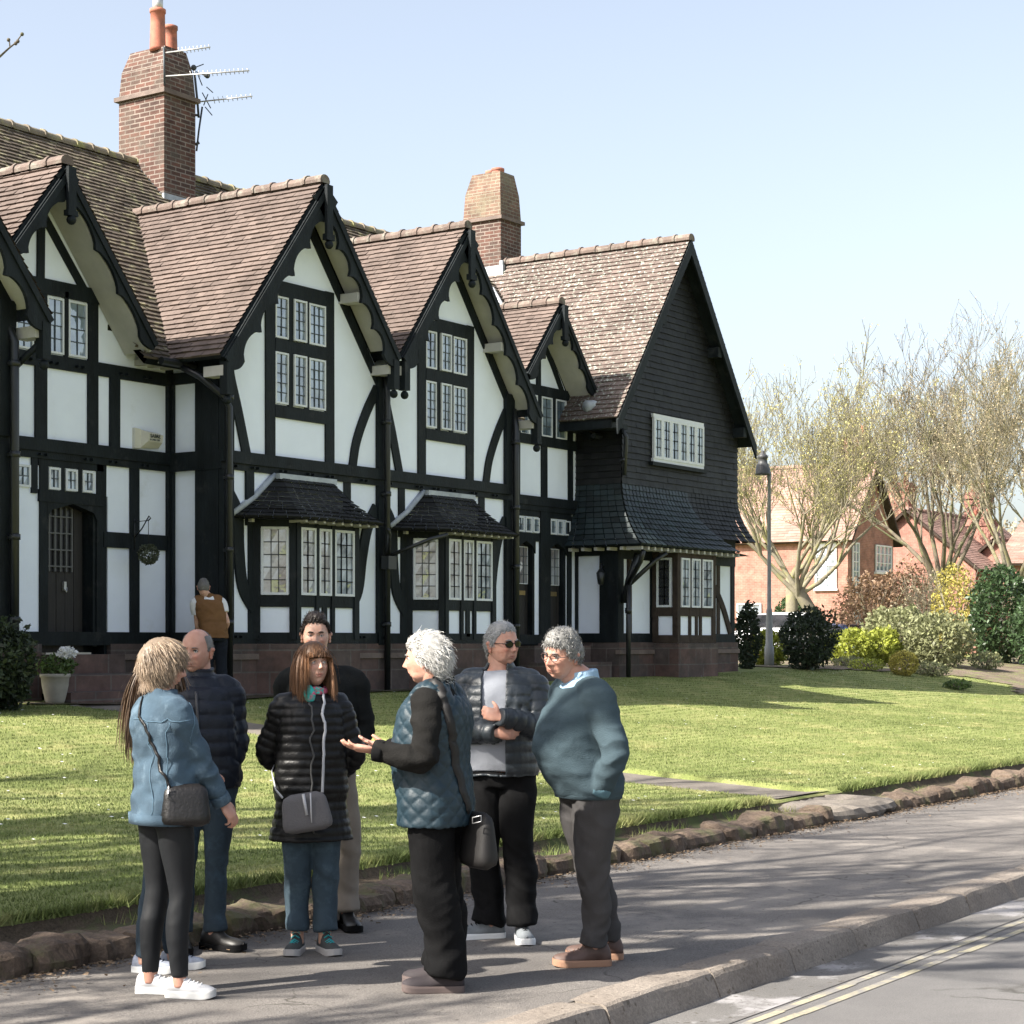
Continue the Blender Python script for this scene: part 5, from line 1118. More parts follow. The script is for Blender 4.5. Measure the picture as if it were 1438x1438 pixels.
# ================= PEOPLE =================
CAMYAW = -math.atan2(.829, .5592)
def plink(name, me, parent=None):
    o = bpy.data.objects.new(name, me); C.objects.link(o)
    if parent: o.parent = parent
    return o
def cat_rings(R, sub):
    """Catmull-Rom through rows of numbers"""
    R = [np.array(r, float) for r in R]; Q = [2*R[0]-R[1]]+R+[2*R[-1]-R[-2]]; out = []
    for i in range(1, len(Q)-2):
        for k in range(sub):
            t = k/sub; a, b, c_, d = Q[i-1], Q[i], Q[i+1], Q[i+2]
            out.append(.5*((2*b)+(-a+c_)*t+(2*a-5*b+4*c_-d)*t*t+(-a+3*b-3*c_+d)*t**3))
    out.append(R[-1]); return out
class Shape:
    """closed lofts gathered into one surface"""
    def __init__(s): s.v = []; s.f = []
    def torso(s, rings, seg=36, sub=4, p=2.35):   # (z, cx, cy, hw, front, back)
        rs = cat_rings(rings, sub); k0 = len(s.v)
        for (z, cx, cy, hw, df, db) in rs:
            for k in range(seg):
                a = 2*math.pi*k/seg; c_, s_ = math.cos(a), math.sin(a); q = (abs(c_)**p+abs(s_)**p)**(-1/p)
                s.v.append((cx+hw*q*c_, cy+(db if s_ > 0 else df)*q*s_, z))
        n = len(rs); s.f += [(k0+i*seg+k, k0+i*seg+(k+1) % seg, k0+(i+1)*seg+(k+1) % seg, k0+(i+1)*seg+k) for i in range(n-1) for k in range(seg)]
        s.f += [tuple(k0+k for k in range(seg-1, -1, -1)), tuple(k0+(n-1)*seg+k for k in range(seg))]
    def limb(s, pts, rr, seg=18, sub=5, flat=None, fl=1.):   # flat: axis squashed by fl
        rows = cat_rings([(*p, r) for p, r in zip(pts, rr)], sub); P = [Vector(r[:3]) for r in rows]; R = [max(.002, r[3]) for r in rows]; n = len(P); k0 = len(s.v)
        u = Vector(flat).normalized() if flat else (P[1]-P[0]).orthogonal().normalized()
        for i in range(n):
            t = (P[min(i+1, n-1)]-P[max(i-1, 0)]).normalized(); u = u-t*u.dot(t); u = u.normalized() if u.length > 1e-5 else t.orthogonal().normalized(); q = t.cross(u)
            for k in range(seg): a = 2*math.pi*k/seg; s.v.append(tuple(P[i]+(u*math.cos(a)*fl+q*math.sin(a))*R[i]))
        s.f += [(k0+i*seg+k, k0+i*seg+(k+1) % seg, k0+(i+1)*seg+(k+1) % seg, k0+(i+1)*seg+k) for i in range(n-1) for k in range(seg)]
        s.f += [tuple(k0+k for k in range(seg-1, -1, -1)), tuple(k0+(n-1)*seg+k for k in range(seg))]
    def blob(s, c, r, seg=16, rings=10):
        k0 = len(s.v); c = Vector(c)
        for i in range(rings+1):
            for k in range(seg): a = 2*math.pi*k/seg; b = math.pi*i/rings; s.v.append(tuple(c+Vector((r[0]*math.sin(b)*math.cos(a), r[1]*math.sin(b)*math.sin(a), -r[2]*math.cos(b)))))
        s.f += [(k0+i*seg+k, k0+i*seg+(k+1) % seg, k0+(i+1)*seg+(k+1) % seg, k0+(i+1)*seg+k) for i in range(rings) for k in range(seg)]
    def remesh(s, vox, smooth=4, fac=.5):
        me = bpy.data.meshes.new('t'); me.from_pydata(s.v, [], s.f); me.update()
        o = bpy.data.objects.new('t', me); C.objects.link(o)
        m = o.modifiers.new('r', 'REMESH'); m.mode = 'VOXEL'; m.voxel_size = vox; m.use_smooth_shade = True
        if smooth: k = o.modifiers.new('s', 'SMOOTH'); k.iterations = smooth; k.factor = fac
        bpy.context.view_layer.update(); dg = bpy.context.evaluated_depsgraph_get()
        r = bpy.data.meshes.new_from_object(o.evaluated_get(dg)); bpy.data.objects.remove(o); bpy.data.meshes.remove(me)
        r.polygons.foreach_set('use_smooth', [True]*len(r.polygons)); return r
def mverts(me):
    a = np.empty(len(me.vertices)*3, np.float32); me.vertices.foreach_get('co', a); n = np.empty(len(me.vertices)*3, np.float32); me.vertex_normals.foreach_get('vector', n)
    return a.reshape(-1, 3).astype(float), n.reshape(-1, 3).astype(float)
def setverts(me, V): me.vertices.foreach_set('co', V.astype(np.float32).ravel()); me.update()
def nz(V, sc_, off=0):
    return np.array([noise.noise(Vector((v[0]*sc_[0]+off, v[1]*sc_[1]+off, v[2]*sc_[2]+off))) for v in V])
def seg_param(V, pts):
    """distance to and length along a polyline"""
    best = np.full(len(V), 9.); s_ = np.zeros(len(V)); acc = 0
    for a, b in zip(pts[:-1], pts[1:]):
        a, b = np.array(a), np.array(b); d = b-a; L_ = np.linalg.norm(d); t = np.clip(((V-a) @ d)/(L_*L_), 0, 1); q = np.linalg.norm(V-(a+t[:, None]*d), axis=1)
        m = q < best; best[m] = q[m]; s_[m] = acc+t[m]*L_; acc += L_
    return best, s_
def headgrid(nl=96, nv=72):
    th = np.linspace(0, 2*np.pi, nl, endpoint=False); ph = np.linspace(0, np.pi, nv); T_, P_ = np.meshgrid(th, ph)
    d = np.stack([np.sin(P_)*np.sin(T_), -np.sin(P_)*np.cos(T_), -np.cos(P_)], -1).reshape(-1, 3)
    F_ = [(i*nl+k, i*nl+(k+1) % nl, (i+1)*nl+(k+1) % nl, (i+1)*nl+k) for i in range(nv-1) for k in range(nl)]
    return d, F_
def sculpt(d, face=1., wide=1., jaw=.30, nose=1., chin=1., sag=0.):
    a, c_ = .0745*wide, .119; b = np.where(d[:, 1] < 0, .094, .100); p = 2.25
    r = (np.abs(d[:, 0]/a)**p+np.abs(d[:, 1]/b)**p+np.abs(d[:, 2]/c_)**p)**(-1/p); P = d*r[:, None]
    t = np.clip(-P[:, 2]/.118, 0, 1); P[:, 0] *= 1-jaw*t**1.7; m = P[:, 1] > 0; P[m, 1] *= (1-.42*t[m]); P[:, 0] *= 1-.05*np.clip(P[:, 2]/.1, 0, 1)
    x, z = P[:, 0], P[:, 2]; fr = np.clip(-P[:, 1]/.05, 0, 1)
    G = lambda x0, z0, sx, sz: np.exp(-((x-x0)/sx)**2-((z-z0)/sz)**2)
    S2 = lambda x0, z0, sx, sz: G(x0, z0, sx, sz)+G(-x0, z0, sx, sz)
    o = .0055*S2(.026, .030, .020, .009)-.0125*S2(.031, .011, .017, .012)+nose*(.011*G(0, .006, .0065, .018)+.017*G(0, -.014, .0085, .013)+.017*G(0, -.026, .010, .009)+.009*S2(.011, -.029, .006, .007))
    o += .006*S2(.041, -.018, .016, .014)+.006*G(0, -.050, .024, .014)+.0055*G(0, -.057, .017, .004)+.006*G(0, -.0685, .015, .0045)-.0055*G(0, -.0628, .021, .0022)-.004*G(0, -.079, .018, .006)+chin*.009*G(0, -.098, .018, .012)
    o -= .0035*S2(.030, -.040, .006, .016)+.004*S2(.06, .03, .016, .02)
    P[:, 1] -= o*fr*face
    if sag: P[:, 2] -= sag*.006*S2(.045, -.075, .02, .02)*fr; P[:, 0] += np.sign(P[:, 0])*sag*.004*S2(.045, -.075, .02, .02)
    return P
SKIN = {}
def skinmat(name, c):
    m = bpy.data.materials.new(name); m.use_nodes = True; nt = m.node_tree; L = nt.links; p = nt.nodes['Principled BSDF']; p.inputs['Roughness'].default_value = .5; p.inputs['Specular IOR Level'].default_value = .35
    p.inputs['Subsurface Weight'].default_value = .12; p.inputs['Subsurface Radius'].default_value = (.9, .35, .2); p.inputs['Subsurface Scale'].default_value = .012
    a = node(nt, 'ShaderNodeAttribute'); a.attribute_name = 'tint'; tc = node(nt, 'ShaderNodeTexCoord'); n = node(nt, 'ShaderNodeTexNoise', Scale=22., Detail=5.); L.new(tc.outputs['Object'], n.inputs['Vector'])
    cr = node(nt, 'ShaderNodeValToRGB'); cr.color_ramp.elements[0].color = rgb((c[0]*.93, c[1]*.84, c[2]*.80)); cr.color_ramp.elements[1].color = rgb(c, 1.06); cr.color_ramp.elements[0].position = .35; cr.color_ramp.elements[1].position = .65
    L.new(n.outputs[0], cr.inputs[0]); x = node(nt, 'ShaderNodeMix', data_type='RGBA', blend_type='MULTIPLY'); x.inputs[0].default_value = 1; L.new(cr.outputs[0], x.inputs[6]); L.new(a.outputs['Color'], x.inputs[7]); L.new(x.outputs[2], p.inputs['Base Color'])
    n2 = node(nt, 'ShaderNodeTexNoise', Scale=120.); L.new(tc.outputs['Object'], n2.inputs['Vector']); b = node(nt, 'ShaderNodeBump', Strength=.15, Distance=.003); L.new(n2.outputs[0], b.inputs['Height']); L.new(b.outputs[0], p.inputs['Normal'])
    return m
SKIN['fair'] = skinmat('fair_skin', (.50, .31, .235)); SKIN['ruddy'] = skinmat('ruddy_skin', (.47, .265, .20))
M['eye_w'] = mat('eye_white', (.55, .52, .50), .3, .05); M['eye_d'] = mat('eye_iris', (.03, .03, .035), .15, .1, spec=.8); M['lens'] = mat('dark_lens', (.004, .004, .005), .12, .05, spec=.25); M['clear'] = mat('spectacle_lens', (.3, .25, .22), .1, .05)
M['metal'] = mat('grey_metal', (.35, .35, .36), .35, .1, 9, metallic=.8)
def hand(sh, wrist, dv, palm, thumb, curl=.4, spread=.12, s=1.):
    """palm + four unequal bent fingers + thumb; dv towards the fingers, palm = palm normal, thumb = side of the thumb"""
    w_ = Vector(wrist); d = Vector(dv).normalized(); n = Vector(palm); n = (n-d*n.dot(d)).normalized(); t = Vector(thumb); t = t-d*t.dot(d)-n*t.dot(n); t = t.normalized() if t.length > 1e-4 else d.cross(n)
    sh.limb([w_-d*.05, w_, w_+d*.035*s, w_+d*.075*s, w_+d*.094*s], [.026*s, .028*s, .040*s, .042*s, .034*s], 16, 3, flat=n, fl=.42)
    for k, (off, L_, r) in enumerate(((.031, .078, .0088), (.0105, .088, .0092), (-.0105, .080, .0088), (-.031, .062, .0078))):
        b = w_+d*(.080 if k < 3 else .072)*s+t*off*s; a = curl*(.75+.12*k); f = (d+t*off*spread*14).normalized(); P = [b-f*.02]; p = b; P.append(p); ang = a*.5
        for j, fl_ in enumerate((.46, .30, .24)):
            v = f*math.cos(ang)+n*math.sin(ang); p = p+v*L_*fl_*s; P.append(p); ang += a*1.0
        sh.limb(P, [r*s, r*1.05*s, r*s, r*.92*s, r*.78*s], 10, 3)
    b = w_+d*.022*s+t*.030*s; v1 = (t*.75+d*.62+n*.25).normalized(); v2 = (d*.8+t*.45+n*.25*(1+curl)).normalized()
    sh.limb([b-t*.015*s, b, b+v1*.036*s, b+v1*.036*s+v2*.034*s, b+v1*.036*s+v2*.056*s], [.013*s, .015*s, .0125*s, .0105*s, .008*s], 10, 3)
def ribbons(roots, dirs, L_, wdt, steps, grav, r, curl=0., keepout=None, lift=.0, jitter=.15, floorz=None):
    N = len(roots); P = roots.copy(); v = dirs+r.normal(0, jitter, (N, 3)); v /= np.linalg.norm(v, axis=1)[:, None]; pts = [P.copy()]; ls = L_*r.uniform(.65, 1.15, N); ph = r.uniform(0, 6.28, N)
    for i in range(steps):
        v = v+np.array([0, 0, -grav])+curl*np.stack([np.sin(ph+i*1.9), np.cos(ph+i*1.7), np.sin(ph*2+i)], 1); v /= np.linalg.norm(v, axis=1)[:, None]; P = P+v*(ls/steps)[:, None]
        if keepout is not None: P = keepout(P)
        pts.append(P.copy())
    side = np.cross(v, r.normal(size=(N, 3))); side /= np.linalg.norm(side, axis=1)[:, None]; Q = []
    for i in range(steps):
        w0, w1 = wdt*(1-i/steps*.75), wdt*(1-(i+1)/steps*.75); Q.append(np.stack([pts[i]-side*w0, pts[i]+side*w0, pts[i+1]+side*w1, pts[i+1]-side*w1], 1))
    return np.concatenate(Q).reshape(-1, 3), np.tile(r.random(N), steps)
def hairmat(name, c, var=.25): return mat(name, c, .5, var, 14, rnd=.35, spec=.35)
def person(S):
    ph = rad(S['phi']); xp, D = S['at']; x, y = cw(xp, D); z0 = S.get('z', 0.)
    root = empty('person', (x, y, z0), CAMYAW+ph); tag(root, S['label'], 'person', S.get('group', 'people talking on the pavement'))
    cp, sp = math.cos(ph), math.sin(ph)
    L = lambda q: Vector((q[0]*cp+q[1]*sp, -q[0]*sp+q[1]*cp, q[2]))
    r = np.random.default_rng(S['seed']); Ht = S['Ht']; s = Ht/1.75
    sw = S.get('sw', .185)*s; belly = S.get('belly', 0.); lx, ly = S.get('lean', (0, 0)); lean = L((lx, ly, 0)); lx, ly = lean.x, lean.y
    hipw = S.get('hipw', .165)*s; dep = S.get('dep', 1.)
    def tmpl(off=0., z_lo=.84, top=1.5):
        T_ = [(.84, hipw*.98, .105, .115), (.92, hipw*1.05, .11+belly*.3, .13), (1.02, hipw*1.0, .112+belly*.85, .118), (1.12, hipw*.97, .118+belly, .105), (1.22, hipw*.55+sw*.45, .120+belly*.72, .110), (1.32, sw*.92, .122+belly*.25, .122), (1.385, sw*.86, .106, .112), (1.43, sw*.66, .084, .092), (1.475, sw*.40, .060, .070), (1.51, .062*s, .055, .062)]
        o = []
        for (z, hw, df, db) in T_:
            if z < z_lo-.03 or z > top+.005: continue
            k = max(0, (z-.9)/.6); k = k*k*(3-2*k) if k < 1 else 1
            oo = off*(1 if z < 1.40 else (.85 if z < 1.45 else .6)); o.append((z*s, lx*k, ly*k, hw+oo, df*dep*s+oo, db*dep*s+oo))
        return o
    hc = L(S['head'][:3]); hr = S['head'][3:]                      # head centre; yaw (camera terms), pitch, roll
    HM = Matrix.Translation(hc) @ Matrix.Rotation(rad(hr[0])-ph, 4, 'Z') @ Matrix.Rotation(rad(hr[1]), 4, 'X') @ Matrix.Rotation(rad(hr[2]), 4, 'Y')
    hs = S.get('hs', 1.)*s**.5; HM = HM @ Matrix.Scale(hs, 4)
    arms = {}
    for sd_ in ('l', 'r'):
        sg = 1 if sd_ == 'l' else -1; e, w_ = L(S['arm'+sd_][0]), L(S['arm'+sd_][1]); shd = Vector((lx+sg*sw*.90, ly+.005, 1.385*s)) if 'sh'+sd_ not in S else L(S['sh'+sd_])
        inn = Vector((lx+sg*.06*s, ly+.01, 1.415*s)); up = shd.lerp(e, .5); fo = e.lerp(w_, .5); fo2 = e.lerp(w_, .85); arms[sd_] = [inn, shd, up, e, fo, fo2, w_]
    legs = {}
    for sd_ in ('l', 'r'):
        sg = 1 if sd_ == 'l' else -1; an = L((*S['foot'+sd_][:2], .09*s)); hip = Vector((sg*.088*s, .0, .885*s)); kn = hip.lerp(an, .5)+L((*S.get('knee'+sd_, (0, 0)), 0))+Vector((0, -.018, .02)); legs[sd_] = [hip+Vector((0, .01, .04)), hip.lerp(kn, .4), kn, kn.lerp(an, .45)+Vector((0, .015, 0)), an]
    # ---- skin
    B = Shape(); B.torso([(z, a, b, hw-.028, df-.03, db-.03) for (z, a, b, hw, df, db) in tmpl(0)[:-1]]+[(1.50*s, lx, ly, .055*s, .05, .055)], 28, 3)
    nb = Vector((lx, ly+.012, 1.455*s)); nt_ = HM @ Vector((0, .022, -.055)); nr_ = S.get('neck', .060)
    B.limb([nb-Vector((0, 0, .06)), nb, nb.lerp(nt_, .5), nt_, HM @ Vector((0, .01, 0))], [nr_*1.3, nr_*1.12, nr_, nr_*1.0, nr_*.9], 20, 4)
    for sd_, A_ in arms.items():
        B.limb(A_, [.045*s, .05*s, .040*s, .034*s, .034*s, .026*s, .024*s], 16, 4); h_ = S['hand'+sd_]
        hand(B, A_[-1], L(h_[0]), L(h_[1]), L(h_[2]), h_[3], s=s*S.get('hands', 1.0))
    for sd_, G_ in legs.items(): B.limb(G_, [.075*s, .07*s, .05*s, .05*s, .036*s], 16, 4); B.limb([G_[-1]+Vector((0, 0, .02)), G_[-1]-Vector((0, 0, .04))], [.034, .036], 12, 2)
    bm_ = B.remesh(.0065, 2); bv, _ = mverts(bm_); bf = [tuple(p.vertices) for p in bm_.polygons]
    d, hf = headgrid(); hp = sculpt(d, **S.get('face', {})); loc = hp.copy()
    tint = np.ones((len(hp), 3)); X_, Z_, Y_ = hp[:, 0], hp[:, 2], hp[:, 1]; fr = (Y_ < -.03)
    G = lambda x0, z0, sx, sz: np.exp(-((X_-x0)/sx)**2-((Z_-z0)/sz)**2)*fr
    lip = np.clip(G(0, -.057, .019, .0045)+G(0, -.0685, .017, .0055), 0, 1)*S.get('lip', .8); tint *= 1-lip[:, None]*np.array([.12, .42, .36]); ck = np.clip(G(.04, -.02, .018, .018)+G(-.04, -.02, .018, .018)+G(0, -.026, .012, .012), 0, 1); tint *= 1-ck[:, None]*np.array([0, .14, .12])
    tint *= 1-np.clip(G(0, -.0628, .02, .0016), 0, 1)[:, None]*.5; tint *= 1-(np.clip(G(.031, .0, .014, .006)+G(-.031, .0, .014, .006), 0, 1)*.18)[:, None]
    if 'stubble' in S: jw = np.clip((-Z_-.035)/.03, 0, 1)*(Y_ < .02); tint *= 1-(jw*S['stubble'])[:, None]*np.array([.8, .7, .6])
    ag = S.get('age', 1.); wr = np.abs(nz(loc, (26, 26, 60), S['seed']))*.0022+np.abs(nz(loc, (60, 60, 140), S['seed']))*.0012; hp = hp-(loc/np.linalg.norm(loc, axis=1)[:, None])*(wr*ag*(loc[:, 1] < .0))[:, None]
    nl_ = np.clip(np.exp(-((np.abs(X_)-.020-(-.030-Z_)*.45)/.0035)**2)*((Z_ < -.028) & (Z_ > -.066))*fr, 0, 1); hp[:, 1] += nl_*.0025*ag; tint *= 1-(nl_*.16*ag)[:, None]; tint *= 1+.10*nz(loc, (20, 20, 20), S['seed']+2)[:, None]
    HMn = np.array(HM); hw_ = hp @ HMn[:3, :3].T+HMn[:3, 3]
    V = [bv, hw_]; Fc = bf+[tuple(i+len(bv) for i in f) for f in hf]; n0 = len(bv)+len(hw_); tints = [np.ones((len(bv), 3)), tint]
    for sg in (-1, 1):                                             # ears, part of the same mesh
        E_ = Shape(); c0 = Vector((sg*.0745, .010, -.004))
        for (dy, dz, rr) in ((0, 0, (.008, .014, .026)), (.004, .016, (.009, .014, .013)), (-.001, -.026, (.007, .009, .010))): E_.blob(c0+Vector((sg*.004+abs(dy)*sg, dy, dz)), rr, 12, 8)
        ev = np.array(E_.v); ev[:, 0] += sg*np.clip(ev[:, 1]-.008, 0, 1)*.5; ev = ev @ HMn[:3, :3].T+HMn[:3, 3]; Fc += [tuple(i+n0 for i in f) for f in E_.f]; n0 += len(ev); V.append(ev); tints.append(np.ones((len(ev), 3))*np.array([1, .86, .84]))
    V = np.concatenate(V); tints = np.concatenate(tints); me = pymesh('body', V, Fc, SKIN[S.get('skin', 'fair')]); a = me.color_attributes.new('tint', 'FLOAT_COLOR', 'POINT'); a.data.foreach_set('color', np.concatenate([tints, np.ones((len(V), 1))], 1).astype(np.float32).ravel())
    body = plink('body', me, root)
    def hpart(mb, name, m, par=body):
        mb.v = [tuple(HM @ Vector(v)) for v in mb.v]; o = bpy.data.objects.new(name, pymesh(name, mb.v, mb.f, m)); C.objects.link(o); o.parent = par; return o
    hcol = S['hair_m']
    for sg in (-1, 1):
        m = MB(); m.ball((sg*.031, -.0735, .0105), .0118, 12, 8); eo = hpart(m, 'eye', M['eye_w']); m = MB(); m.ball((sg*.031+.001, -.0805, .010), .0056, 10, 6); hpart(m, 'iris', M['eye_d'], eo)
        m = MB(); m.tube([(sg*.018, -.0815, .011), (sg*.024, -.0860, .0155), (sg*.032, -.0870, .0168), (sg*.039, -.0835, .0145), (sg*.045, -.0770, .010)], [.0016, .0026, .003, .0026, .0016], 6); hpart(m, 'eyelid', SKIN['ruddy'] if S.get('skin') else M['lid'], body)
        bz = S.get('brow', .0055); m = MB(); m.tube([(sg*.015, -.0945, .0275), (sg*.026, -.0940, .0310), (sg*.037, -.0885, .0310), (sg*.046, -.0800, .0270)], [bz*.5, bz*.75, bz*.65, bz*.3], 6); hpart(m, 'eyebrow', S.get('brow_m', hcol), body)
    # ---- hair
    hfun = S['hair']; tau = hfun(loc); nn = loc/np.linalg.norm(loc, axis=1)[:, None]
    lump = np.array([noise.noise(Vector(v*28+S['seed']))*.5+noise.noise(Vector(v*60+S['seed']))*.35 for v in loc]) if S.get('hl', 1) else 0
    hv = loc+nn*(np.where(tau > 0, tau*(1+S.get('hlump', .35)*lump), -.004))[:, None]
    keep = [f for f in hf if max(tau[list(f)]) > 0]; hv2 = hv @ HMn[:3, :3].T+HMn[:3, 3]; ho = plink('hair', pymesh('hair', hv2, keep, hcol), body)
    ok = np.where(tau > .002)[0]; area = np.sin(np.arccos(np.clip(d[ok, 2], -1, 1))); ii = r.choice(ok, S.get('nst', 1800), p=area/area.sum())
    roots = loc[ii]+nn[ii]*(tau[ii]*r.uniform(.3, 1.0, len(ii)))[:, None]+r.normal(0, .002, (len(ii), 3)); comb = S['comb'](loc[ii]); comb = comb-nn[ii]*np.sum(comb*nn[ii], 1)[:, None]*.9; comb /= np.linalg.norm(comb, axis=1)[:, None]+1e-6
    dirs = comb+nn[ii]*S.get('hlift', .25)
    hL = S.get('hlen', .03); hL = hL(loc[ii]) if callable(hL) else hL; st = S.get('hsteps', 2)
    def ko(P):
        q = P/np.array([.086, .108, .128]); q_ = np.linalg.norm(q, axis=1); m = (q_ < 1); P = P.copy(); P[m] = P[m]/q_[m][:, None]
        nk = np.sqrt(P[:, 0]**2+(P[:, 1]-.02)**2); m = (P[:, 2] < -.06) & (nk < .075); k = np.maximum(nk[m], 1e-4); P[m, 0] *= .075/k; P[m, 1] = .02+(P[m, 1]-.02)*.075/k
        if S.get('hkeep'): P = S['hkeep'](P)
        return P
    Rv, rn = ribbons(roots, dirs, hL, S.get('hwd', .0016), st, S.get('hgrav', 0.), r, S.get('hcurl', .1), ko if st > 3 else None, jitter=S.get('hjit', .2))
    Rv = Rv @ HMn[:3, :3].T+HMn[:3, 3]; so_ = plink('strands', npmesh('strands', Rv, 4, hcol, rn), ho)
    # ---- garments
    out = {'root': root, 'L': L, 'HM': HM, 'body': body, 'arms': arms, 'legs': legs, 's': s, 'tmpl': tmpl}
    tr = S['trousers']; T_ = Shape(); off = tr.get('off', .012)
    wz = tr.get('waist', 1.02); rings = [q for q in tmpl(off) if q[0] <= wz*s+.01]; T_.torso(rings, 32, 4, 2.2)
    for sd_, G_ in legs.items():
        rr = tr['r']; P = [q.copy() for q in G_]; P[-1].z = tr.get('hem', .09)*s; T_.limb(P, [q*s for q in rr], 22, 6)
        if tr.get('break'): q = P[-1]; f_ = L(S['toe'+sd_]).normalized(); T_.limb([q+Vector((0, 0, .10)), q+Vector((0, 0, .045))+f_*.012, q+Vector((0, 0, .0))+f_*.02], [rr[-1]*s, rr[-1]*1.12*s, rr[-1]*1.1*s], 18, 3)
    me = T_.remesh(.009, 4); Vv, Nn = mverts(me); am = tr.get('fold', .007)
    Wd = np.stack([Vv[:, 0]+.5*Vv[:, 2], Vv[:, 1]-.4*Vv[:, 2], Vv[:, 2]*.8+.5*Vv[:, 0]], 1)
    low = np.clip((.55-Vv[:, 2])/.4, 0, 1); kn = np.exp(-((Vv[:, 2]-.47*s)/.09)**2); cr_ = np.exp(-((Vv[:, 2]-.82*s)/.08)**2)
    f1 = nz(Wd, (10, 10, 12), S['seed']); f2 = nz(Vv, (6, 6, 4), S['seed']+7); f3 = 1-np.abs(nz(Wd, (9, 9, 13), S['seed']+3))*4
    Vv = Vv+Nn*(am*(f2*.9+f1*(.25+.5*low+.5*kn+.5*cr_)+f3*.30*(low*.8+kn+cr_+.15)))[:, None]; Vv[:, 2] = np.maximum(Vv[:, 2], .018); setverts(me, Vv); me.materials.append(tr['m']); out['trousers'] = plink('trousers', me, root)
    for gi, g in enumerate(S['tops']):
        T_ = Shape(); off = g['off']; rings = tmpl(off, g['hem']/s if g['hem']/s > .84 else .84, g.get('top', 1.485)); fl = g.get('flare', 0)
        if g['hem'] < .84*s: rings = [(g['hem'], 0, 0, hipw*1.0+off+fl, .11+belly*.2+off+fl, .12+off+fl)]+[q for q in rings if q[0] > g['hem']+.04]
        else:
            fi = [np.interp(g['hem'], [q[0] for q in tmpl(off)], [q[k] for q in tmpl(off)]) for k in range(6)]; fi[3] += fl-.004; fi[4] += fl-.004; fi[5] += fl-.004
            rings = [tuple(fi)]+[q for q in rings if q[0] > g['hem']+.035]
        if g.get('mod'): rings = g['mod'](rings)
        T_.torso(rings, 40, 5, g.get('p', 2.3))
        if g.get('sleeve', 1):
            ar = g['arm']; k = len(ar)
            for sd_, A_ in arms.items(): pts = A_[:k]; T_.limb(pts, [q*s for q in ar], 20, 6)
        if g.get('cap'):
            for A_ in arms.values(): T_.limb([A_[0], A_[0].lerp(A_[1], .5)+Vector((0, 0, .004)), A_[0].lerp(A_[1], .92)], [g['cap'], g['cap']*1.08, g['cap']*.95], 20, 4)
        if g.get('collar'): c_, r_ = g['collar'], nr_; T_.limb([nb+Vector((0, 0, -.04)), nb+Vector((0, 0, .015)), nb+Vector((0, -.006, .02+c_))], [r_*1.7, r_*1.28, r_*1.20], 26, 4)
        me = T_.remesh(g.get('vox', .008), g.get('smooth', 3)); Vv, Nn = mverts(me); dsp = np.zeros(len(Vv))
        la, sa = seg_param(Vv, [tuple(p) for p in arms['l'][1:]]); lb, sb = seg_param(Vv, [tuple(p) for p in arms['r'][1:]]); al_ = np.minimum(la, lb); sp_ = np.where(la < lb, sa, sb)
        core = np.sqrt(((Vv[:, 0]-lx)/(sw*1.02))**2+((Vv[:, 1]-ly)/.15)**2); isarm = (al_ < .088*s) & ((core > .98) | (al_ < .06)) & (sp_ > .03) if g.get('sleeve', 1) else np.zeros(len(Vv), bool)
        kind = g.get('kind', 'plain'); am = g.get('fold', .006)
        if kind == 'puffer':
            pt_ = g.get('pitch', .055); z_ = np.where(isarm, sp_, Vv[:, 2]+.004*nz(Vv, (6, 6, 6), 1)); dsp += g.get('puff', .010)*(np.abs(np.sin(math.pi*z_/pt_))**.55-.6); dsp += .004*nz(Vv, (30, 30, 12), S['seed'])
        if kind == 'quilt':
            u_ = np.arctan2(Vv[:, 1], Vv[:, 0])*.20; k1 = np.abs(np.sin(math.pi*(u_+Vv[:, 2])/.085)); k2 = np.abs(np.sin(math.pi*(u_-Vv[:, 2])/.085)); dsp += .009*(np.minimum(k1, k2)**.5-.6)
        n1 = nz(Vv, (7, 7, 13), S['seed']+11); n2 = nz(Vv, (13, 13, 26), S['seed']+5); elb = np.zeros(len(Vv))
        for sd_ in 'lr': e = np.array(arms[sd_][3]); elb = np.maximum(elb, np.exp(-(np.linalg.norm(Vv-e, axis=1)/.10)**2))
        Wd = np.stack([Vv[:, 0]+.6*Vv[:, 2], Vv[:, 1]+.3*Vv[:, 2], Vv[:, 2]-.5*Vv[:, 0]], 1); n3 = 1-np.abs(nz(Wd, (9, 9, 11), S['seed']+21))*4.5
        dsp += am*(n1*.9+n2*.35+n3*(.30+.7*elb)*.6); Vv = Vv+Nn*dsp[:, None]
        if g.get('post'): Vv = g['post'](Vv)
        setverts(me, Vv); me.materials.append(g['m'])
        if g.get('open'):                                        # jacket left open: drop faces in front
            bm = __import__('bmesh').new(); bm.from_mesh(me); bm.faces.ensure_lookup_table()
            x0, x1_ = g['open']; cut = []
            for f in bm.faces:
                c_ = f.calc_center_median()
                da = min((c_-Vector(p)).length for A2 in arms.values() for p in A2[2:])
                if c_.y < ly-.03 and x0+lx*0 < c_.x-lx*max(0, min(1, (c_.z-.9)/.5)) < x1_ and f.normal.y < (-.2 if c_.z < 1.44 else .6) and g['isopen'](c_, arms): cut.append(f)
            __import__('bmesh').ops.delete(bm, geom=cut, context='FACES'); bm.to_mesh(me); bm.free()
        o = plink(g['name'], me, root); out[g['name']] = o
        if g.get('open'): sm_ = o.modifiers.new('s', 'SOLIDIFY'); sm_.thickness = .012; sm_.offset = -1
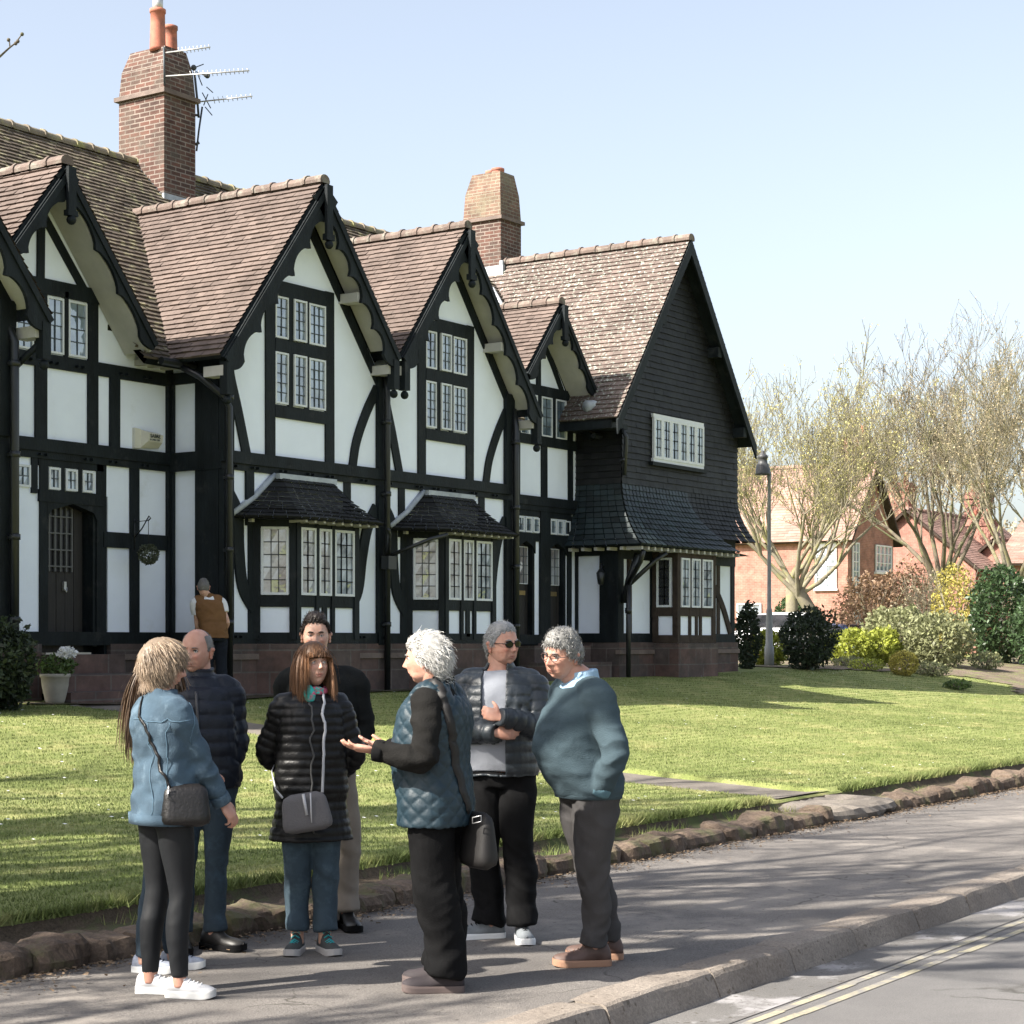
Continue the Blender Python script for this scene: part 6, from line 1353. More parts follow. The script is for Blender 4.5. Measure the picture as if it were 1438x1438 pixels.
        if g.get('hemband'):
            m_ = MB(); zz, nn_ = g['hem'], 44; fi = rings[0]; vs = []
            for k in range(nn_):
                a = 2*math.pi*k/nn_; c2, s2_ = math.cos(a), math.sin(a); p = g.get('p', 2.3); q = (abs(c2)**p+abs(s2_)**p)**(-1/p); e = .004
                for (dz, de) in ((-.004, 0), (-.004, e), (.045, e+.002), (.045, -.006)): vs.append((fi[1]+(fi[3]+de)*q*c2, fi[2]+((fi[5] if s2_ > 0 else fi[4])+de)*q*s2_, zz+dz))
            m_.add(vs, [(k*4+j, ((k+1) % nn_)*4+j, ((k+1) % nn_)*4+j+1, k*4+j+1) for k in range(nn_) for j in range(3)], True); o2 = plink('hem_band', pymesh('hem_band', m_.v, m_.f, g['m']), o)
        if g.get('cuff'):
            for sd_, A_ in arms.items():
                k = len(g['arm'])-1; c0 = A_[k]; dd = (A_[k]-A_[k-1]).normalized(); T2 = Shape(); rr = g['arm'][k]*s+.004; T2.limb([c0-dd*.045, c0-dd*.02, c0+dd*.004], [rr, rr+.002, rr], 18, 2); plink('cuff', pymesh('cuff', T2.v, T2.f, g['cuff']), o)
    # ---- shoes
    for sd_ in ('l', 'r'):
        an = legs[sd_][-1]; t = L(S['toe'+sd_]); t.z = 0; t.normalize(); q = Vector((-t.y, t.x, 0)); sh = S['shoe']; ls = sh.get('len', .275)/.275*s
        st = [(-.078, .016, .045), (-.066, .030, .080), (-.03, .036, .098 if not sh.get('boot') else .13), (.02, .037, .095 if not sh.get('boot') else .125), (.07, .042, .066), (.125, .047, .052), (.165, .042, .044), (.19, .026, .034), (.197, .01, .028)]
        rows = cat_rings(st, 3); U = MB(); seg = 18; vs = []
        for (u_, w_, h_) in rows:
            for k in range(seg):
                a = 2*math.pi*k/seg; c_, s_ = math.cos(a), math.sin(a); hh = h_*max(0, s_)**.8 if s_ > 0 else -.0
                p = Vector((an.x, an.y, 0))+t*u_*ls+q*(w_*c_*(1 if s_ < .2 else 1-.15*s_))*ls; vs.append((p.x, p.y, .026+hh*ls*.9+.002*noise.noise(Vector((u_*30, c_*3, s_*3+S['seed'])))))
        n = len(rows); U.add(vs, [(i*seg+k, i*seg+(k+1) % seg, (i+1)*seg+(k+1) % seg, (i+1)*seg+k) for i in range(n-1) for k in range(seg)]+[tuple(range(seg)), tuple((n-1)*seg+k for k in range(seg-1, -1, -1))], True)
        uo = plink('shoe', pymesh('shoe', U.v, U.f, sh['m']), root)
        So = MB(); seg = 30; ol = []
        for (u_, w_, h_) in rows: ol.append((u_, w_+.004))
        out_ = [(u_, w_) for u_, w_ in ol]+[(u_, -w_) for u_, w_ in reversed(ol)]; vs = []
        for zz, e in ((.0, -.003), (.006, 0), (.026, .001), (.034, -.003)):
            for (u_, w_) in out_: p = Vector((an.x, an.y, 0))+t*(u_*ls+(.004 if u_ > .1 else -.002))+q*(w_*ls*(1+e*8)); lift_ = .012*max(0, (u_-.12)/.08)**2; vs.append((p.x, p.y, zz+lift_))
        m_ = len(out_); So.add(vs, [(j*m_+k, j*m_+(k+1) % m_, (j+1)*m_+(k+1) % m_, (j+1)*m_+k) for j in range(3) for k in range(m_)]+[tuple(range(m_)), tuple(3*m_+k for k in range(m_-1, -1, -1))]); plink('sole', pymesh('sole', So.v, So.f, sh['sole'], False), uo)
        if sh.get('lace'):
            la_ = MB()
            for i in range(5): u_ = .03+i*.022; h_ = np.interp(u_, [q_[0] for q_ in st], [q_[2] for q_ in st])*ls*.9+.026; c0 = Vector((an.x, an.y, 0))+t*u_*ls; la_.tube([tuple(c0+q*.022+Vector((0, 0, h_-.012))), tuple(c0+t*.006+Vector((0, 0, h_+.003))), tuple(c0-q*.022+Vector((0, 0, h_-.012)))], .0034, 5)
            plink('laces', pymesh('laces', la_.v, la_.f, sh['lace']), uo)
    return out
# hair styles: thickness over the scalp, in head space (front is -y)
def hl(P, front=.068, temple=.045, side=.005, back=-.055, tf=.012, ts=.010, tt=.014, tb=.012, edge=.012):
    x, y, z = P.T; ang = np.arctan2(np.abs(x), -y)          # 0 front .. pi back
    line = np.interp(ang, [0, .35, .75, 1.05, 1.30, 1.65, 1.95, 2.4, np.pi], [front, front*.98, temple+.01, temple-.01, side, side-.005, side-.03, back, back])
    th = np.interp(ang, [0, 1.0, 1.6, 2.3, np.pi], [tf, ts, ts, tb, tb]); k = np.clip((z-.075)/.03, 0, 1); th = th*(1-k)+tt*k
    line = line+.010*np.sin(x*310+y*170)*np.cos(z*200+y*260); return np.where(z > line, th*np.clip((z-line)/edge+.15, 0, 1), -1)
M['lid'] = mat('eyelid_skin', (.40, .22, .17), .6, .05)
def cloth(name, c, rough=.85, var=.15, scale=6, bump=.25, bs=220, **k):
    k.setdefault('spec', .10 if rough > .6 else .28); return mat(name, c, rough, var, scale, bump, bs, **k)
H_ash = hairmat('ash_blonde_hair', (.28, .21, .15)); H_brown = hairmat('long_brown_hair', (.13, .085, .055)); H_grey = hairmat('short_grey_hair', (.20, .19, .18)); H_aub = hairmat('auburn_hair', (.17, .085, .042))
H_dark = hairmat('dark_curly_hair', (.035, .025, .02)); H_white = hairmat('white_hair', (.50, .49, .47), .2); H_sil = hairmat('silver_hair', (.36, .36, .36)); H_pep = hairmat('grey_curly_hair', (.27, .265, .255))
denim = mat('worn_denim', (.050, .085, .120), .9, .25, 7, .3, 260, second=(.12, .175, .225), s2=9, s2pos=(.54, .74)); jeans = mat('blue_jeans', (.024, .040, .056), .9, .25, 7, .3, 260, second=(.05, .09, .13), s2=6, s2pos=(.5, .75))
navy = cloth('navy_quilted_nylon', (.009, .012, .020), .45, .2, 5, .15, 90); black = cloth('black_cloth', (.006, .006, .0065), .8); blackp = cloth('black_puffer_nylon', (.006, .006, .0065), .42, .2, 5, .15, 90)
cw_b = lambda P: np.stack([P[:, 0]*2.0, np.full(len(P), .6), np.full(len(P), -1.)], 1)          # combed back and down
def comb_down(P): return np.stack([P[:, 0]*1.5, P[:, 1]*1.2, np.full(len(P), -1.)], 1)
def comb_back(P): return np.stack([P[:, 0]*1.2, np.full(len(P), 1.), -.35-np.clip(P[:, 1], -.02, .1)*8], 1)
def comb_fwd(P): return np.stack([P[:, 0]*2+.25, np.full(len(P), -.7), -.5+P[:, 2]*1], 1)
RIGHT = (1, 0, 0)
# 1 --- woman in denim jacket, back to the camera
def bobkeep(P):
    return P
H1 = lambda P: hl(P, front=.060, temple=.03, side=-.045, back=-.085, tf=.020, ts=.022, tt=.024, tb=.028, edge=.02)
def comb1(P): return np.stack([P[:, 0]*2.0-.1, -.55+P[:, 1]*0-(P[:, 1] < -.02)*0, np.full(len(P), -.75)], 1)
w1 = person(dict(label='woman with ash-blonde bob in blue denim jacket and black leggings, back to the camera', at=(233, 8.85), phi=128, Ht=1.67, seed=3, sw=.178, hipw=.165, dep=.98,
    head=(-.018, .02, 1.545, 108, 10, 0), lean=(-.01, .0), hair=H1, hair_m=H_ash, comb=comb1, hlen=.065, hsteps=5, hgrav=.10, hcurl=.12, nst=7000, hwd=.0015, hlift=-.05, hjit=.12, hlump=.25, skin='ruddy', neck=.054, face=dict(jaw=.34),
    armr=((.185, -.05, 1.075), (.262, .02, .905)), arml=((-.10, .25, 1.10), (.08, .33, 1.0)), handr=((.55, .1, -.8), (-.8, .4, -.3), (.2, 1, 0), .8), handl=((.8, .2, .1), (0, -.3, -1), (0, 0, 1), .6),
    footl=(-.085, .06), footr=(.075, -.05), toel=(1, -.12, 0), toer=(1, -.22, 0),
    trousers=dict(m=cloth('black_leggings', (.009, .010, .012), .6, .15, 4, .1), r=(.092, .086, .060, .058, .040), off=.008, fold=.0035, hem=.10),
    tops=[dict(name='denim_jacket', m=denim, off=.028, hem=.815, flare=.018, arm=(.070, .078, .064, .056, .052, .046, .044), fold=.014, collar=.035, kind='plain', cuff=denim, hemband=1)],
    shoe=dict(m=mat('white_trainer_leather', (.52, .52, .53), .5, .06, 8), sole=mat('white_rubber_sole', (.58, .58, .57), .6, .05), lace=mat('white_lace', (.8, .8, .8), .8, .05), len=.25)))
L = w1['L']; R1 = w1['root']
def pobj(name, mb, m, P, par=None, smooth=True): return plink(name, pymesh(name, mb.v, mb.f, m, smooth), par if par else P['root'])
def bag_root(name, P, label, cat, mesh): o = plink(name, mesh); o.location = P['root'].location; o.rotation_euler = P['root'].rotation_euler; tag(o, label, cat); return o
def bagshape(P, c, ax, w_, h_, t, vox=.008, round_=.5, slump=.0, tilt=0):
    """soft bag: c centre, ax horizontal direction of its width (camera terms)"""
    L = P['L']; c = L(c); a = L((*ax, tilt)).normalized(); up = Vector((0, 0, 1)); up = (up-a*up.dot(a)).normalized(); n = a.cross(up); S_ = Shape(); V_ = []; nr, ns = 12, 28
    for i in range(nr+1):
        v = -1+2*i/nr; e = max(.02, 1-abs(v)**6)**.5
        for k in range(ns):
            an = 2*math.pi*k/ns; x_ = abs(math.cos(an))**.45*(1 if math.cos(an) > 0 else -1); y_ = abs(math.sin(an))**.8*(1 if math.sin(an) > 0 else -1)
            wd = w_*(1-.10*v)*(.92+.08*e); V_.append(tuple(c+a*x_*wd/2*(.6+.4*e)+n*y_*t/2*e*(1-.35*v)+up*(v*h_/2-slump*math.cos(x_*1.5)*(v > 0))))
    S_.v = V_; S_.f = [(i*ns+k, i*ns+(k+1) % ns, (i+1)*ns+(k+1) % ns, (i+1)*ns+k) for i in range(nr) for k in range(ns)]+[tuple(range(ns-1, -1, -1)), tuple(nr*ns+k for k in range(ns))]
    return S_
def strap(P, pts, w_, t=.003, surf=None):
    """flat strap along points given in camera terms"""
    L = P['L']; Q = [Vector(L(p)) for p in pts]; rows = cat_rings([tuple(q) for q in Q], 8); V_ = []; n = len(rows); Rr = [Vector(r_) for r_ in rows]; ax = Vector((0, 0, 1.2))
    for i, p in enumerate(Rr):
        d = (Rr[min(i+1, n-1)]-Rr[max(i-1, 0)]).normalized(); out_ = Vector((p.x-P['tmpl'](0)[3][1], p.y, 0)).normalized(); s_ = d.cross(out_).normalized(); o_ = s_.cross(d).normalized()
        for a, b in ((-1, -1), (1, -1), (1, 1), (-1, 1)): V_.append(tuple(p+s_*a*w_/2+o_*b*t))
    return V_, [(i*4+k, i*4+(k+1) % 4, (i+1)*4+(k+1) % 4, (i+1)*4+k) for i in range(n-1) for k in range(4)]+[(3, 2, 1, 0), tuple((n-1)*4+k for k in range(4))]
def snap(P, garment, pts, push=.006, n=10):
    """press a chain of points (camera terms) onto a garment from outside; returns camera-term points"""
    from mathutils.bvhtree import BVHTree
    o = P[garment]; me = o.data; bv = BVHTree.FromPolygons([v.co.copy() for v in me.vertices], [tuple(p.vertices) for p in me.polygons]); ph = CAMYAW; L = P['L']; res = []
    rows = cat_rings(pts, n)
    for r_ in rows:
        q = L(tuple(r_)); hit = bv.find_nearest(q)
        if hit[0] is not None: q = hit[0]+hit[1]*push
        res.append(q)
    return res
def rawstrap(pts, w_, t=.0025, up=Vector((0, 0, 1))):
    V_ = []; n = len(pts)
    for i, p in enumerate(pts):
        d = (pts[min(i+1, n-1)]-pts[max(i-1, 0)]).normalized(); o_ = Vector((p.x, p.y, .02)); o_ = (o_-d*o_.dot(d)).normalized(); s_ = d.cross(o_).normalized()
        for a, b in ((-1, -1), (1, -1), (1, 1), (-1, 1)): V_.append(tuple(p+s_*a*w_/2+o_*b*t))
    return V_, [(i*4+k, i*4+(k+1) % 4, (i+1)*4+(k+1) % 4, (i+1)*4+k) for i in range(n-1) for k in range(4)]+[(3, 2, 1, 0), tuple((n-1)*4+k for k in range(4))]
leather = mat('black_bag_leather', (.010, .009, .009), .4, .2, 8, .2, 60, spec=.4)
bs_ = bagshape(w1, (.115, -.135, .905), (1, .25), .22, .20, .11, slump=.0)
bg1 = bag_root('shoulder_bag', w1, 'black leather shoulder bag at the hip of the woman in denim', 'bag', pymesh('shoulder_bag', bs_.v, bs_.f, leather))
V_, F_ = rawstrap(snap(w1, 'denim_jacket', [(-.13, -.02, 1.43), (-.14, -.14, 1.34), (-.08, -.22, 1.2), (.0, -.24, 1.08), (.06, -.22, 1.00)]), .013); plink('strap', pymesh('strap', V_, F_, leather), bg1)
m = MB(); c0 = w1['L']((.05, -.20, 1.0)); m.tube([c0, c0+Vector((.01, 0, -.03)), c0+Vector((-.01, .01, -.05)), c0+Vector((.012, 0, -.06)), c0+Vector((0, 0, -.02))], .003, 5); plink('keyring', pymesh('keyring', m.v, m.f, M['metal']), bg1)
stitch = mat('pale_denim_stitch', (.075, .13, .18), .9, .2, 40)
for ln in ([(-.16, -.05, 1.31), (-.08, -.2, 1.31), (.03, -.24, 1.30), (.14, -.15, 1.29)], [(-.09, -.2, 1.30), (-.085, -.22, 1.1), (-.08, -.24, .86)], [(.03, -.24, 1.29), (.04, -.24, 1.1), (.04, -.24, .86)], [(.15, -.1, 1.40), (.17, -.16, 1.3), (.16, -.2, 1.18)]):
    q_ = snap(w1, 'denim_jacket', ln, .0015, 8); V_, F_ = rawstrap(q_, .005, .0010); plink('seam', pymesh('seam', V_, F_, stitch), w1['denim_jacket'])
# sunglasses of the woman
def glasses(P, m_frame, m_lens, big=1., thin=.0022, name='glasses'):
    HM = P['HM']; m = MB()
    for sg in (-1, 1):
        c = Vector((sg*.032, -.0985, .008)); pts = [c+Vector((math.cos(a)*.0235*big, abs(math.cos(a))*.006*0+(.006 if math.cos(a)*sg > .5 else 0), math.sin(a)*.0165*big)) for a in [2*math.pi*k/14 for k in range(15)]]
        m.tube(pts, thin, 5); m.tube([(sg*.054, -.094, .012), (sg*.077, -.060, .014), (sg*.081, .0, .012), (sg*.080, .018, .002)], thin*1.1, 5)
    m.tube([(-.010, -.0995, .012), (0, -.103, .015), (.010, -.0995, .012)], thin, 5); m.v = [tuple(HM @ Vector(v)) for v in m.v]; g = plink(name, pymesh(name, m.v, m.f, m_frame), P['body'])
    if m_lens:
        for sg in (-1, 1):
            m = MB(); c = Vector((sg*.032, -.0988, .008)); ring = [c+Vector((math.cos(a)*.0225*big, (.005 if math.cos(a)*sg > .5 else 0), math.sin(a)*.0158*big)) for a in [2*math.pi*k/14 for k in range(14)]]; m.add([tuple(HM @ v) for v in ring], [tuple(range(14))]); m.add([tuple(HM @ (v+Vector((0, .002, 0)))) for v in ring], [tuple(range(13, -1, -1))]); plink('lens', pymesh('lens', m.v, m.f, m_lens, False), g)
    return g
glasses(w1, M['lens'], M['lens'], 1.1, .0026, 'sunglasses')
# 2 --- long-haired woman almost hidden behind her
H2 = lambda P: hl(P, front=.065, temple=.04, side=-.03, back=-.08, tf=.016, ts=.018, tt=.016, tb=.022, edge=.02)
person(dict(label='long-haired woman in dark top and jeans almost hidden behind the woman in denim', at=(222, 9.5), phi=100, Ht=1.60, seed=5, sw=.165, hipw=.155, head=(.0, 0, 1.46, 95, 2, 0),
    hair=H2, hair_m=H_brown, comb=comb_down, hlen=.40, hsteps=9, hgrav=.45, hcurl=.05, nst=2600, hwd=.004, hlift=.05, neck=.052, hkeep=lambda P: np.stack([P[:, 0], np.where(P[:, 2] < -.05, np.maximum(P[:, 1], .075+.02*np.sin(P[:, 0]*90)), P[:, 1]), P[:, 2]], 1),
    armr=((.03, -.14, 1.05), (.12, -.08, .98)), arml=((.05, .16, 1.05), (.15, .06, 1.0)), handr=((.6, .6, .2), (0, 0, 1), (0, 1, 0), .7), handl=((.5, -.6, .1), (0, 0, 1), (0, -1, 0), .7),
    footl=(.06, .08), footr=(-.06, -.04), toel=(1, -.1, 0), toer=(1, -.25, 0),
    trousers=dict(m=jeans, r=(.088, .082, .060, .058, .048), off=.008, fold=.006, hem=.09), tops=[dict(name='dark_top', m=navy, off=.02, hem=.86, arm=(.062, .066, .054, .048, .046, .04, .038), fold=.007)],
    shoe=dict(m=mat('blue_white_trainer', (.35, .38, .45), .6, .3, 30), sole=mat('pale_sole', (.7, .7, .68), .6, .05), lace=navy, len=.25)))
# 3 --- balding man in navy jacket
H3 = lambda P: np.where((P[:, 1] > -.035) | (P[:, 2] > .2), hl(P, front=.2, temple=.2, side=.03, back=-.06, tf=.003, ts=.006, tt=-.01, tb=.008, edge=.02), -1)
def H3(P):
    x, y, z = P.T; a = hl(P, front=.3, temple=.2, side=.01, back=-.06, tf=.004, ts=.007, tt=.003, tb=.008, edge=.02); top = (z > .082-.25*np.clip(y, 0, 1)) & (np.abs(x) < .055) & (y < .045); return np.where(top, -1, a)
m3 = person(dict(label='balding man in navy padded jacket and jeans behind the woman in denim', at=(286, 10.15), phi=8, Ht=1.745, seed=8, sw=.172, head=(-.035, -.02, 1.612, -16, 6, 4), lean=(-.02, 0), belly=.03, hair=H3, hair_m=H_grey, comb=comb_back, hlen=.014, nst=900, hlump=.1, skin='ruddy', face=dict(wide=1.03, jaw=.24, sag=1), stubble=.12, brow=.0045, neck=.064,
    arml=((.175, .02, 1.10), (.10, -.06, .93)), armr=((-.2, .05, 1.12), (-.12, -.12, .98)), handl=((-.5, -.1, -.8), (-.7, .5, 0), (0, -1, 0), .5), handr=((.5, -.2, -.6), (0, .6, 0), (0, -1, 0), .5),
    footl=(.05, .03), footr=(-.11, -.02), toel=(.85, -.5, 0), toer=(.2, -1, 0),
    trousers=dict(m=jeans, r=(.095, .088, .066, .062, .055), off=.01, fold=.008, hem=.10, **{'break': 1}), tops=[dict(name='padded_jacket', m=navy, off=.035, hem=.88, arm=(.078, .085, .072, .064, .06, .052, .046), kind='puffer', pitch=.075, puff=.009, fold=.006, collar=.05)],
    shoe=dict(m=mat('black_boot_leather', (.02, .019, .018), .45, .2, 8), sole=black, boot=1, len=.29)))
m = MB(); V_, F_ = rawstrap(snap(m3, 'padded_jacket', [(-.005, -.2, 1.44), (.0, -.2, 1.2), (.0, -.25, .92)], .003, 6), .014); plink('zip', pymesh('zip', V_, F_, mat('dark_zip', (.05, .05, .055), .4, .1)), m3['padded_jacket'])
# 4 --- woman in long black quilted coat
def H4(P):
    a = hl(P, front=.040, temple=.022, side=-.05, back=-.085, tf=.016, ts=.020, tt=.018, tb=.022, edge=.02); return a
def comb4(P):
    front = (P[:, 1] < -.03) & (P[:, 2] > .03); return np.where(front[:, None], np.stack([P[:, 0]*1.2-.15, np.full(len(P), -.5), np.full(len(P), -1.)], 1), np.stack([P[:, 0]*2.5, P[:, 1]*1.5-.03, np.full(len(P), -1.)], 1))
def hlen4(): return .05
def keep4(P):     # hair leaves the face free
    Q = P.copy(); m = (Q[:, 1] < -.02) & (np.abs(Q[:, 0]) < .062) & (Q[:, 2] < .030); Q[m, 0] = np.sign(Q[m, 0])*(.066+.006*np.sin(Q[m, 2]*90)); m2 = (Q[:, 2] < .030) & (np.abs(Q[:, 0]) < .05) & (Q[:, 1] < -.08); Q[m2, 1] = -.10; return Q
w4 = person(dict(label='auburn-haired woman in long black quilted coat and jeans, grey crossbody bag, hands behind her', at=(437, 10.1), phi=14, Ht=1.655, seed=11, sw=.172, hipw=.172, head=(.012, -.01, 1.535, 30, -8, 0), hair=H4, hair_m=H_aub, comb=comb4, hlen=lambda P: np.where((P[:, 1] < -.035) & (np.abs(P[:, 0]) < .055), .052, .225), hsteps=8, hgrav=.6, hcurl=.05, nst=8000, hwd=.0018, hlift=.08, hlump=.15, neck=.052, hkeep=keep4, face=dict(jaw=.30, nose=1.0), lip=1.,
    armr=((-.245, .03, 1.07), (-.10, .20, .90)), arml=((.235, .06, 1.06), (.10, .22, .90)), handr=((.9, .1, -.3), (0, 1, 0), (0, 0, 1), .6), handl=((-.9, .1, -.3), (0, 1, 0), (0, 0, 1), .6),
    footr=(-.072, -.02), footl=(.075, -.02), toer=(-.12, -1, 0), toel=(.45, -.9, 0),
    trousers=dict(m=mat('faded_blue_jeans', (.036, .058, .078), .9, .25, 7, .3, 260, second=(.08, .125, .155), s2=6, s2pos=(.5, .75)), r=(.098, .092, .074, .070, .062), off=.008, fold=.009, hem=.125, **{'break': 1}),
    tops=[dict(name='quilted_coat', m=blackp, off=.030, hem=.605, flare=.03, arm=(.070, .078, .068, .062, .058, .050, .046), kind='puffer', pitch=.045, puff=.008, fold=.006, collar=.05)],
    shoe=dict(m=mat('charcoal_walking_boot', (.05, .055, .055), .8, .3, 12), sole=mat('pale_grey_sole', (.40, .38, .37), .7, .1), lace=mat('teal_lace', (.03, .35, .38), .8, .1), boot=1, len=.26)))
greyb = mat('grey_felt_bag', (.12, .115, .12), .8, .1, 8, .2, 120); pale = mat('pale_strap', (.50, .50, .52), .7, .06, 9)
bs_ = bagshape(w4, (.0, -.255, .77), (1, .05), .25, .205, .07, tilt=.16); bg4 = bag_root('crossbody_bag', w4, 'grey crossbody bag with pale strap and zip tag in front of the black coat', 'bag', pymesh('crossbody_bag', bs_.v, bs_.f, greyb))
sp_ = snap(w4, 'quilted_coat', [(.085, -.08, 1.40), (.10, -.2, 1.30), (.115, -.22, 1.15), (.10, -.22, 1.0)], .008); sp_.append(w4['L']((.085, -.25, .875))); V_, F_ = rawstrap(sp_, .014); plink('strap', pymesh('strap', V_, F_, pale), bg4)
sp_ = [w4['L'](q) for q in ((-.20, .02, 1.0), (-.205, -.06, .97), (-.17, -.16, .88), (-.125, -.235, .845))]; V_, F_ = rawstrap(sp_, .010); plink('strap', pymesh('strap', V_, F_, pale), bg4)
m = MB(); L = w4['L']; a, b = L((-.01, -.298, .87)), L((.01, -.302, .76)); m.tube([a, b], .008, 6); a, b = L((.028, -.298, .875)), L((.034, -.302, .72)); m.tube([a, b], .004, 6); plink('zip_pull', pymesh('zip_pull', m.v, m.f, pale), bg4)
m = MB(); zp = snap(w4, 'quilted_coat', [(.02, -.2, 1.40), (.035, -.22, 1.2), (.04, -.25, .95), (.05, -.25, .66)], .003, 6); V_, F_ = rawstrap(zp, .010); plink('zip', pymesh('zip', V_, F_, mat('zip_tape', (.06, .06, .06), .5, .1)), w4['quilted_coat'])
sf = Shape(); L = w4['L']; c0 = L((0, 0, 1.40)); nb_ = w4['HM'] @ Vector((0, .015, -.13))
for k in range(3):
    a = .9+.5*k; sf.limb([nb_+Vector((math.cos(t)*.066, math.sin(t)*.062-.005, -.006*k+.006*math.sin(3*t+k))) for t in [2*math.pi*q/10 for q in range(11)]], [.013]*11, 8, 2)
sc1 = plink('scarf', pymesh('scarf', sf.v, sf.f, mat('pink_scarf', (.50, .10, .17), .8, .25, 25, second=(.05, .45, .38), s2=22, s2pos=(.5, .56))), w4['root'])
sf = Shape(); q = L((.0, -.098, 1.385)); sf.limb([q+Vector((0, .01, .045)), q+Vector((0, -.012, .01)), q+Vector((.004, -.008, -.035)), q+Vector((.004, -.004, -.06))], [.014, .032, .024, .006], 12, 3, flat=(0, 1, 0), fl=.4); plink('scarf_knot', pymesh('scarf_knot', sf.v, sf.f, mat('teal_scarf', (.03, .38, .33), .8, .3, 25, second=(.55, .10, .2), s2=14, s2pos=(.58, .62))), sc1)
# 5 --- tall young man behind her
H5 = lambda P: hl(P, front=.084, temple=.066, side=.02, back=-.06, tf=.018, ts=.007, tt=.026, tb=.010, edge=.012)
person(dict(label='tall dark-haired young man in black sweater and beige trousers behind the woman in black', at=(452, 10.9), phi=4, age=.2, Ht=1.80, seed=14, sw=.20, head=(-.035, 0, 1.695, 6, 4, 0), hair=H5, hair_m=H_dark, comb=lambda P: np.stack([P[:, 0]*2-.3, np.full(len(P), -.2), np.full(len(P), .2)], 1), hlen=.026, hsteps=4, hcurl=.7, nst=2800, hwd=.0024, hlift=.35, hlump=.6, neck=.062, brow=.0065, face=dict(jaw=.25), hs=.98,
    arml=((.245, .02, 1.17), (.175, -.07, 1.0)), armr=((-.24, .02, 1.17), (-.17, -.06, 1.0)), handl=((-.2, -.1, -1), (-1, 0, 0), (0, -1, 0), .4), handr=((.2, -.1, -1), (1, 0, 0), (0, -1, 0), .4),
    footl=(.145, .02), footr=(.045, .08), toel=(.35, -1, 0), toer=(-.15, -1, 0), kneel=(.03, 0), kneer=(.02, .0),
    trousers=dict(m=cloth('beige_chinos', (.25, .215, .18), .85, .12, 5), r=(.10, .094, .078, .072, .064), off=.014, fold=.010, hem=.10, **{'break': 1}), tops=[dict(name='black_sweater', m=cloth('black_knit', (.012, .013, .013), .95, .15, 6, .3, 160), off=.028, hem=.97, arm=(.074, .080, .068, .060, .057, .05, .044), fold=.010, collar=.02, hemband=1)],
    shoe=dict(m=mat('black_leather_shoe', (.014, .014, .014), .4, .2, 8), sole=black, boot=1, len=.285)))
# 6 --- white-haired man
H6 = lambda P: hl(P, front=.062, temple=.045, side=-.005, back=-.085, tf=.018, ts=.018, tt=.022, tb=.030, edge=.016)
m6 = person(dict(label='white-haired man gesturing with open hands, teal quilted gilet over black sleeves, seen from behind-left', at=(612, 9.0), phi=-108, Ht=1.715, seed=17, sw=.198, hipw=.178, belly=.045, dep=1.04, head=(-.045, -.02, 1.575, -104, 4, 0), lean=(.0, .0), hair=H6, hair_m=H_white, comb=comb_back, hlen=.050, hsteps=5, hgrav=.10, hcurl=.30, nst=6000, hwd=.0017, hlift=.0, hjit=.25, hlump=.5, skin='ruddy', face=dict(nose=1.1, jaw=.24, sag=1), brow_m=H_sil, neck=.064,
    shl=(-.035, -.165, 1.365), arml=((-.045, -.27, 1.115), (-.275, -.22, 1.155)), armr=((-.06, .24, 1.12), (-.215, .03, 1.15)), handl=((-1, -.02, .16), (.0, .25, 1), (.15, .3, 1), .28), handr=((-1, -.25, .25), (0, -.2, 1), (.2, .3, 1), .25), hands=1.05,
    footl=(.055, -.07), footr=(.045, .14), toel=(-1, -.06, 0), toer=(-1, .08, 0),
    trousers=dict(m=cloth('black_trousers', (.006, .006, .0065), .85), r=(.120, .115, .104, .100, .094), off=.028, fold=.015, hem=.085, waist=1.0, **{'break': 1}),
    tops=[dict(name='black_fleece', m=cloth('black_fleece', (.013, .0125, .012), .95, .2, 6, .3, 150), off=.020, hem=.86, arm=(.076, .080, .070, .062, .058, .052, .047), fold=.015, cuff=black, collar=.075),
          dict(name='quilted_gilet', m=mat('teal_quilted_nylon', (.010, .026, .038), .55, .15, 4, .15, 60, spec=.4), off=.044, hem=.79, flare=.010, sleeve=0, cap=.098, kind='quilt', fold=.006, collar=.055, p=2.3, top=1.47)],
    shoe=dict(m=mat('mauve_suede_shoe', (.030, .024, .027), .8, .2, 9), sole=mat('tan_pink_sole', (.10, .075, .07), .7, .1), len=.30)))
L = m6['L']
nyl = mat('black_webbing', (.010, .009, .009), .6, .15, 20)
bs_ = bagshape(m6, (.205, -.06, .72), (.55, -.8), .22, .27, .10); bg6 = bag_root('messenger_bag', m6, 'black messenger bag hanging behind the hip of the white-haired man', 'bag', pymesh('messenger_bag', bs_.v, bs_.f, nyl))
sp_ = snap(m6, 'quilted_gilet', [(-.02, -.10, 1.46), (.05, -.2, 1.38), (.11, -.2, 1.2), (.16, -.16, 1.0), (.20, -.10, .86)], .006); V_, F_ = rawstrap(sp_, .042); plink('strap', pymesh('strap', V_, F_, nyl), bg6)
m = MB(); c0 = L((.20, -.19, .83)); ax_ = L((1, -.3, .25)).normalized()*.022; up_ = Vector((0, 0, .014)); P4 = [c0-ax_-up_, c0+ax_-up_, c0+ax_+up_, c0-ax_+up_, c0-ax_-up_]; m.tube(P4, .003, 5); plink('buckle', pymesh('buckle', m.v, m.f, M['metal']), bg6)
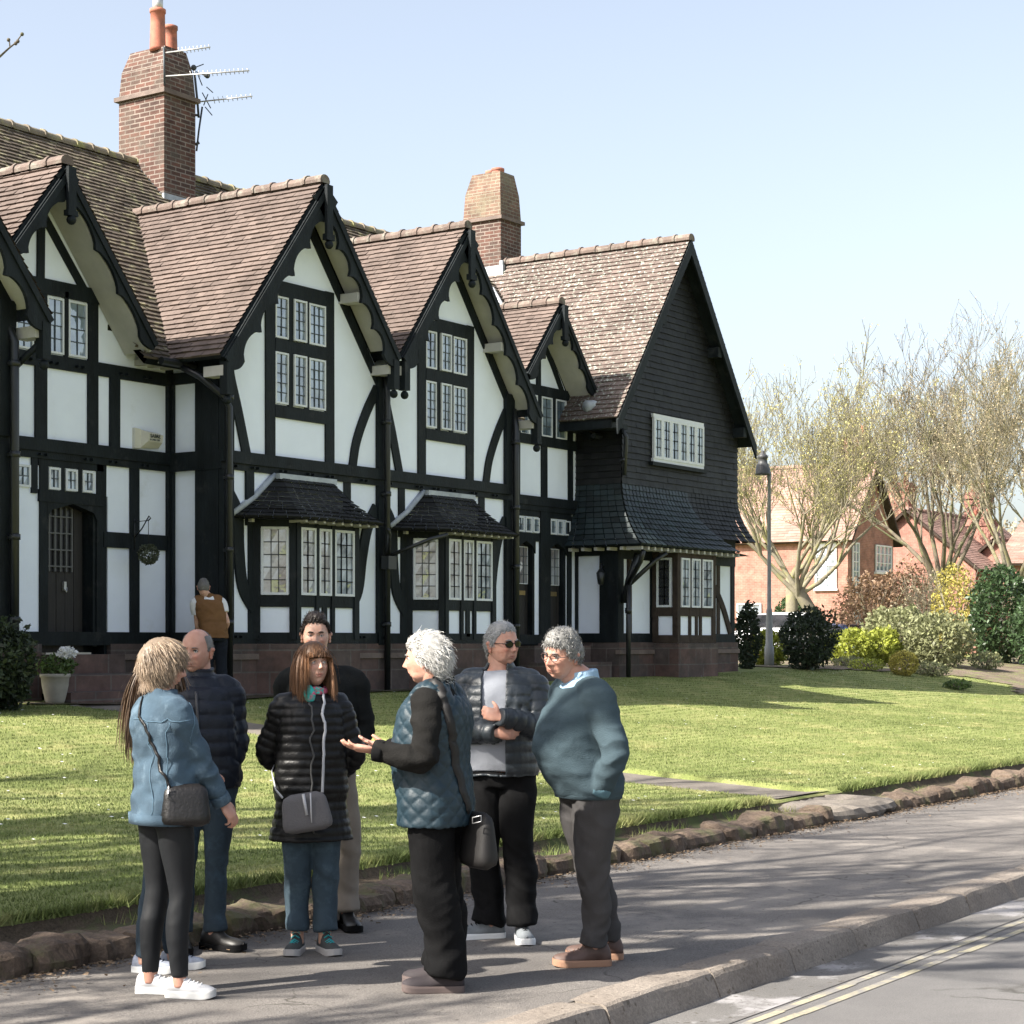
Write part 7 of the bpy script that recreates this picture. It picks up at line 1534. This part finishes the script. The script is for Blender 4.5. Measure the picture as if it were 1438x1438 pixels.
# 7 --- man in sunglasses, arms folded
H7 = lambda P: hl(P, front=.078, temple=.06, side=.0, back=-.06, tf=.010, ts=.009, tt=.016, tb=.010, edge=.012)
def open7(c_, arms): return (c_.x > -.09 and (c_.z > 1.33 or min((c_-Vector(p)).length for A2 in arms.values() for p in (A2[3], A2[4], A2[5], A2[6])) > .075)) or c_.z < 1.10
m7 = person(dict(label='grey-haired man in dark sunglasses with folded arms, open dark puffer jacket over pale tee', at=(702, 10.5), phi=-4, Ht=1.785, seed=21, sw=.200, hipw=.172, belly=.035, head=(.012, -.01, 1.645, 42, 2, -3), hair=H7, hair_m=H_sil, comb=comb_back, hlen=.026, hsteps=4, hgrav=.12, hcurl=.25, nst=2400, hlift=.05, hlump=.4, skin='ruddy', face=dict(jaw=.22, sag=1, wide=1.03), stubble=.10, neck=.066,
    armr=((-.205, -.10, 1.19), (-.015, -.25, 1.165)), arml=((.215, -.11, 1.20), (.0, -.285, 1.255)), handr=((1, .12, -.02), (0, 1, .1), (0, 0, 1), .5), handl=((-.9, .35, .25), (0, 1, -.1), (0, 0, 1), .8), hands=.88,
    footr=(-.055, .05), footl=(.125, -.03), toer=(-1, -.25, 0), toel=(.12, -1, 0), kneer=(-.02, 0),
    trousers=dict(m=cloth('black_loose_trousers', (.006, .006, .0065), .8), r=(.108, .104, .086, .084, .080), waist=.96, off=.010, fold=.014, hem=.085, **{'break': 1}),
    tops=[dict(name='grey_tee', m=cloth('pale_grey_cotton', (.30, .315, .35), .9, .06, 5), off=.020, hem=.945, flare=.0, arm=(.06, .066, .056), fold=.006, collar=.0),
          dict(name='puffer_jacket', m=mat('slate_puffer_nylon', (.022, .028, .034), .42, .2, 5, .15, 80, spec=.5), off=.040, hem=.92, arm=(.078, .088, .078, .068, .062, .054, .048), kind='puffer', pitch=.062, puff=.010, fold=.006, collar=.05, open=(-.20, .045), isopen=open7)],
    shoe=dict(m=mat('grey_trainer', (.16, .175, .19), .7, .25, 20), sole=mat('white_trainer_sole', (.70, .71, .72), .6, .05), lace=black, len=.29)))
glasses(m7, M['lens'], M['lens'], 1.05, .0022, 'sunglasses')
# 8 --- man in teal jumper
H8 = lambda P: hl(P, front=.060, temple=.045, side=-.005, back=-.06, tf=.022, ts=.013, tt=.024, tb=.014, edge=.012)
def mod8(R): return R
m8 = person(dict(label='bespectacled man with curly grey hair and large belly in blue-grey jumper', at=(826, 9.72), phi=-66, Ht=1.745, seed=25, sw=.205, hipw=.190, belly=.118, dep=1.08, head=(-.135, -.03, 1.592, -44, 10, 8), lean=(-.04, 0), hair=H8, hair_m=H_pep, comb=comb_fwd, hlen=.026, hsteps=4, hgrav=.05, hcurl=.7, nst=3200, hwd=.0024, hlift=.1, hlump=.7, skin='ruddy', face=dict(wide=1.06, jaw=.20, sag=1, nose=1.05), neck=.070, hs=1.04,
    shl=(.04, -.165, 1.37), arml=((.125, -.27, 1.10), (.05, -.185, .90)), armr=((.0, .27, 1.12), (-.06, .22, .93)), handl=((-.25, .25, -.9), (.2, 1, 0), (-1, 0, 0), .5), handr=((-.1, -.3, -.9), (0, -1, 0), (-1, 0, 0), .4),
    footl=(.03, -.06), footr=(.105, .15), toel=(-1, -.16, 0), toer=(-1, .1, 0),
    trousers=dict(m=cloth('charcoal_trousers', (.055, .052, .052), .85, .12, 5), r=(.128, .118, .088, .080, .070), off=.010, fold=.016, hem=.10, waist=.97, **{'break': 1}),
    tops=[dict(name='collar_shirt', m=cloth('light_blue_shirt', (.26, .38, .50), .9, .08, 6), off=.010, hem=.9, sleeve=0, collar=.045, fold=.003),
          dict(name='knit_jumper', m=cloth('blue_grey_knit', (.050, .074, .088), .95, .12, 5, .35, 180), off=.026, hem=.865, arm=(.086, .094, .082, .070, .064, .056, .050), fold=.011, collar=.0, hemband=1, cuff=cloth('blue_grey_rib', (.09, .16, .195), .95, .1, 30), top=1.47)],
    shoe=dict(m=mat('brown_leather_boot', (.09, .055, .045), .6, .3, 12), sole=mat('tan_crepe_sole', (.30, .17, .11), .8, .15), lace=mat('brown_lace', (.20, .12, .09), .8, .1), boot=1, len=.30)))
glasses(m8, mat('brown_spectacle_frame', (.05, .03, .025), .4, .1), None, .98, .0019, 'spectacles')
# 9 --- man in brown gilet by the house
m9 = person(dict(label='grey-haired man in brown gilet leaning by the house corner, back turned', group='', at=(301, 25.4), z=.88, phi=-165, Ht=1.66, seed=31, sw=.20, head=(-.15, .02, 1.52, -170, 12, 0), lean=(-.09, .05), belly=.02, dep=1.1, hair=H7, hair_m=H_grey, comb=comb_back, hlen=.022, nst=900,
    arml=((-.24, .05, 1.0), (-.20, .18, .86)), armr=((.17, .05, 1.05), (.10, .2, .9)), handl=((.2, .6, -.6), (1, 0, 0), (0, 1, 0), .5), handr=((-.2, .6, -.6), (1, 0, 0), (0, 1, 0), .5),
    footl=(-.08, 0), footr=(.10, .05), toel=(-.3, 1, 0), toer=(.1, 1, 0),
    trousers=dict(m=cloth('dark_navy_trousers', (.014, .017, .024), .85), r=(.10, .095, .08, .075, .07), off=.012, fold=.009, hem=.09),
    tops=[dict(name='white_shirt', m=cloth('white_shirt_cotton', (.62, .63, .66), .9, .05), off=.016, hem=.86, arm=(.070, .078, .070), fold=.006, collar=.02),
          dict(name='brown_gilet', m=cloth('brown_wool_gilet', (.16, .085, .040), .9, .15, 5), off=.032, hem=.84, sleeve=0, cap=.088, fold=.010, collar=.03, top=1.47)],
    shoe=dict(m=black, sole=black, len=.28)))
if 'group' in m9['root']: del m9['root']['group']
